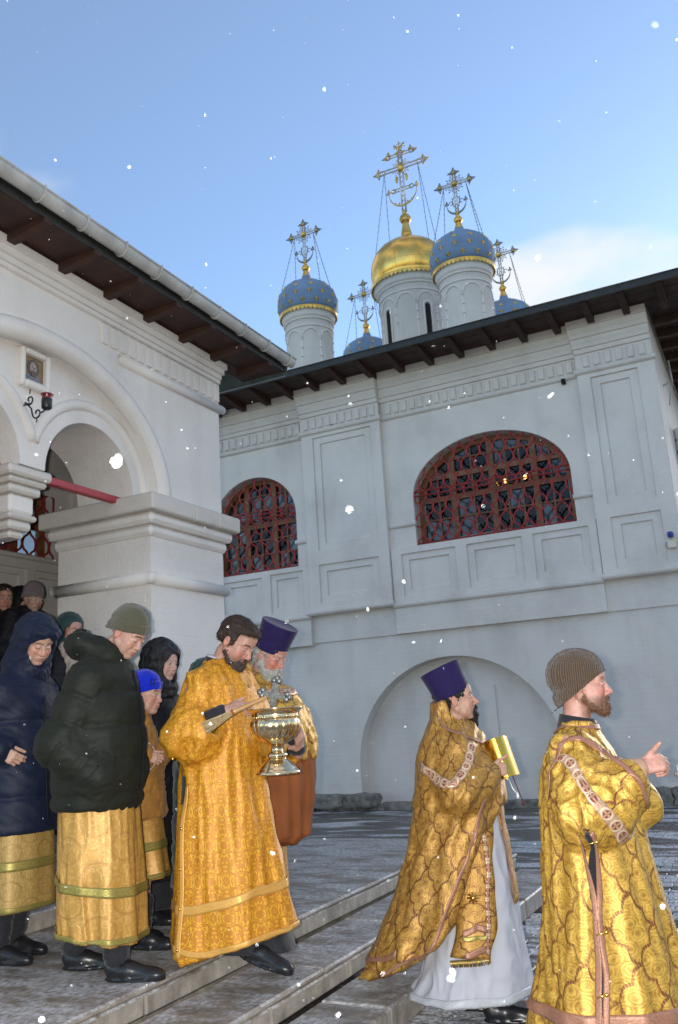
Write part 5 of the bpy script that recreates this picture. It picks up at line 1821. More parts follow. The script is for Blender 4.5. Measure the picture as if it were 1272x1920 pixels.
def galloon(name, ground, ring, crossc, pitch=.062, metal=.3, plain=False):
    """woven trim: crosses in rings along the strip"""
    m, t, b = newmat(name)
    lk = t.links.new
    u = uvnode(t); sp = t.nodes.new('ShaderNodeSeparateXYZ'); lk(u.outputs[0], sp.inputs[0])
    def math_(op, a, b_=None, c=None):
        n = nd(t, 'ShaderNodeMath', operation=op)
        for i, x in enumerate((a, b_, c)):
            if x is None: continue
            if hasattr(x, 'links'): lk(x, n.inputs[i])
            else: n.inputs[i].default_value = x
        return n.outputs[0]
    def mx(f, a, c):
        n = nd(t, 'ShaderNodeMix', data_type='RGBA'); lk(f, n.inputs['Factor'])
        for s, x in (('A', a), ('B', c)):
            if hasattr(x, 'links'): lk(x, n.inputs[s])
            else: n.inputs[s].default_value = (*x, 1)
        return n.outputs['Result']
    nz_ = nd(t, 'ShaderNodeTexNoise', Scale=130.0, Detail=3.0); lk(u.outputs[0], nz_.inputs['Vector'])
    n1 = nd(t, 'ShaderNodeMapRange'); lk(nz_.outputs['Fac'], n1.inputs['Value']); n1.inputs['From Min'].default_value = .35; n1.inputs['From Max'].default_value = .65
    col = mx(math_('MULTIPLY', n1.outputs[0], .5), ground, ring)
    if not plain:
        fx = math_('MULTIPLY', math_('SUBTRACT', math_('FRACT', math_('DIVIDE', sp.outputs['X'], pitch)), .5), pitch)
        r = math_('SQRT', math_('ADD', math_('MULTIPLY', fx, fx), math_('MULTIPLY', sp.outputs['Y'], sp.outputs['Y'])))
        R_ = pitch * .40
        ringf = math_('LESS_THAN', math_('ABSOLUTE', math_('SUBTRACT', r, R_)), pitch * .055)
        inn = math_('LESS_THAN', r, R_ * .72)
        ax, ay = math_('ABSOLUTE', fx), math_('ABSOLUTE', sp.outputs['Y'])
        cr = math_('LESS_THAN', math_('MINIMUM', ax, ay), pitch * .075)
        pet = math_('LESS_THAN', math_('ABSOLUTE', math_('SUBTRACT', ax, ay)), pitch * .07)
        cf = math_('MULTIPLY', inn, math_('MAXIMUM', math_('SUBTRACT', 1.0, cr), math_('MULTIPLY', pet, .3)))
        col = mx(ringf, col, ring)
        col = mx(cf, col, crossc)
    b_ed = None
    lk(col, b.inputs['Base Color'])
    b.inputs['Metallic'].default_value = metal; b.inputs['Roughness'].default_value = .45
    bp = nd(t, 'ShaderNodeBump', Strength=.5, Distance=.002); lk(nz_.outputs['Fac'], bp.inputs['Height']); lk(bp.outputs[0], b.inputs['Normal'])
    return m

def knit(name, c, pitch=.006, amp=.9):
    m, t, b = newmat(name)
    lk = t.links.new
    u = uvnode(t)
    w = nd(t, 'ShaderNodeTexWave', wave_type='BANDS', bands_direction='X'); w.inputs['Scale'].default_value = .314 / pitch; w.inputs['Distortion'].default_value = .6; w.inputs['Detail'].default_value = 2
    lk(u.outputs[0], w.inputs['Vector'])
    n = nd(t, 'ShaderNodeTexNoise', Scale=170.0, Detail=4.0); lk(u.outputs[0], n.inputs['Vector'])
    cc = Vector(c)
    r = ramp(t, [(.25, tuple(cc * .55)), (.55, tuple(cc)), (.8, tuple(cc * 1.45))])
    a = nd(t, 'ShaderNodeMath', operation='MULTIPLY_ADD'); lk(w.outputs['Fac'], a.inputs[0]); a.inputs[1].default_value = .45; 
    h = nd(t, 'ShaderNodeMath', operation='MULTIPLY'); lk(n.outputs['Fac'], h.inputs[0]); h.inputs[1].default_value = .6
    lk(h.outputs[0], a.inputs[2]); lk(a.outputs[0], r.inputs['Fac']); lk(r.outputs['Color'], b.inputs['Base Color'])
    b.inputs['Roughness'].default_value = .95; b.inputs['Sheen Weight'].default_value = .3; b.inputs['Specular IOR Level'].default_value = .1
    bp = nd(t, 'ShaderNodeBump', Strength=amp, Distance=.003); lk(a.outputs[0], bp.inputs['Height']); lk(bp.outputs[0], b.inputs['Normal'])
    return m

def hairmat(name, c, c2=None, scale=(150, 150, 12)):
    m, t, b = newmat(name)
    lk = t.links.new
    g = t.nodes.new('ShaderNodeTexCoord')
    mp_ = nd(t, 'ShaderNodeMapping', Scale=scale); lk(g.outputs['Object'], mp_.inputs['Vector'])
    n = nd(t, 'ShaderNodeTexNoise', Scale=3.0, Detail=5.0, Distortion=.6); lk(mp_.outputs[0], n.inputs['Vector'])
    cc = Vector(c)
    r = ramp(t, [(.3, tuple(cc * .5)), (.55, tuple(cc)), (.75, tuple(c2 or cc * 1.7))]); lk(n.outputs['Fac'], r.inputs['Fac']); lk(r.outputs['Color'], b.inputs['Base Color'])
    b.inputs['Roughness'].default_value = .5; b.inputs['Specular IOR Level'].default_value = .35
    bp = nd(t, 'ShaderNodeBump', Strength=.9, Distance=.004); lk(n.outputs['Fac'], bp.inputs['Height']); lk(bp.outputs[0], b.inputs['Normal'])
    return m

def quilt(name, c, rough=.5, sheen=.2, spec=.35):
    m = simple(name, c, rough, var=.14, nscale=14, bump=.22, bscale=22, bdist=.010, sheen=sheen, spec=spec)
    return m

def trousers(P, mat='black_cloth', z0=.07):
    for leg in P.leg:
        c = np.array(leg[2]); b = c + (np.array(leg[1]) - c) * .45
        def ops(f, b=b, c=c):
            f.cap(b, c + (b - c) * .02, .070, .060, .02)
            f.put(c - .3, c + np.array((.3, .3, 0)), lambda X, Y, Z, c=c: Z - (c[2] - .035) + 0 * X + 0 * Y, .004, 'd')
        P.sdf('trouser_leg', M[mat], ops, np.minimum(b, c) - .12, np.maximum(b, c) + .1, .010, lambda V: .005 * ridged(V, (8, 8, 14), 5))

def shoe(P, name, pos, yaw, mat, L=.27, w=.048, pitch=0.0, par=None):
    """leather shoe with sole; pos = heel on the ground"""
    Rm = rot(yaw, pitch)
    W = lambda q: np.array(pos) + Rm @ np.array(q, float)
    def ops(f):
        f.cap(W((.035, 0, .045)), W((.10, 0, .045)), w * .72, w * .80, .03)
        f.cap(W((.10, 0, .042)), W((L - .055, 0, .026)), w * .85, w * .62, .03)
        f.ell(W((L - .055, 0, .026)), (.055, w * .8, .024), Rm, k=.02)
        f.cap(W((.03, 0, .06)), W((.03, 0, .15)), w * .74, w * .78, .03)
        def sole(X, Y, Z):
            dx, dy, dz = X - pos[0], Y - pos[1], Z - pos[2]
            lx, ly, lz = (dx * Rm[0, i] + dy * Rm[1, i] + dz * Rm[2, i] for i in range(3))
            return np.maximum(np.abs(lz - .008) - .008, np.sqrt(((lx - L * .48) / (L * .52)) ** 2 + (ly / (w * 1.0)) ** 2) * w - w)
        f.put(np.array(pos) - .3, np.array(pos) + .3, sole, .004)
    p = np.array(pos)
    o, V, F = P.sdf(name, mat, ops, p + np.minimum(0, Rm[:, 0] * L) - .12, p + np.maximum(0, Rm[:, 0] * L) + np.array((.12, .12, .22)), .008, par=par)
    return o
M['shoe'] = simple('black_leather', (.012, .012, .014), .32, var=.3, bump=.25, bscale=30)
M['black_cloth'] = simple('black_cloth', (.010, .010, .014), .85, var=.3, nscale=20, bump=.4, bscale=18, bdist=.01, sheen=.15)
# ------------------------------------------------------------------ headwear, hair, beards
def beanie(P, mat, front=.040, back=-.035, h=.098, fold=.045, slouch=0.0, name='beanie', g=1.0):
    def ops(f):
        f.ell((-.018, 0, .050), (.112 * g, .091 * g, (h + .004) * g), k=.02)
        if slouch:
            f.ell((-.080, 0, .035), (.062, .078, .075), k=.03); f.ell((-.075, 0, -.055), (.050, .068, .045), k=.02); f.cap((-.01, .070, -.01), (-.06, .06, -.05), .030, .035, .03); f.cap((-.01, -.070, -.01), (-.06, -.06, -.05), .030, .035, .03)
        # turned-up brim
        def band(X, Y, Z):
            zl = back + (front - back) * (X + .12) / .22
            q = np.sqrt(((X + .016) / (.1155 * g)) ** 2 + (Y / (.0945 * g)) ** 2)
            return np.maximum(np.maximum((q - 1) * .09, zl - Z), Z - zl - fold)
        f.put((-.2, -.2, -.1), (.2, .2, .2), band, .008)
        def cut(X, Y, Z):
            zl = back + (front - back) * (X + .12) / .22
            return Z - zl + 0 * X + 0 * Y
        f.put((-.2, -.2, -.2), (.2, .2, .2), cut, .006, 'd')
    dsp = lambda V: .0022 * wr(V, (9, 9, 14), 5) + .0012 * np.sin(np.arctan2(V[:, 1], V[:, 0] + .01) * 95)
    return P.headsdf(name, mat, ops, (-.17, .15, -.13, .13, -.14, .18), .0042, dsp, uv=True)

def kamilavka(P, mat, mat_top, tilt=0.0, h=.165, r0=.098, r1=.112):
    """stiff flared clergy hat"""
    M_ = Matrix.Translation(P.hl((-.012, 0, .030))) @ Matrix(P.R.tolist()).to_4x4() @ Matrix.Rotation(tilt, 4, 'Y')
    b = MB()
    prof = [(r0 * .94, -.004), (r0, 0), (r0 + .002, .01), (r0 + (r1 - r0) * .4, h * .5), (r1 - .001, h - .008), (r1, h - .002), (r1 - .004, h + .001), (r1 - .012, h - .002), (.001, h - .004)]
    n = 48
    vs = []; fs = []
    for r_, z in prof:
        for k in range(n):
            a = 2 * PI * k / n
            vs.append(M_ @ Vector((r_ * 1.03 * math.cos(a), r_ * .93 * math.sin(a), z + .004 * math.cos(2 * a) * (z < .01))))
    for i in range(len(prof) - 1):
        for k in range(n):
            l = (k + 1) % n; fs.append((i * n + k, i * n + l, (i + 1) * n + l, (i + 1) * n + k))
    b.add(vs, fs, True)
    return link('clergy_hat', b.mesh('clergy_hat'), mat, P.e)

def hair_cap(P, mat, kind='short', amp=.005, seed=3, name='hair'):
    def ops(f):
        f.ell((-.020, 0, .040), (.1065, .0845, .0885), k=.02)
        if kind == 'short':
            f.ell((.040, 0, .090), (.050, .060, .025), k=.025)          # brushed forward
            f.cap((-.078, -.040, -.012), (-.078, .040, -.012), .026, .026, .03)
            for s in (-1, 1): f.cap((.022, s * .073, .03), (.020, s * .071, -.012), .012, .008, .012)
            def cut(X, Y, Z):
                zl = np.where(X > .005, .052 + .25 * (X - .005), -.055 + .9 * np.maximum(X + .055, 0))
                side = (X > .005) & (X < .032)
                zl = np.where(side, np.where(X < .032, -.015, zl), zl)
                return Z - zl + 0 * Y
            f.put((-.2, -.2, -.2), (.2, .2, .2), cut, .010, 'd')
        elif kind == 'nape':
            def cut(X, Y, Z):
                return np.maximum(Z - .03, X + .025) + 0 * Y
            f.put((-.2, -.2, -.2), (.2, .2, .2), cut, .01, 'd')
            f.cap((-.075, 0, -.03), (-.090, 0, -.105), .042, .026, .02)
            f.cap((-.05, -.062, .0), (-.068, -.04, -.06), .020, .018, .02)
            f.cap((-.05, .062, .0), (-.068, .04, -.06), .020, .018, .02)
        elif kind == 'fringe':
            def cut(X, Y, Z):
                return Z - .030 + 0 * X + 0 * Y
            f.put((-.2, -.2, -.2), (.2, .2, .2), cut, .008, 'd')
            for s in (-1, 1): f.cap((.03, s * .068, .05), (.02, s * .074, -.05), .016, .013, .02)
    dsp = lambda V: amp * ridged(V, (16, 34, 9), seed) + amp * .5 * wr(V, (40, 60, 20), seed + 1)
    o = P.headsdf(name, mat, ops, (-.17, .15, -.13, .13, -.14, .17), .0042, dsp)
    if kind == 'short':
        strands(P, o, mat, 1500, .026, (.75, 0, -.35), .003, 5, .0008, 'loose_hair', lambda h: h[:, 2] > .035)
        strands(P, o, mat, 700, .018, (-.1, 0, -1), .002, 6, .0008, 'loose_hair', lambda h: h[:, 2] < .045)
    else: strands(P, o, mat, 700, .030, (-.1, 0, -1), .004, 7, .0008, 'loose_hair')
    return o

def beard(P, mat, kind='full', seed=5, amp=.005):
    def ops(f):
        if kind in ('full', 'short'):
            t = .010 if kind == 'short' else .016
            for s in (-1, 1):
                f.chain([(.004, s * .068, -.02), (.006, s * .064, -.058), (.040, s * .044, -.090), (.072, s * .016, -.104)], (.004, .011, .013 + t * .3, .018), .014)
                f.cap((.098, s * .004, -.056), (.086, s * .024, -.066), .0058, .005, .006)
                f.cap((.086, s * .025, -.066), (.080, s * .022, -.088), .0065, .010, .01)
            f.ell((.080, 0, -.104), (.024, .030, .020 + t * .6), k=.015)
            if kind == 'full':
                f.cap((.074, 0, -.105), (.070, 0, -.142), .031, .024, .02)
                f.cap((.045, 0, -.100), (.060, 0, -.130), .032, .026, .02)
        elif kind == 'long':
            for s in (-1, 1):
                f.chain([(.002, s * .070, .0), (.006, s * .070, -.055), (.042, s * .050, -.090), (.074, s * .020, -.108)], (.008, .016, .022, .026), .016)
                f.cap((.103, s * .004, -.054), (.088, s * .030, -.072), .0085, .008, .008)
            f.chain([(.078, 0, -.108), (.085, 0, -.16), (.072, 0, -.235)], (.040, .046, .020), .025)
            f.chain([(.05, .03, -.09), (.065, .03, -.16)], (.03, .026), .02); f.chain([(.05, -.03, -.09), (.065, -.03, -.16)], (.03, .026), .02)
        elif kind == 'goatee':
            for s in (-1, 1):
                f.cap((.100, s * .004, -.055), (.087, s * .024, -.068), .0062, .005, .006)
                f.cap((.087, s * .025, -.068), (.080, s * .020, -.092), .0055, .008, .008)
            f.ell((.081, 0, -.098), (.020, .022, .017), k=.012)
            f.chain([(.074, 0, -.105), (.066, 0, -.150), (.060, 0, -.175)], (.021, .018, .008), .015)
        f.cap((.112, 0, -.0690), (.088, 0, -.0690), .0042, .0042, .003, 'd')
    dsp = lambda V: amp * ridged(V, (45, 45, 8), seed) + amp * .4 * wr(V, (70, 70, 20), seed + 1)
    o = P.headsdf('beard', mat, ops, (-.05, .15, -.11, .11, -.28, .03), .0038, dsp)
    strands(P, o, mat, 1600 if kind == 'long' else 1100, .034 if kind == 'long' else .016, (.30, 0, -1), .006 if kind == 'long' else .004, 8, .0009, 'loose_hair')
    return o

def glasses(P, mat):
    g = MB()
    for s in (-1, 1):
        g.tube([P.hl((.108, s * (.033 + .021 * math.cos(t)), -.004 + .016 * math.sin(t))) for t in np.linspace(0, 2 * PI, 17)[:-1]], .0011, 5, closed=True)
        g.tube([P.hl((.107, s * .054, .002)), P.hl((.06, s * .076, .004)), P.hl((-.005, s * .084, .004))], .0012, 5)
    g.tube([P.hl((.109, -.012, .0)), P.hl((.115, 0, .003)), P.hl((.109, .012, .0))], .0012, 5)
    return link('glasses', g.mesh('glasses'), mat, P.e)

def hood(P, mat, fur=None, deep=.03, name='hood', big=1.0, low=-.20, dspamp=.004, peak=0.0):
    """raised hood: shell round the head, open at the face"""
    def ops(f):
        f.ell((-.03, 0, .030), (.135 * big, .118 * big, .130 * big), k=.02)
        f.cap((-.05, 0, -.06), (-.05, 0, low), .11 * big, .13 * big, .05)
        f.cap((.0, 0, -.13), (.0, 0, low - .02), .10, .12, .05)
        if peak: f.ell((.07, 0, .085), (.06, .085, .04), k=.03)
        f.ell((.11 + deep * .2, 0, -.030), (.120, .070, .098), k=.012, op='d')
        f.ell((.02, 0, -.01), (.100, .082, .100), k=.012, op='d')
    dsp = lambda V: dspamp * wr(V, (7, 7, 7), 8) + dspamp * .8 * ridged(V, (12, 12, 9), 9)
    o = P.headsdf(name, mat, ops, (-.22, .18, -.20, .20, -.30, .20), .0062, dsp)
    if fur is not None:
        def fo(f):
            pts = [(.085, .078 * math.sin(t) * 1.05, -.03 + .108 * math.cos(t)) for t in np.linspace(.0, 2 * PI, 19)]
            f.chain(pts, [.028] * 19, .02)
        ft = P.headsdf('fur_trim', fur, fo, (-.05, .18, -.16, .16, -.20, .16), .005, lambda V: .008 * ridged(V, (55, 55, 55), 4) + .004 * wr(V, (90, 90, 90), 2))
        strands(P, ft, fur, 2500, .02, (.4, 0, .2), .016, 9, .0009, 'fur_hairs')
    return o

def arm_t(V, pts):
    """distance to a limb's axis and length along it"""
    best = np.full(len(V), 1e9); T = np.zeros(len(V)); l0 = 0
    for a, b in zip(pts, pts[1:]):
        a = np.array(a, float); b = np.array(b, float); L_ = np.linalg.norm(b - a); d = (b - a) / L_
        h = np.clip((V - a) @ d, 0, L_); r_ = np.linalg.norm(V - a - h[:, None] * d, axis=1)
        m = r_ < best; best[m] = r_[m]; T[m] = l0 + h[m]; l0 += L_
    return best, T

def quilt_disp(arms, rad, pitch=.14, z0=.0, depth=.014, seed=1, wrin=.006):
    depth = depth * .85
    def f(V):
        z = V[:, 2].copy(); s = (z - z0) / pitch
        on = np.zeros(len(V), bool)
        for pts in arms:
            r_, T = arm_t(V, pts); m = r_ < rad; s[m] = T[m] / (pitch * .85) + .3; on |= m
        ph = np.abs((s % 1) - .5) * 2
        d = -depth * np.clip((ph - .72) / .28, 0, 1) ** 2 + depth * .35 * np.cos((s % 1 - .5) * 2 * PI) * .5
        d += wrin * wr(V, (4, 4, 6), seed) + wrin * .7 * ridged(V, (6, 6, 13), seed + 3) * np.where(on, 1.2, .8)
        return d
    return f

def pleat(n, amp, z_lo, z_hi, seed=0, drift=.6):
    """folds that deepen towards the hem"""
    rs = np.random.RandomState(seed); a, b, c = rs.rand(3) * 6
    def f(th, Z):
        k = np.clip((z_hi - Z) / (z_hi - z_lo), 0, 1)
        w1 = n * th + a + drift * np.sin(2.2 * Z + b)
        return amp * k * (.50 * np.sin(w1 + .55 * np.sin(w1)) + .15 * np.sin(2 * w1 + 1) + .26 * np.sin((1.9 * n) * th + c + drift * 1.3 * np.sin(1.7 * Z + a)) + .25 * np.sin((.5 * n) * th + b))
    return f

# cloths
M['orange_brocade'] = brocade('orange_gold_brocade', (.50, .195, .012), (.76, .39, .024), (.5, .2, .02), 'scroll', .12, metal=.16, rough=.48, glit=.25)
M['gold_brocade'] = brocade('yellow_gold_brocade', (.35, .175, .022), (.68, .42, .075), (.15, .042, .018), 'medallion', .135, metal=.36, rough=.45, glit=.45)
M['bronze_brocade'] = brocade('bronze_gold_brocade', (.27, .115, .022), (.58, .33, .07), (.12, .032, .014), 'medallion', .125, metal=.36, rough=.45, glit=.45)
M['pale_brocade'] = brocade('pale_gold_brocade', (.50, .27, .06), (.62, .37, .10), (.40, .20, .05), 'faint', .17, metal=.22, rough=.42, glit=.25)
M['pale_brocade_b'] = brocade('dull_gold_brocade', (.40, .25, .07), (.50, .34, .11), (.30, .17, .05), 'faint', .13, metal=.2, rough=.46, glit=.25)
M['trim_cross'] = galloon('cross_galloon', (.42, .22, .13), (.72, .55, .38), (.24, .05, .03), .062)
M['trim_pink'] = galloon('pink_brown_galloon', (.30, .13, .08), (.46, .26, .17), (.2, .05, .04), .05, plain=True)
M['trim_green'] = galloon('green_gold_galloon', (.26, .21, .05), (.55, .45, .14), (.2, .12, .03), .05, plain=True, metal=.5)
M['trim_orange'] = galloon('orange_galloon', (.60, .30, .06), (.75, .46, .13), (.5, .2, .03), .05, plain=True, metal=.3)
M['gold_cloth'] = simple('plain_gold_cloth', (.46, .25, .035), .5, metal=.2, var=.25, nscale=25, bump=.4, bscale=60)
M['lining'] = simple('brown_satin_lining', (.23, .074, .024), .75, var=.2, nscale=5, bump=.3, bscale=14, bdist=.01, spec=.2)
M['alb'] = simple('pale_grey_alb', (.46, .46, .50), .7, var=.08, nscale=8, bump=.25, bscale=40)
M['alb_lace'] = galloon('alb_hem_lace', (.40, .41, .43), (.60, .61, .62), (.3, .32, .33), .03, plain=True, metal=0)
M['violet'] = simple('violet_velvet', (.016, .009, .062), .8, var=.15, nscale=30, bump=.15, bscale=200, sheen=.12, spec=.2)
M['olive_knit'] = knit('olive_knit', (.085, .080, .052), .0042, .5)
M['brown_knit'] = knit('brown_knit', (.085, .058, .040), .0085, 1.2)
M['mauve_knit'] = knit('mauve_knit', (.17, .13, .14), .005)
M['blue_knit'] = knit('bright_blue_knit', (.008, .022, .48), .005, .5)
M['green_puffer'] = quilt('dark_green_nylon', (.0125, .0140, .0095), .62, .02, .2)
M['navy_puffer'] = quilt('navy_nylon', (.006, .010, .028), .58, .04, .25)
M['mustard'] = quilt('mustard_jacket_cloth', (.33, .155, .030), .7, .1)
M['black_coat'] = quilt('black_coat', (.007, .007, .010), .65, .03, .2)
M['brown_coat'] = quilt('dark_brown_coat', (.016, .012, .010), .8, .03, .2)
M['teal_scarf'] = quilt('dark_green_headscarf', (.012, .040, .040), .75, .2)
M['beige'] = quilt('beige_scarf', (.36, .30, .25), .85, .3)
M['fur_tan'] = hairmat('tan_fur', (.17, .115, .075), (.32, .25, .18), (70, 70, 70))
M['fur_black'] = hairmat('black_fur', (.008, .008, .010), (.025, .025, .03), (80, 80, 80))
M['hair_dark'] = hairmat('dark_brown_hair', (.042, .025, .017))
M['hair_black'] = hairmat('near_black_hair', (.014, .009, .008))
M['hair_red'] = hairmat('auburn_hair', (.075, .025, .012))
M['hair_white'] = hairmat('white_hair', (.42, .41, .38), (.62, .61, .57))
M['hair_ginger'] = hairmat('ginger_beard', (.17, .085, .045), (.26, .145, .085), (110, 110, 14))
M['beard_dark'] = hairmat('greying_dark_beard', (.055, .038, .030), (.15, .12, .10), (110, 110, 12))
M['beard_white'] = hairmat('white_beard', (.46, .45, .41), (.66, .65, .60), (110, 110, 10))
M['shirt'] = simple('pale_collar', (.48, .47, .50), .7, bump=.1)
m, t, b = newmat('reflective_tape'); b.inputs['Base Color'].default_value = (.85, .85, .82, 1); b.inputs['Roughness'].default_value = .35; b.inputs['Metallic'].default_value = .3
M['tape'] = m

def collar(P, mat, h=.05, r=(.078, .072), tiltx=.25, name='collar', dz=-.035, dx=-.008, thick=.008):
    """stand-up collar round the neck"""
    c = P.neck + np.array((dx, 0, dz)); n = 28; vs = []; fs = []
    for z, q in ((0, 1.12), (h, 1.0), (h + .002, .93), (.0, .95)):
        for k in range(n):
            a = 2 * PI * k / n
            x, y = r[0] * q * math.cos(a), r[1] * q * math.sin(a)
            vs.append((c[0] + x + z * .15, c[1] + y, c[2] + z - tiltx * x - (0.012 if abs(a - PI * 2) < .3 or a < .3 else 0) * (z > 0)))
    for i in range(3):
        for k in range(n):
            l = (k + 1) % n; fs.append((i * n + k, i * n + l, (i + 1) * n + l, (i + 1) * n + k))
    return link(name, MB().add(vs, fs, True).mesh(name), mat, P.e)

def coat(P, mat, tab, arms=(), rads=(.085, .078, .062), disp=None, step=.011, name='coat', k=.06, fold=None, extra=None, zlow=None, uv=None, lo=None, hi=None):
    def ops(f):
        f.loft(tab, fold, k, zlow)
        for pts in arms:
            f.chain(pts, rads, k)
        if extra: extra(f)
    t = np.array(tab)
    lo = lo or (t[:, 1].min() - t[:, 3].max() - .25, -t[:, 4].max() - .25, t[:, 0].min() - .05)
    hi = hi or (t[:, 1].max() + t[:, 3].max() + .30, t[:, 4].max() + .25, t[:, 0].max() + .30)
    return P.sdf(name, mat, ops, np.array(lo), np.array(hi), step, disp, uv)

def ring_path(tab, z, out=.03, a0=0, a1=2 * PI, n=48, zf=None):
    t = np.array(sorted(tab))
    r_ = [float(np.interp(z, t[:, 0], t[:, i])) for i in (1, 2, 3, 4)]
    return [(r_[0] + (r_[2] + out) * math.cos(a), r_[1] + (r_[3] + out) * math.sin(a), z + (zf(a) if zf else 0)) for a in np.linspace(a0, a1, n)]

VEST = 'clergy in gold vestments'
FLOCK = 'parishioners coming down the porch steps'

# ================================================================== 1 youth in the dark green puffer
P = Person('teenage boy in dark green puffer jacket and olive beanie, eyes cast down, hands in pockets', (-3.16, 3.57, LZ), R(20), 1.78, FLOCK,
           neck=(.030, 0, 1.525), hyaw=R(-12), hpitch=R(35), s=.965, feet=[(.065, -.105), (-.245, .12)],
           head=dict(skin=(.47, .27, .20), hair=(.045, .03, .022), eyes=0, nose=-.001, jaw=-.004, brow=1, blush=.5),
           arms={'r': ((-.01, -.18, 1.41), (-.14, -.235, 1.09), (.06, -.20, .93)), 'l': ((-.01, .18, 1.41), (-.10, .235, 1.08), (.10, .18, .95))})
beanie(P, M['olive_knit'], .040, -.034, .106, .052)
AR = [P.arms['r'], P.arms['l']]
TJ = [(.765, -.03, 0, .20, .235), (.80, -.03, 0, .222, .252), (.92, -.02, 0, .232, .258), (1.10, -.01, 0, .228, .255), (1.30, -.01, 0, .205, .245), (1.42, .0, 0, .165, .215), (1.50, .02, 0, .125, .15), (1.56, .035, 0, .100, .108), (1.61, .045, 0, .088, .092)]
def hoodbag(f):
    f.ell((-.105, 0, 1.60), (.095, .135, .090), rot(0, R(-20)), k=.04)
    f.ell((-.06, 0, 1.64), (.055, .09, .06), k=.02, op='d')
    f.cap((.05, -.080, 1.53), (-.08, -.12, 1.60), .042, .05, .04); f.cap((.05, .080, 1.53), (-.08, .12, 1.60), .042, .05, .04)
    f.cap(P.neck + np.array((-.01, 0, .06)), P.hc + np.array((.01, 0, 0)), .072, .07, .015, 'd')
o, Vj, Fj = coat(P, M['green_puffer'], TJ, AR, (.098, .098, .070), quilt_disp(AR, .115, .165, .02, .013, 2, .0028), extra=hoodbag, name='puffer_jacket', zlow=lambda X, Y: .775 - .10 * np.clip(X, -.2, .3) * (X > .05) + 0 * Y)
bv = bvh_of(Vj, Fj)
ribbon(P, 'zip', M['black_coat'], bv, [(.40, -.0, 1.50), (.40, -.02, 1.2), (.40, -.03, .82)], .022, .003, n=24)
ribbon(P, 'pocket_edge', M['black_coat'], bv, [(.16, -.40, 1.02), (.02, -.42, .88)], .012, .003, n=8)
TS = [(.085, .0, 0, .205, .235), (.12, .0, 0, .21, .24), (.45, -.01, 0, .205, .235), (.82, -.02, 0, .19, .22)]
o, Vs, Fs = coat(P, M['pale_brocade'], TS, (), fold=pleat(5, .15, .05, .95, 4), name='vestment_skirt', step=.009, uv=robe_uv(TS, rref=.19), disp=lambda V: .006 * ridged(V, (6, 6, .9), 6), zlow=lambda X, Y: .185 - .13 * X + 0 * Y)
bs = bvh_of(Vs, Fs)
ribbon(P, 'trim_band', M['trim_green'], bs, ring_path(TS, .42, .05, -PI, .9, 60, lambda a: -.03 * math.cos(a)), .046, .004)
ribbon(P, 'hem_trim', M['trim_green'], bs, ring_path(TS, .205, .06, -PI, .9, 60, lambda a: -.025 * math.cos(a)), .028, .004)
trousers(P)
shoe(P, 'shoe', (.065, -.105, 0), R(-3), M['shoe'], .29, .050); shoe(P, 'shoe', (-.245, .12, 0), R(4), M['shoe'], .28, .05)

# ================================================================== 2 figure in the long navy hooded coat
hn = dict(p=(.075, -.240, 1.085), R=frame((.75, .35, -.55), (.35, -.9, .1)), s=1.0, curl=(32, 38, 22), thumb=((.8, .45, -.35), (.9, .1, -.4)), spread=.03)
P = Person('young person in long quilted navy coat with hood up, head bowed, gold vestment below', (-3.89, 3.71, LZ), R(6), 1.83, FLOCK, feet=[(-.07, -.1), (-.14, .1)],
           neck=(.040, 0, 1.545), hyaw=R(-22), hpitch=R(30), s=.98, head=dict(skin=(.50, .30, .22), hair=(.06, .04, .03), eyes=0, brow=.9, ears=False),
           arms={'r': ((.0, -.17, 1.40), (-.14, -.26, 1.13), (.075, -.240, 1.085)), 'l': ((.0, .17, 1.40), (-.10, .26, 1.13), (.12, .10, 1.06))}, hands=[hn])
hood(P, M['navy_puffer'], deep=.02, peak=1, big=1.02, low=-.17, dspamp=.005)
AR = [P.arms['r'], P.arms['l']]
TN = [(.63, -.02, 0, .235, .255), (.66, -.02, 0, .245, .262), (.9, -.02, 0, .235, .255), (1.15, -.02, 0, .205, .235), (1.37, .0, 0, .175, .215), (1.47, .02, 0, .13, .16), (1.57, .04, 0, .105, .115)]
o, V_, F_ = coat(P, M['navy_puffer'], TN, AR, (.092, .085, .055), quilt_disp(AR, .10, .20, .03, .014, 12, .0035), name='long_coat')
bv = bvh_of(V_, F_)
ribbon(P, 'zip', M['black_coat'], bv, [(.40, -.03, 1.4), (.40, -.05, 1.0), (.42, -.05, .68)], .02, .003, n=24)
TS = [(.24, -.02, 0, .215, .225), (.28, -.02, 0, .22, .23), (.75, -.02, 0, .20, .22)]
o, Vs, Fs = coat(P, M['pale_brocade_b'], TS, (), fold=pleat(5, .14, .2, .8, 9), name='vestment_skirt', step=.010, uv=robe_uv(TS, rref=.2), zlow=lambda X, Y: .25 + .05 * X + 0 * Y)
bs = bvh_of(Vs, Fs)
ribbon(P, 'trim_band', M['trim_green'], bs, ring_path(TS, .49, .05, -PI, .9, 60), .05, .004)
ribbon(P, 'hem_trim', M['trim_green'], bs, ring_path(TS, .275, .06, -PI, .9, 60), .028, .004)
trousers(P)
for y, x in ((-.1, -.07), (.1, -.14)):
    shoe(P, 'shoe', (x, y, 0), R(0), M['shoe'], .27, .048)

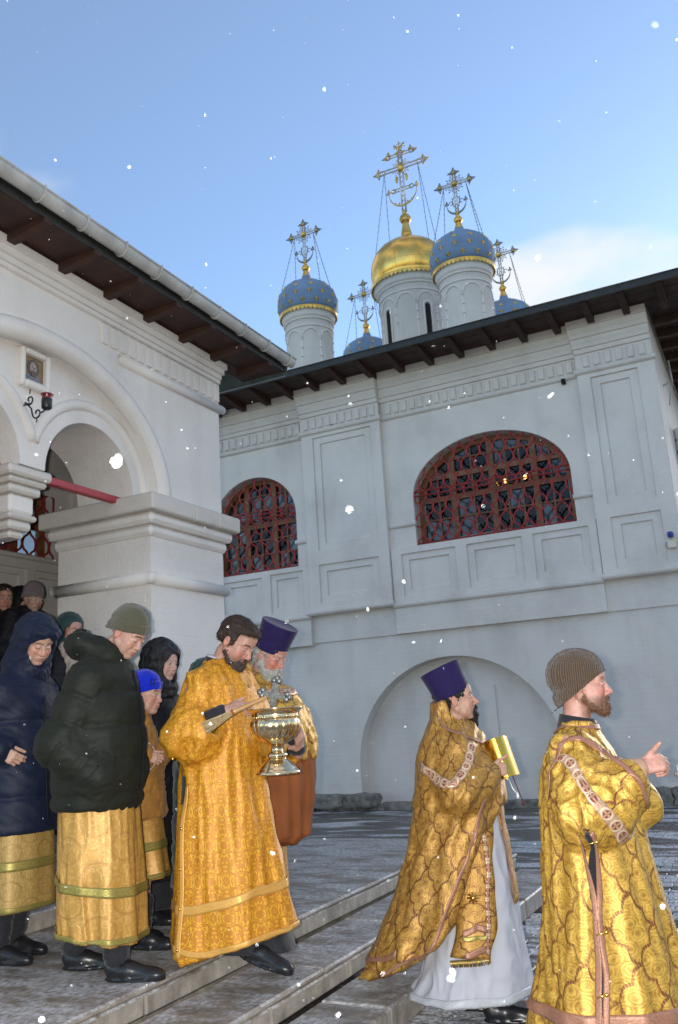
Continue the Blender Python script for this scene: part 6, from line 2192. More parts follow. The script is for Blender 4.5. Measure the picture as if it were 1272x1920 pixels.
# ================================================================== 3 child in blue hat and mustard jacket
hk = dict(p=(.125, -.125, 1.0), R=frame((.93, .1, -.2), (.25, -.9, .3)), s=.82, curl=(35, 40, 25), thumb=((.8, .5, -.3), (.9, .2, -.3)))
P = Person('child in bright blue knitted hat and mustard jacket with reflective bands on the sleeve', (-3.40, 4.10, LZ), R(14), 1.42, FLOCK, feet=[(.03, -.09), (-.12, .09)],
           neck=(.03, 0, 1.20), hyaw=R(-4), hpitch=R(8), s=.93, head=dict(skin=(.50, .29, .22), hair=(.10, .07, .05), eyes=.5, cheek=.006),
           arms={'r': ((.0, -.13, 1.13), (-.07, -.19, .93), (.125, -.125, 1.0)), 'l': ((.0, .13, 1.13), (-.03, .18, .92), (.14, .08, 1.0))}, hands=[hk])
beanie(P, M['blue_knit'], .034, -.03, .100, .05)
AR = [P.arms['r'], P.arms['l']]
TM = [(.66, -.01, 0, .19, .20), (.69, -.01, 0, .195, .205), (.9, -.01, 0, .175, .19), (1.06, .0, 0, .15, .175), (1.15, .01, 0, .11, .13), (1.22, .025, 0, .078, .082), (1.245, .03, 0, .076, .08)]
o, V_, F_ = coat(P, M['mustard'], TM, AR, (.068, .062, .05), lambda V: .005 * wr(V, (5, 5, 6), 4) + .004 * ridged(V, (8, 8, 12), 6), name='jacket', step=.010)
bv = bvh_of(V_, F_)
def cuffring(P, bv, pts, t, width, mat, name, rad=.08, n=30):
    a, b = np.array(pts[-2], float), np.array(pts[-1], float); d = (b - a) / np.linalg.norm(b - a); c = b - d * t
    u = np.cross(d, (0, 0, 1.0)); u /= np.linalg.norm(u); w = np.cross(d, u)
    ribbon(P, name, mat, bv, [tuple(c + (u * math.cos(q) + w * math.sin(q)) * rad) for q in np.linspace(0, 2 * PI, n, endpoint=False)], width, .003, closed=True, across=tuple(d))
sq = [P.hl((.078 + dx * .5, -.072 + dx * .85 * .5, .078 + dz)) for dx, dz in ((-.017, -.017), (.017, -.017), (.017, .017), (-.017, .017))]
link('hat_patch', MB().tube(sq, .0035, 6, closed=True).mesh('hat_patch'), M['black_coat'], P.e)
cuffring(P, bv, P.arms['r'], .012, .013, M['tape'], 'reflective_band')
TS = [(.31, .0, 0, .20, .20), (.35, .0, 0, .205, .205), (.72, -.01, 0, .165, .18)]
o, Vs, Fs = coat(P, M['pale_brocade'], TS, (), fold=pleat(5, .14, .3, .75, 14), name='vestment_skirt', step=.010, uv=robe_uv(TS, rref=.18), zlow=lambda X, Y: .325 + .12 * X + 0 * Y)
bs = bvh_of(Vs, Fs)
ribbon(P, 'trim_band', M['trim_green'], bs, ring_path(TS, .50, .05, -PI, .9, 50, lambda a: .03 * math.cos(a)), .045, .004)
ribbon(P, 'hem_trim', M['trim_green'], bs, ring_path(TS, .355, .06, -PI, .9, 50, lambda a: .022 * math.cos(a)), .025, .004)
trousers(P)
for y, x in ((-.09, .03), (.09, -.12)):
    shoe(P, 'boot', (x, y, 0), R(0), M['shoe'], .25, .048)

# ================================================================== 4 old woman in black hood
P = Person('elderly woman in black fur hood and long black coat, white hair at the brow', (-3.69, 4.645, LZ), R(4), 1.67, FLOCK,
           neck=(.03, 0, 1.42), hyaw=R(-6), hpitch=R(10), s=.95, head=dict(skin=(.50, .31, .25), hair=(.30, .28, .26), eyes=.35, old=1, brow=.5, ears=False, blush=.7))
hair_cap(P, M['hair_white'], 'fringe', .003, 8)
hood(P, M['fur_black'], deep=.02, big=1.06, low=-.14, dspamp=.006)
AR = [((.0, -.16, 1.31), (-.06, -.22, 1.03), (.10, -.14, .98)), ((.0, .16, 1.31), (-.06, .22, 1.03), (.10, .1, .98))]
coat(P, M['black_coat'], [(.25, -.01, 0, .23, .25), (.7, -.01, 0, .21, .235), (1.05, -.01, 0, .185, .215), (1.27, .0, 0, .16, .195), (1.37, .01, 0, .12, .15), (1.46, .025, 0, .095, .10)], AR, (.085, .075, .055), quilt_disp(AR, .09, .18, .0, .008, 22), name='long_coat', step=.013)
for y in (-.1, .1): shoe(P, 'boot', (-.05, y, 0), R(0), M['shoe'], .26, .05)
coat(P, M['black_cloth'], [(.08, .01, 0, .16, .19), (.3, .0, 0, .18, .2)], name='skirt', step=.016)

# ================================================================== 5 person behind, fur-trimmed hood
P = Person('person in dark teal coat with tan fur trimmed hood half hidden behind the bowl carrier', (-3.28, 4.60, LZ), R(30), 1.52, FLOCK,
           neck=(.02, 0, 1.27), hyaw=R(20), hpitch=R(8), s=.95, head=dict(skin=(.48, .28, .21), ears=False))
hood(P, M['teal_scarf'], M['fur_tan'], big=.98, low=-.14)
AR = [((.0, -.15, 1.20), (-.05, -.20, .95), (.08, -.14, .88)), ((.0, .15, 1.20), (-.05, .20, .95), (.08, .14, .88))]
coat(P, M['teal_scarf'], [(.22, 0, 0, .2, .22), (.9, 0, 0, .175, .2), (1.14, 0, 0, .15, .18), (1.22, .01, 0, .11, .14), (1.29, .02, 0, .085, .09)], AR, (.08, .07, .055), quilt_disp(AR, .085, .16, 0, .01, 32), name='coat', step=.014)
for y in (-.1, .1): shoe(P, 'boot', (-.05, y, 0), R(0), M['shoe'], .26, .05)

# ================================================================== 6 deacon carrying the bowl
DB = Vector((-2.70, 3.985, LZ))
hr = dict(p=(.135, -.215, 1.205), R=frame((.80, .35, .30), (-.25, -.75, .6)), s=1.02, curl=(30, 42, 28), thumb=((.85, .45, .12), (1, .12, -.05)), spread=.02)
hl_ = dict(p=(.36, .17, 1.0), R=frame((.42, -.62, .55), (.8, .1, -.5)), s=1.0, curl=(25, 30, 20))
P = Person('dark haired bearded deacon in orange gold vestment leaning over the brass water bowl he carries', DB, R(2), 1.78, VEST,
           neck=(-.015, 0, 1.46), hyaw=R(-4), hpitch=R(37), s=1.02,
           head=dict(skin=(.47, .255, .19), hair=(.035, .022, .016), eyes=.25, gaze=(1, 0, -.5), stubble=.35, nose=.006, jaw=.004, brow=.95),
           arms={'r': ((-.03, -.19, 1.36), (-.10, -.275, 1.08), (.135, -.215, 1.205)), 'l': ((.02, .18, 1.36), (.10, .27, 1.04), (.36, .17, 1.0))}, hands=[hr, hl_],
           legs=[((0, -.09, .9), (.16, -.1, .52), (.20, -.1, .12)), ((0, .09, .9), (.0, .1, .5), (-.15, .1, .09))])
hair_cap(P, M['hair_dark'], 'short', .0030, 4)
beard(P, M['beard_dark'], 'full', 6, .005)
TR = [(.02, .03, 0, .335, .30), (.10, .03, 0, .325, .295), (.35, .02, 0, .285, .275), (.65, .0, 0, .245, .255), (.95, -.01, 0, .205, .235), (1.15, .0, 0, .185, .225), (1.30, .01, 0, .160, .210), (1.39, .0, 0, .125, .175), (1.45, -.005, 0, .095, .115), (1.485, -.01, 0, .082, .086)]
SR = [(-.02, -.17, 1.36), (-.075, -.255, 1.09), (.01, -.255, 1.125)]
SL = [(.02, .17, 1.36), (.10, .25, 1.06), (.24, .21, 1.02)]
def opsD(f):
    f.loft(TR, pleat(6, .13, .0, 1.15, 21), .06, lambda X, Y: .055 + .26 * np.clip(X, -.1, .4) * (X > -.1) + .35 * np.clip(-X - .12, 0, .3) + 0 * Y)
    for S in (SR, SL):
        f.chain(S, (.083, .098, .104), .06)
        a, b = np.array(S[1]), np.array(S[2]); d = (b - a) / np.linalg.norm(b - a)
        f.ell(b + np.array((-.02, 0, -.065)), (.095, .062, .09), k=.05)
    for S, T in ((SR, (.20, -.22, 1.21)), (SL, (.36, .17, 1.0))):
        d = np.array(T) - np.array(S[2]); d /= np.linalg.norm(d); c = np.array(S[2]) + d * .085
        def cutp(X, Y, Z, c=c, d=d):
            return -((X - c[0]) * d[0] + (Y - c[1]) * d[1] + (Z - c[2]) * d[2])
        f.cap(c - d * .02, c + d * .06, .062, .070, .012, 'd')
dD = lambda V: .008 * ridged(V, (5, 5, .8), 3) + .004 * wr(V, (9, 9, 1.2), 8) + np.where(arm_t(V, SR)[0] < .16, .007 * ridged(V, (4.5, 4.5, 3), 17), 0)
o, Vr, Fr = P.sdf('sticharion', M['orange_brocade'], opsD, (-.48, -.50, -.03), (.52, .46, 1.52), .0095, dD, robe_uv(TR, [(SR, .165), (SL, .165)], .22, .11))
bv = bvh_of(Vr, Fr)
# black cassock under it, cuffs and collar
coat(P, M['black_cloth'], [(.03, .14, .0, .235, .20), (.12, .11, 0, .215, .20), (.5, .02, 0, .17, .17)], fold=pleat(5, .10, .0, .5, 2), name='cassock', step=.011, zlow=lambda X, Y: .07 - .05 * X + 0 * Y)
def cuffs(P, arm, r0, r1, mat, name, frac=.45, step=.008):
    a, b = np.array(arm[-2], float), np.array(arm[-1], float)
    def ops(f):
        f.cap(a + (b - a) * frac, b - (b - a) / np.linalg.norm(b - a) * .012, r0, r1, .01)
    p = np.minimum(a, b) - .12; q = np.maximum(a, b) + .12
    return P.sdf(name, mat, ops, p, q, step, lambda V: .003 * wr(V, (12, 12, 12), 3))
cuffs(P, P.arms['r'], .055, .044, M['black_cloth'], 'cuff'); cuffs(P, P.arms['l'], .055, .045, M['black_cloth'], 'cuff')
collar(P, M['black_cloth'], .062, (.074, .068), .30, dz=-.028); collar(P, M['shirt'], .070, (.068, .062), .30, 'shirt_collar', dz=-.026)
# trims: side opening, hem band
ribbon(P, 'hem_trim', M['trim_orange'], bv, ring_path(TR, .10, .06, -PI * .93, .6, 70, lambda a: -.02 + .085 * max(0, math.cos(a)) + .075 * max(0, -math.cos(a))), .030, .004)
ribbon(P, 'trim_band', M['trim_orange'], bv, ring_path(TR, .30, .06, -PI * .93, .6, 70, lambda a: -.02 + .085 * max(0, math.cos(a))), .046, .004)
side = [(-.115, -.36, .86), (-.10, -.42, .7), (-.085, -.45, .4), (-.075, -.48, .07)]
ribbon(P, 'side_opening', M['black_cloth'], bv, [(-.135, -.30, .90), (-.13, -.34, .78)], .045, .004, n=8)
ribbon(P, 'side_trim', M['trim_orange'], bv, side, .028, .005, n=40)
for i, z in enumerate((.84, .66, .48, .30, .12)):
    q, nn, _, _ = bv.find_nearest(Vector((-.097, -.45, z)))
    link('button', MB().ball(q + nn * .008, .008, 8, 6).mesh('button'), M['gold'], P.e)
shoe(P, 'shoe', (.135, -.115, .045), R(-4), M['shoe'], .30, .05, R(14)); shoe(P, 'shoe', (-.30, .12, 0), R(4), M['shoe'], .28, .05)
ribbon(P, 'neck_slit', M['black_cloth'], bv, [(.30, -.02, 1.42), (.30, -.02, 1.35)], .010, .003, n=6)
PD = P

# ================================================================== 7 old priest with the white beard
OLD_AT = (-2.93, 4.52, LZ)
ho = dict(p=local(at_px(522, 1400, 4.46), OLD_AT, R(2)), R=frame((-.05, -.30, .95), (.75, .55, .2)), s=.95, curl=(35, 70, 45), thumb=((.5, -.35, .7), (.1, -.2, .95)))
P = Person('old white bearded priest with glasses in tall violet clergy hat, holding a silver cross', OLD_AT, R(2), 1.78, VEST,
           neck=(.125, 0, 1.40), hyaw=R(-8), hpitch=R(26), s=1.0,
           head=dict(skin=(.50, .24, .18), hair=(.45, .44, .40), eyes=0, old=1, brow=.8, blush=1.2),
           arms={'r': ((.05, -.19, 1.33), (.08, -.25, 1.02), tuple(ho['p'])), 'l': ((.05, .19, 1.33), (.10, .22, 1.04), (.30, .12, .98))}, hands=[ho])
hair_cap(P, M['hair_white'], 'nape', .004, 5)
beard(P, M['beard_white'], 'long', 9, .006)
kamilavka(P, M['violet'], None, R(4), .165, .100, .116)
glasses(P, M['silver'])
TP = [(.92, .12, 0, .33, .34), (1.05, .12, 0, .335, .325), (1.20, .12, 0, .30, .29), (1.32, .095, 0, .235, .235), (1.40, .08, 0, .135, .17), (1.46, .085, 0, .10, .115), (1.53, .06, 0, .10, .11), (1.58, .04, 0, .098, .108)]
def opsO(f):
    f.loft(TP, pleat(5, .09, .9, 1.4, 31), .05)
    f.cap((.12, 0, 1.44), (.17, 0, 1.66), .085, .095, .01, 'd')
    f.chain([(.05, -.19, 1.30), (.10, -.26, 1.06), (.27, -.10, 1.04)], (.07, .10, .08), .06)
o, Vo, Fo = P.sdf('phelonion', M['gold_brocade'], opsO, (-.35, -.5, .85), (.55, .5, 1.62), .010, lambda V: .007 * ridged(V, (4, 4, 3), 13) + .004 * wr(V, (8, 8, 5), 5), robe_uv(TP, rref=.24))
bo = bvh_of(Vo, Fo)
ribbon(P, 'yoke_band', M['trim_cross'], bo, [(.10, -.42, 1.345), (.22, -.33, 1.33), (.33, -.20, 1.325), (.37, -.02, 1.33), (.34, .2, 1.33)], .062, .004, n=36)
ribbon(P, 'collar_trim', M['trim_pink'], bo, [(.02, -.2, 1.60), (.12, -.2, 1.52), (.22, -.14, 1.45)], .02, .004, n=14)
def opsL(f):
    f.loft([(.47, .31, -.06, .05, .06), (.52, .30, -.05, .12, .15), (.7, .27, -.03, .165, .21), (.95, .25, 0, .19, .25), (1.08, .22, 0, .17, .22)], pleat(4, .07, .4, 1.2, 44), .04)
P.sdf('lining', M['lining'], opsL, (-.1, -.4, .42), (.6, .35, 1.16), .011, lambda V: .009 * ridged(V, (5, 5, .8), 23) + .004 * wr(V, (9, 9, 3), 24))
coat(P, M['bronze_brocade'], [(.10, .0, 0, .24, .25), (.6, .03, 0, .2, .22), (1.1, .06, 0, .17, .2)], fold=pleat(6, .1, .1, 1.0, 7), name='underrobe', step=.014, uv=robe_uv([(.1, 0, 0, .2, .2), (1.1, 0, 0, .2, .2)]))
collar(P, M['black_cloth'], .06, (.078, .072), .3, dz=-.02); collar(P, M['shirt'], .03, (.09, .082), .5, 'white_collar', dz=-.035)
cuffs(P, P.arms['r'], .070, .052, M['gold_cloth'], 'cuff', .02); cuffs(P, P.arms['l'], .065, .05, M['gold_cloth'], 'cuff', .35)
for y in (-.1, .1): shoe(P, 'shoe', (-.12, y, 0), R(0), M['shoe'], .28, .05)
PO = P

# ================================================================== 8 priest walking in profile with the book
h1 = dict(p=(.125, -.15, 1.215), R=frame((.96, .22, .16), (-.15, -.95, .2)), s=1.0, curls=((38, 58, 35), (45, 62, 38), (52, 62, 38), (58, 62, 38)), thumb=((.75, .35, .45), (.95, .3, .1)), spread=.02)
h2 = dict(p=(.135, .05, 1.20), R=frame((.97, -.10, .14), (-.1, .95, .1)), s=1.0, curls=((30, 55, 40), (38, 58, 40), (44, 60, 40), (50, 60, 40)), thumb=((.75, -.2, .55), (.9, -.3, .1)), spread=.03)
P = Person('priest in profile with dark goatee and tall violet clergy hat, holding a gold book', (-1.62, 4.75, 0), R(17), 1.70, VEST,
           neck=(-.035, 0, 1.435), hyaw=R(2), hpitch=R(-8), s=.99,
           head=dict(skin=(.50, .285, .20), hair=(.03, .02, .015), eyes=.6, nose=.007, brow=.95),
           arms={'r': ((-.03, -.18, 1.33), (-.05, -.27, 1.09), (.125, -.15, 1.215)), 'l': ((-.03, .18, 1.33), (-.03, .25, 1.09), (.135, .05, 1.20))}, hands=[h1, h2])
hair_cap(P, M['hair_black'], 'nape', .004, 6)
beard(P, M['hair_black'], 'goatee', 3, .003)
kamilavka(P, M['violet'], None, R(-14), .165, .100, .116)
def bf(z, back, front, w): return (z, (back + front) / 2, 0, (front - back) / 2, w)
TC = [bf(.10, -.72, .02, .34), bf(.2, -.68, .05, .34), bf(.35, -.59, .10, .34), bf(.5, -.50, .14, .33), bf(.65, -.43, .17, .32), bf(.8, -.375, .19, .315), bf(1.0, -.32, .20, .30), bf(1.15, -.295, .19, .285), bf(1.28, -.275, .16, .25), bf(1.38, -.25, .115, .20), bf(1.45, -.215, .07, .14), bf(1.50, -.19, .035, .105), bf(1.56, -.185, -.005, .095), bf(1.60, -.187, -.03, .09)]
zx = np.array([-.8, -.60, -.51, -.40, -.30, -.20, -.12, -.045, .05, .12, .16, .30]); zz_ = np.array([.235, .24, .25, .29, .34, .41, .50, .68, .90, 1.00, 1.06, 1.10])
def opsP(f):
    f.loft(TC, pleat(6, .11, .1, 1.3, 51), .05, lambda X, Y: np.interp(X.ravel(), zx, zz_).astype(np.float32)[:, None, None] + .02 * np.sin(Y * 14))
    f.chain([(-.03, -.18, 1.31), (-.04, -.28, 1.13), (.08, -.19, 1.19)], (.08, .092, .085), .06)
    f.chain([(-.03, .18, 1.31), (-.02, .27, 1.12), (.09, .08, 1.18)], (.08, .092, .085), .06)
    f.cap((-.055, 0, 1.46), (-.02, 0, 1.66), .080, .105, .012, 'd')
dP = lambda V: .010 * ridged(V @ np.array([[1, 0, .35], [0, 1, 0], [-.35, 0, 1]]), (4.2, 3, 1.2), 61) + .006 * wr(V, (7, 7, 3), 62)
o, Vp, Fp = P.sdf('phelonion', M['bronze_brocade'], opsP, (-.82, -.48, .08), (.36, .48, 1.63), .0095, dP, robe_uv(TC, [([(-.03, -.18, 1.31), (-.04, -.28, 1.13), (.08, -.19, 1.19)], .12)], .26))
bp_ = bvh_of(Vp, Fp)
ribbon(P, 'yoke_band', M['trim_cross'], bp_, [(-.30, -.2, 1.27), (-.22, -.35, 1.235), (-.13, -.42, 1.20), (-.055, -.42, 1.185), (-.005, -.38, 1.26), (.05, -.33, 1.35), (.09, -.25, 1.41)], .062, .0045, n=44)
ed = [(-.62, -.30, .28), (-.50, -.45, .30), (-.38, -.48, .34), (-.27, -.48, .40), (-.17, -.48, .48), (-.09, -.47, .62), (-.03, -.45, .76), (.03, -.42, .90), (.085, -.38, .98), (.14, -.33, 1.06)]
ribbon(P, 'front_edge_trim', M['trim_pink'], bp_, ed, .024, .0045, n=50)
ribbon(P, 'collar_trim', M['trim_pink'], bp_, [(-.25, -.12, 1.61), (-.15, -.2, 1.55), (-.05, -.2, 1.47), (.05, -.2, 1.41), (.12, -.12, 1.37)], .022, .004, n=26)
ribbon(P, 'hem_band', M['trim_pink'], bp_, [(-.85, -.05, .42), (-.75, -.3, .42), (-.58, -.45, .44)], .035, .004, n=24)
TA = [(.115, -.09, 0, .325, .30), (.2, -.06, 0, .285, .275), (.5, -.02, 0, .22, .225), (.9, .0, 0, .175, .19), (1.25, -.01, 0, .15, .18)]
o, Va, Fa = coat(P, M['alb'], TA, (), fold=pleat(7, .10, .0, .9, 71), name='alb', step=.010, disp=lambda V: .005 * ridged(V, (6, 6, 1.5), 72), uv=robe_uv(TA, rref=.22))
ba = bvh_of(Va, Fa)
ribbon(P, 'lace_hem', M['alb_lace'], ba, ring_path(TA, .15, .06, -PI, .9, 70), .045, .004)
# epitrachelion at the front, hip cloth at the side with its bands and fringe
ribbon(P, 'stole', M['bronze_brocade'], ba, [(.33, -.06, 1.15), (.35, -.06, .85), (.38, -.07, .58)], .17, .006, n=30, nw=9)
ribbon(P, 'stole_trim', M['trim_pink'], ba, [(.30, -.16, 1.1), (.32, -.17, .85), (.34, -.19, .60)], .02, .010, n=24)
hip = [(.02, -.40, 1.04), (.015, -.42, .80), (-.01, -.44, .58), (-.02, -.46, .36)]
o = ribbon(P, 'hip_cloth', M['bronze_brocade'], ba, hip, .235, .012, n=36, nw=11, across=(1, 0, -.06))
ribbon(P, 'hip_cloth_trim', M['trim_cross'], ba, [(.135, -.38, 1.04), (.14, -.40, .7), (.115, -.43, .36)], .022, .017, n=30, across=(1, 0, -.06))
ribbon(P, 'hip_cloth_trim', M['trim_pink'], ba, [(-.13, -.45, .50), (.10, -.45, .487)], .032, .018, n=16, across=(0, 0, 1))
ribbon(P, 'hip_cloth_trim', M['trim_green'], ba, [(-.13, -.45, .465), (.10, -.45, .452)], .022, .018, n=16, across=(0, 0, 1))
ribbon(P, 'hip_cloth_trim', M['trim_pink'], ba, [(-.135, -.46, .385), (.10, -.46, .372)], .032, .018, n=16, across=(0, 0, 1))
hipv = [v.co.copy() for v in o.data.vertices][-11:]
fr = MB()
for i in range(40):
    x = -.135 + .235 * i / 39
    q = Vector(hipv[10 - int(round(10 * i / 39))]) + Vector((0, -.002, 0)); q.x = hipv[10].x + (hipv[0].x - hipv[10].x) * (1 - i / 39) if hipv[10].x < hipv[0].x else hipv[0].x + (hipv[10].x - hipv[0].x) * i / 39
    fr.tube([q, q + Vector((rnd.uniform(-.002, .002), -.002, -.034))], .0026, 5)
link('fringe', fr.mesh('fringe'), M['gold_old'], P.e)['kind'] = 'stuff'
q, nn, _, _ = ba.find_nearest(Vector((-.0, -.45, .62)))
st = MB()
for k in range(4):
    a = k * PI / 4
    t1 = Vector((math.cos(a), 0, math.sin(a))); st.tube([q + nn * .018 - t1 * .028, q + nn * .022, q + nn * .018 + t1 * .028], .005, 6)
st.ball(q + nn * .02, .012, 8, 6)
link('embroidered_star', st.mesh('embroidered_star'), M['gold'], P.e)
cuffs(P, P.arms['r'], .062, .046, M['trim_cross'], 'cuff', .55); cuffs(P, P.arms['l'], .06, .046, M['trim_cross'], 'cuff', .55)
collar(P, M['black_cloth'], .062, (.074, .068), .25, dz=-.03)
P.sdf('cassock_front', M['black_cloth'], lambda f: f.cap((.005, 0, 1.40), (.045, 0, 1.30), .07, .07, .02), (-.12, -.15, 1.18), (.2, .15, 1.5), .01)
for y, x in ((-.1, -.02), (.1, -.16)): shoe(P, 'shoe', (x, y, 0), R(0), M['shoe'], .28, .05)
PP = P

# ================================================================== 9 deacon at the right with the brown beanie
h9 = dict(p=(.225, -.235, 1.275), R=frame((.93, .12, .20), (-.28, -.80, .52)), s=1.06, curls=((58, 72, 35), (66, 78, 42), (70, 78, 44), (74, 78, 44)), thumb=((.80, .25, .50), (.62, .05, .70)), spread=.03)
P = Person('ginger bearded deacon in yellow gold vestment and brown beanie holding a censer chain', (-.81, 3.87, 0), R(10), 1.74, VEST,
           neck=(.005, 0, 1.445), hyaw=R(-1), hpitch=R(1), s=1.02,
           head=dict(skin=(.52, .27, .21), hair=(.12, .07, .045), eyes=.6, nose=.006, jaw=.004, brow=.7, stubble=.6, ears=False),
           arms={'r': ((-.02, -.19, 1.37), (.0, -.28, 1.12), (.225, -.235, 1.275)), 'l': ((-.02, .19, 1.37), (.02, .25, 1.1), (.25, .12, 1.1))}, hands=[h9])
beanie(P, M['brown_knit'], .052, -.105, .096, .004, slouch=1, g=1.05)
beard(P, M['hair_ginger'], 'short', 12, .0035)
TD = [bf(.06, -.37, .36, .40), bf(.25, -.345, .34, .39), bf(.40, -.31, .315, .375), bf(.55, -.26, .285, .35), bf(.75, -.225, .255, .32), bf(.95, -.205, .225, .285), bf(1.12, -.195, .195, .25), bf(1.26, -.175, .165, .225), bf(1.33, -.145, .13, .19), bf(1.395, -.105, .09, .125), bf(1.435, -.08, .075, .088), bf(1.46, -.072, .072, .082)]
SD = [(-.02, -.18, 1.34), (.0, -.27, 1.13), (.155, -.245, 1.22)]
def opsR(f):
    f.loft(TD, pleat(7, .115, .0, 1.1, 81), .06)
    f.chain(SD, (.09, .118, .088), .06)
    f.ell((.09, -.258, 1.12), (.125, .075, .085), rot(0, R(-18)), k=.05)
    f.chain([(-.02, .18, 1.36), (.02, .26, 1.12), (.22, .14, 1.1)], (.09, .11, .09), .06)
dR = lambda V: .009 * ridged(V, (5, 5, .8), 83) + .004 * wr(V, (9, 9, 1.3), 84) + np.where(arm_t(V, SD)[0] < .16, .008 * ridged(V, (4.8, 4.8, 4), 85), 0)
o, Vd, Fd = P.sdf('sticharion', M['gold_brocade'], opsR, (-.50, -.52, .02), (.48, .50, 1.52), .0095, dR, robe_uv(TD, [(SD, .165)], .24, .115))
bd = bvh_of(Vd, Fd)
slit = [(-.005, -.44, 1.04), (-.002, -.45, .85), (-.02, -.47, .6), (-.045, -.50, .3), (-.06, -.52, .1)]
ribbon(P, 'side_opening', M['black_cloth'], bd, slit[1:], .036, .004, n=50)
ribbon(P, 'side_opening', M['black_cloth'], bd, [(-.012, -.44, 1.06), (-.008, -.44, .98), (-.002, -.45, .84)], .062, .0035, n=14)
for dx in (-.034, .032):
    ribbon(P, 'side_trim', M['trim_pink'], bd, [(x + dx * (1.35 if i == 0 else 1), y, z) for i, (x, y, z) in enumerate(slit)], .026, .008, n=50)
for z in (.92, .72, .52, .34, .2):
    q, nn, _, _ = bd.find_nearest(Vector((float(np.interp(z, [.1, .3, .6, .85, 1.04], [-.06, -.045, -.02, -.002, -.005])), -.5, z)))
    link('button', MB().tube([q + nn * .012 + Vector((-.02, 0, -.004)), q + nn * .014 + Vector((.014, 0, .006))], .0035, 6).ball(q + nn * .016 + Vector((.016, 0, .007)), .008, 8, 6).mesh('button'), M['gold'], P.e)
ribbon(P, 'hem_band', M['trim_pink'], bd, ring_path(TD, .42, .08, -PI, 1.0, 80), .055, .005)
ribbon(P, 'shoulder_trim', M['trim_pink'], bd, [(-.25, -.25, 1.18), (-.2, -.30, 1.30), (-.12, -.30, 1.37), (-.02, -.28, 1.42), (.08, -.25, 1.37), (.16, -.22, 1.28), (.21, -.18, 1.22)], .026, .005, n=44)
# sleeve bands
cuffring(P, bd, SD, .118, .052, M['trim_cross'], 'sleeve_band', .20, 36); cuffring(P, bd, SD, -.055, .030, M['trim_pink'], 'sleeve_band', .16, 36)
cuffs(P, P.arms['r'], .056, .046, M['trim_cross'], 'cuff', .70)
collar(P, M['black_cloth'], .060, (.076, .070), .22, dz=-.026)
ribbon(P, 'neck_trim', M['trim_pink'], bd, [(.0 + .11 * math.cos(a), .105 * math.sin(a), 1.44) for a in np.linspace(-PI, PI, 36)], .022, .004)
coat(P, M['black_cloth'], [(.04, 0, 0, .22, .22), (.5, 0, 0, .2, .2)], name='cassock', step=.02)
for y in (-.1, .1): shoe(P, 'shoe', (-.08, y, 0), R(0), M['shoe'], .29, .05)
PR = P

# ================================================================== background figures on the porch stairs
def backer(label, loc, yaw, Hh, skin, dress, **kw):
    P = Person(label, loc, yaw, Hh, FLOCK, neck=(.03, 0, Hh - .295), hyaw=kw.get('hy', R(-10)), hpitch=kw.get('hp', R(18)), s=kw.get('s', .97), head=dict(skin=skin, hair=kw.get('hair', (.03, .02, .015)), eyes=kw.get('eyes', 0), ears=kw.get('ears', True), nose=.003), res=.005)
    k = Hh / 1.7
    AR = [((.0, -.17, 1.36 * k), (-.06, -.23, 1.08 * k), (.08, -.17, .95 * k)), ((.0, .17, 1.36 * k), (-.06, .23, 1.08 * k), (.08, .17, .95 * k))]
    coat(P, dress, [(.15, 0, 0, .21, .23), (.8, -.01, 0, .20, .225), (1.1 * k, 0, 0, .18, .215), (1.3 * k, .01, 0, .15, .19), (1.38 * k, .02, 0, .115, .145), (1.47 * k, .03, 0, .088, .095)], AR, (.085, .075, .06), quilt_disp(AR, .09, .17, 0, .008, 41), name='coat', step=.016)
    for y in (-.1, .1): shoe(P, 'shoe', (-.08, y, 0), R(0), M['shoe'], .27, .05)
    return P
P = backer('man with short dark hair and glasses high on the porch stairs', (-6.24, 5.66, 1.28), R(0), 1.66, (.40, .20, .13), M['brown_coat'], hy=R(-25), hp=R(12), eyes=.2)
hair_cap(P, M['hair_dark'], 'short', .0018, 14); glasses(P, M['silver'])
P = backer('person in mauve knitted beanie and glasses on the porch stairs', (-6.05, 5.80, 1.28), R(0), 1.66, (.45, .28, .22), M['black_coat'], hy=R(-12), hp=R(20))
beanie(P, M['mauve_knit'], .030, -.04, .102, .05); glasses(P, M['tape'])
P = backer('person in plain black hood between the man with glasses and the mauve beanie', (-6.55, 6.10, 1.39), R(5), 1.60, (.42, .26, .2), M['black_coat'], hy=R(10), hp=R(20), ears=False)
hood(P, M['black_coat'], big=.98, low=-.15)
P = backer('woman in dark green headscarf with auburn fringe and glasses beside the pier', (-5.02, 5.20, .84), R(2), 1.66, (.47, .25, .20), M['black_coat'], hy=R(-14), hp=R(14), hair=(.08, .03, .015), ears=False, s=.95)
hair_cap(P, M['hair_red'], 'fringe', .005, 24); hood(P, M['teal_scarf'], big=.93, low=-.12, dspamp=.003); glasses(P, M['silver'])
P.sdf('scarf', M['beige'], lambda f: f.chain([(.10, -.08, 1.36), (.15, -.06, 1.22), (.17, -.05, 1.02)], (.055, .05, .05), .03), (-.05, -.25, .95), (.3, .15, 1.45), .012, lambda V: .006 * ridged(V, (8, 8, 6), 3))
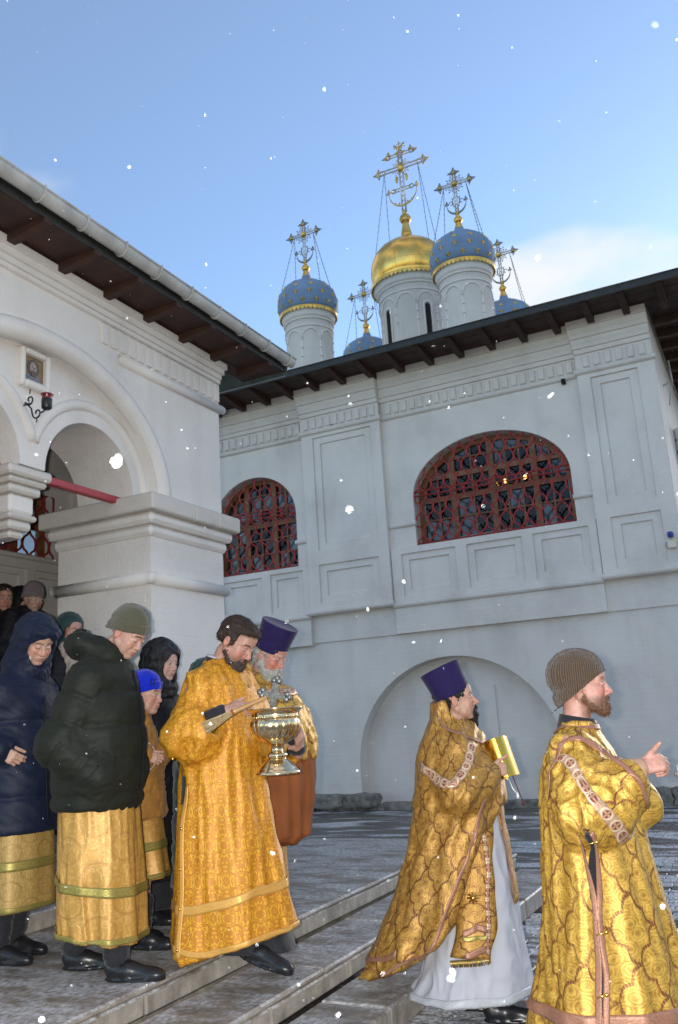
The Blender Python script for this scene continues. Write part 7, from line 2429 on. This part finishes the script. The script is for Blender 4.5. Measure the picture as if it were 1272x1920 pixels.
# ------------------------------------------------------------------ things held in hands
# water bowl
bc = at_px(521, 1452, 4.17)
bowl = wthing('holy_water_bowl', 'footed brass water bowl with fluted sides and beaded rim carried by the deacon', 'bowl', tuple(bc))
S_ = 1.0
prof = [(.0, .002), (.108, .0), (.112, .006), (.110, .014), (.098, .022), (.094, .030), (.070, .055), (.048, .072), (.042, .078)]
MB().lathe([(r * S_, z) for r, z in prof], 48, tuple(bc), caps=False).build('foot', M['brass'], bowl)
MB().lathe([(.042, .076), (.050, .080), (.052, .088), (.049, .098), (.036, .104), (.031, .112), (.030, .122), (.034, .132), (.045, .142)], 40, tuple(bc), caps=False).build('stem', M['brass'], bowl)
# fluted body
n = 96; vs = []; fs = []
bp2 = [(.040, .138), (.066, .150), (.093, .170), (.112, .195), (.120, .220), (.121, .240), (.117, .255), (.112, .262)]
for i, (r, z) in enumerate(bp2):
    k = math.sin(PI * min(1, max(0, (z - .138) / .125)))
    for j in range(n):
        a = 2 * PI * j / n
        fl_ = .0065 * (abs(math.sin(a * 8)) ** .55 - .5) * min(1, k * 1.6)
        vs.append((bc.x + (r + fl_) * math.cos(a), bc.y + (r + fl_) * math.sin(a), bc.z + z))
for i in range(len(bp2) - 1):
    for j in range(n):
        l = (j + 1) % n; fs.append((i * n + j, i * n + l, (i + 1) * n + l, (i + 1) * n + j))
MB().add(vs, fs, True).build('fluted_body', M['brass'], bowl)
MB().lathe([(.112, .261), (.116, .266), (.1165, .272), (.114, .277), (.118, .292), (.128, .301), (.140, .306), (.142, .309), (.139, .311), (.125, .306), (.113, .295), (.108, .25), (.09, .19), (.0, .165)], 56, tuple(bc), caps=False).build('rim', M['brass'], bowl)
b = MB()
for j in range(56):
    a = 2 * PI * j / 56; b.ball((bc.x + .118 * math.cos(a), bc.y + .118 * math.sin(a), bc.z + .270), .0045, 6, 4)
o = b.build('beaded_ring', M['brass'], bowl); o['kind'] = 'stuff'
m, t, bb = newmat('bowl_water'); bb.inputs['Base Color'].default_value = (.05, .06, .06, 1); bb.inputs['Roughness'].default_value = .03; bb.inputs['Coat Weight'].default_value = 1
MB().lathe([(.0, .272), (.108, .272)], 40, tuple(bc), caps=False).build('water', m, bowl)
# straw sprinkler brush in the deacon's fist
a0, a1, a2 = at_px(383, 1366, 4.02), at_px(440, 1334, 4.05), at_px(498, 1308, 4.10)
brush = wthing('straw_brush', 'straw sprinkling brush with smooth wooden handle in the deacon\'s fist', 'brush', tuple(a1))
straw = simple('straw', (.40, .29, .15), .7, var=.35, nscale=80, bump=.4)
MB().tube([a1 - (a1 - a0) * .12, a1, a1.lerp(a2, .25), a1.lerp(a2, .9), a2], .012, 12, rr=[.0125, .012, .0105, .011, .006]).build('handle', simple('honey_wood', (.42, .23, .09), .35, var=.2, nscale=30), brush)
d = (a0 - a1).normalized(); u = d.orthogonal().normalized(); w = d.cross(u)
b = MB(); Lb = (a0 - a1).length
for i in range(150):
    a, q = rnd.uniform(0, 2 * PI), math.sqrt(rnd.random())
    off = u * (math.cos(a) * q) + w * (math.sin(a) * q)
    p0 = a1 + d * .004 + off * .011
    p1 = a1 + d * Lb * .5 + off * .020
    p2 = a1 + d * Lb * rnd.uniform(.90, 1.03) + off * .031 + u * rnd.uniform(-.003, .003)
    b.tube([p0, p1, p2], .0011, 4, caps=False)
b.build('bristles', straw, brush)['kind'] = 'stuff'
MB().tube([a1 + d * .004, a1 + d * .016], .0145, 12).build('binding', M['lining'], brush)
# silver hand cross of the old priest
t_ = 4.30
cc = at_px(514, 1303, t_)
cx = wthing('hand_cross', 'dull silver hand cross with trefoil ends held above the brass bowl', 'cross', tuple(cc))
ex = (_r2 * .93 - _fw * .30 + _u2 * -.10).normalized(); ez = (_u2 * .985 + _r2 * .05 + _fw * .12).normalized(); ey = ex.cross(ez).normalized(); ez = ey.cross(ex) * -1 if ey.cross(ex).dot(ez) < 0 else ey.cross(ex)
CW = lambda x, z, y=0: cc + ex * x + ez * z + ey * y
def flat(poly, th, name, mat):
    MB().prism([CW(x, z, -th / 2) for x, z in poly], None, ey * th).build(name, mat, cx)
flat([(-.062, -.010), (-.018, -.013), (-.016, -.055), (.016, -.055), (.018, -.013), (.062, -.010), (.062, .012), (.018, .014), (.014, .062), (-.014, .062), (-.018, .014), (-.062, .012)], .010, 'cross_body', M['pewter'])
for (x, z), q in (((-.066, .001), 'h'), ((.066, .001), 'h'), ((0, .070), 'v')):
    for dx, dz in ((0, .013), (0, -.013), (-.013 if x < 0 else .013, 0)) if q == 'h' else ((-.013, 0), (.013, 0), (0, .013)):
        p = CW(x + dx, z + dz)
        MB().ball(p, .0150, 12, 8, (1, .6, 1)).build('trefoil_lobe', M['pewter'], cx)
bdm = MB().tube([CW(0, .025, -.008), CW(0, -.04, -.008)], .0045, 6).tube([CW(-.04, .010, -.007), CW(0, .0, -.009), CW(.04, .010, -.007)], .0032, 6).ball(CW(0, .030, -.009), .007, 8, 6)
bdm.build('relief_figure', M['silver'], cx)
MB().tube([CW(0, -.05), CW(.002, -.115)], .010, 10).build('handle', M['pewter'], cx)
# gold book of the priest in profile
pp = Matrix.Translation(PP.e.location) @ Matrix.Rotation(PP.e.rotation_euler.z, 4, 'Z')
bk = pp @ Vector((.185, -.055, 1.275))
book = wthing('gold_book', 'book in shiny gold cover with rounded spine and ribbon markers in priest\'s hands', 'book', tuple(bk))
Mb = Matrix.Translation(bk) @ Matrix.Rotation(R(17), 4, 'Z') @ Matrix.Rotation(R(-14), 4, 'Y') @ Matrix.Rotation(R(-6), 4, 'X')
sec = [(-.070, .05)] + [(-.062 * math.cos(PI * i / 28), .0 - .078 * math.sin(PI * i / 28)) for i in range(29)] + [(.070, .05)]
sec_in = [(.064, .05)] + [(.056 * math.cos(PI * i / 12), .0 - .072 * math.sin(PI * i / 12)) for i in range(13)] + [(-.064, .05)]
pl = sec + sec_in
MB().prism([Mb @ Vector((x, y, -.105)) for x, y in pl], None, Mb.to_3x3() @ Vector((0, 0, .21))).build('cover', M['goldfoil'], book)
MB().prism([Mb @ Vector((x * .99, y, -.100)) for x, y in sec_in], None, Mb.to_3x3() @ Vector((0, 0, .20))).build('pages', simple('page_edges', (.55, .48, .36), .8, bump=.3, bscale=200), book)
for k, (dx, col, ln) in enumerate(((.005, M['tape'], .055), (.030, simple('dark_red_ribbon', (.09, .008, .012), .6), .125))):
    q0 = Mb @ Vector((dx, -.03, -.10)); q1 = q0 + Vector((.020, -.004, -.06)); q2 = q0 + Vector((.045, -.006, -.06 - ln * .6))
    MB().tube([q0, q1, q2], .0028, 6).build('ribbon_marker', col, book)
    MB().lathe([(.001, .012), (.006, .006), (.0075, -.012), (.006, -.02), (.0, -.02)], 10, tuple(q2), caps=False).build('tassel', col if k else M['tape'], book)
MB().lathe([(.009, .0025), (.0115, .0025), (.0115, -.0025), (.009, -.0025)], 16, (0, 0, 0)).build('x', M['gold'], None)
_x = bpy.data.objects['x']; _x.name = 'ring'; _x.parent = PP.e; _x.location = (.205, -.165, 1.178); _x.rotation_euler = (R(20), R(80), 0)
# censer chain at the edge of the frame
pr = Matrix.Translation(PR.e.location) @ Matrix.Rotation(PR.e.rotation_euler.z, 4, 'Z')
hk_ = pr @ Vector((.355, -.255, 1.255))
ce = wthing('censer_chain', 'silver censer chains hanging from the deacon\'s fist at frame edge', 'censer chain', tuple(hk_))
b = MB()
for s in range(3):
    for i in range(16):
        p = hk_ + Vector((.012 + .028 * i / 15 * (1 + .3 * s), -.01 + .012 * s, .01 - .023 * i))
        q = [p + Vector((.006 * math.cos(t), .006 * math.sin(t) * (i % 2), .012 * math.sin(t) if i % 2 == 0 else .010 * math.cos(t))) for t in np.linspace(0, 2 * PI, 9)[:-1]]
        b.tube(q, .0022, 5, closed=True)
o = b.build('chain_links', M['silver'], ce); o['kind'] = 'stuff'
b = MB(); cb_ = hk_ + Vector((.055, .0, -.42))
b.lathe([(.0, -.09), (.030, -.09), (.036, -.08), (.020, -.065), (.045, -.045), (.062, -.015), (.060, .01), (.055, .015), (.050, .03), (.030, .055), (.012, .075), (.008, .10), (.0, .10)], 24, tuple(cb_), caps=False)
b.build('censer', M['silver'], ce)
b = MB().lathe([(.0, .012), (.022, .008), (.030, -.004), (.022, -.012), (.0, -.014)], 16, tuple(hk_ + Vector((.02, -.01, -.005))), caps=False); b.build('chain_cap', M['silver'], ce)

# ------------------------------------------------------------------ falling snow
def flake(mb, c, r, rn):
    """small irregular clump of snow"""
    n0 = len(mb.v); big = r > .0035
    mb.ball(c, r, 10 if big else 6, 7 if big else 4)
    q = Matrix.Rotation(rn.uniform(0, 6.3), 3, Vector((rn.gauss(0, 1), rn.gauss(0, 1), rn.gauss(0, 1) + .01)).normalized())
    e = (rn.uniform(.9, 1.5), rn.uniform(.6, 1.0), rn.uniform(.35, .7))
    lob = [(Vector((rn.gauss(0, 1), rn.gauss(0, 1), rn.gauss(0, 1))).normalized(), rn.uniform(.2, .9)) for _ in range(5)]
    for i in range(n0, len(mb.v)):
        d = Vector(mb.v[i]) - c
        u = d.normalized() if d.length > 1e-9 else d
        k = .62 + sum(w * max(0, u.dot(l)) ** 5 for l, w in lob) + rn.uniform(-.12, .12)
        d = d * k
        mb.v[i] = tuple(c + q @ Vector((d.x * e[0], d.y * e[1], d.z * e[2])))
rs = random.Random(11)
m, t, b = newmat('snow'); b.inputs['Base Color'].default_value = (.58, .59, .62, 1); b.inputs['Roughness'].default_value = .8; b.inputs['Subsurface Weight'].default_value = .3; b.inputs['Subsurface Radius'].default_value = (.003, .003, .003)
M['snow'] = m
sn = MB()
for i in range(900):
    t_ = (1.2 + 7.0 * rs.random() ** 1.1) if i > 14 else rs.uniform(.45, 1.2)
    p = at_px(rs.uniform(-60, 1330), rs.uniform(-60, 1980), t_)
    if p.z < .1 or (t_ > 3.2 and p.x < -4.2): continue
    flake(sn, p, rs.choice((.0009, .0012, .0012, .0016, .0022)) * (.6 + .10 * t_) * (1 if t_ > 1.2 else .75), rs)
for x, y, t_, r in ((222, 862, .80, .0050), (212, 864, .82, .0030), (1032, 743, 1.3, .0044), (608, 168, 1.6, .0038), (847, 1836, .75, .0024), (850, 1826, .75, .0026), (635, 1903, .9, .0024), (690, 1143, 1.9, .005), (78, 1912, 1.0, .0036), (966, 1532, 2.0, .0045), (512, 1600, 1.7, .0045), (68, 852, 1.8, .004), (243, 314, 1.6, .003), (1243, 1700, .8, .0022), (756, 1090, 2.1, .004), (827, 1203, 2.1, .004), (380, 1337, 1.9, .003), (395, 1357, 2.0, .004)):
    flake(sn, at_px(x, y, t_), r, rs)
o = sn.build('falling_snow', M['snow'], None); o['kind'] = 'stuff'
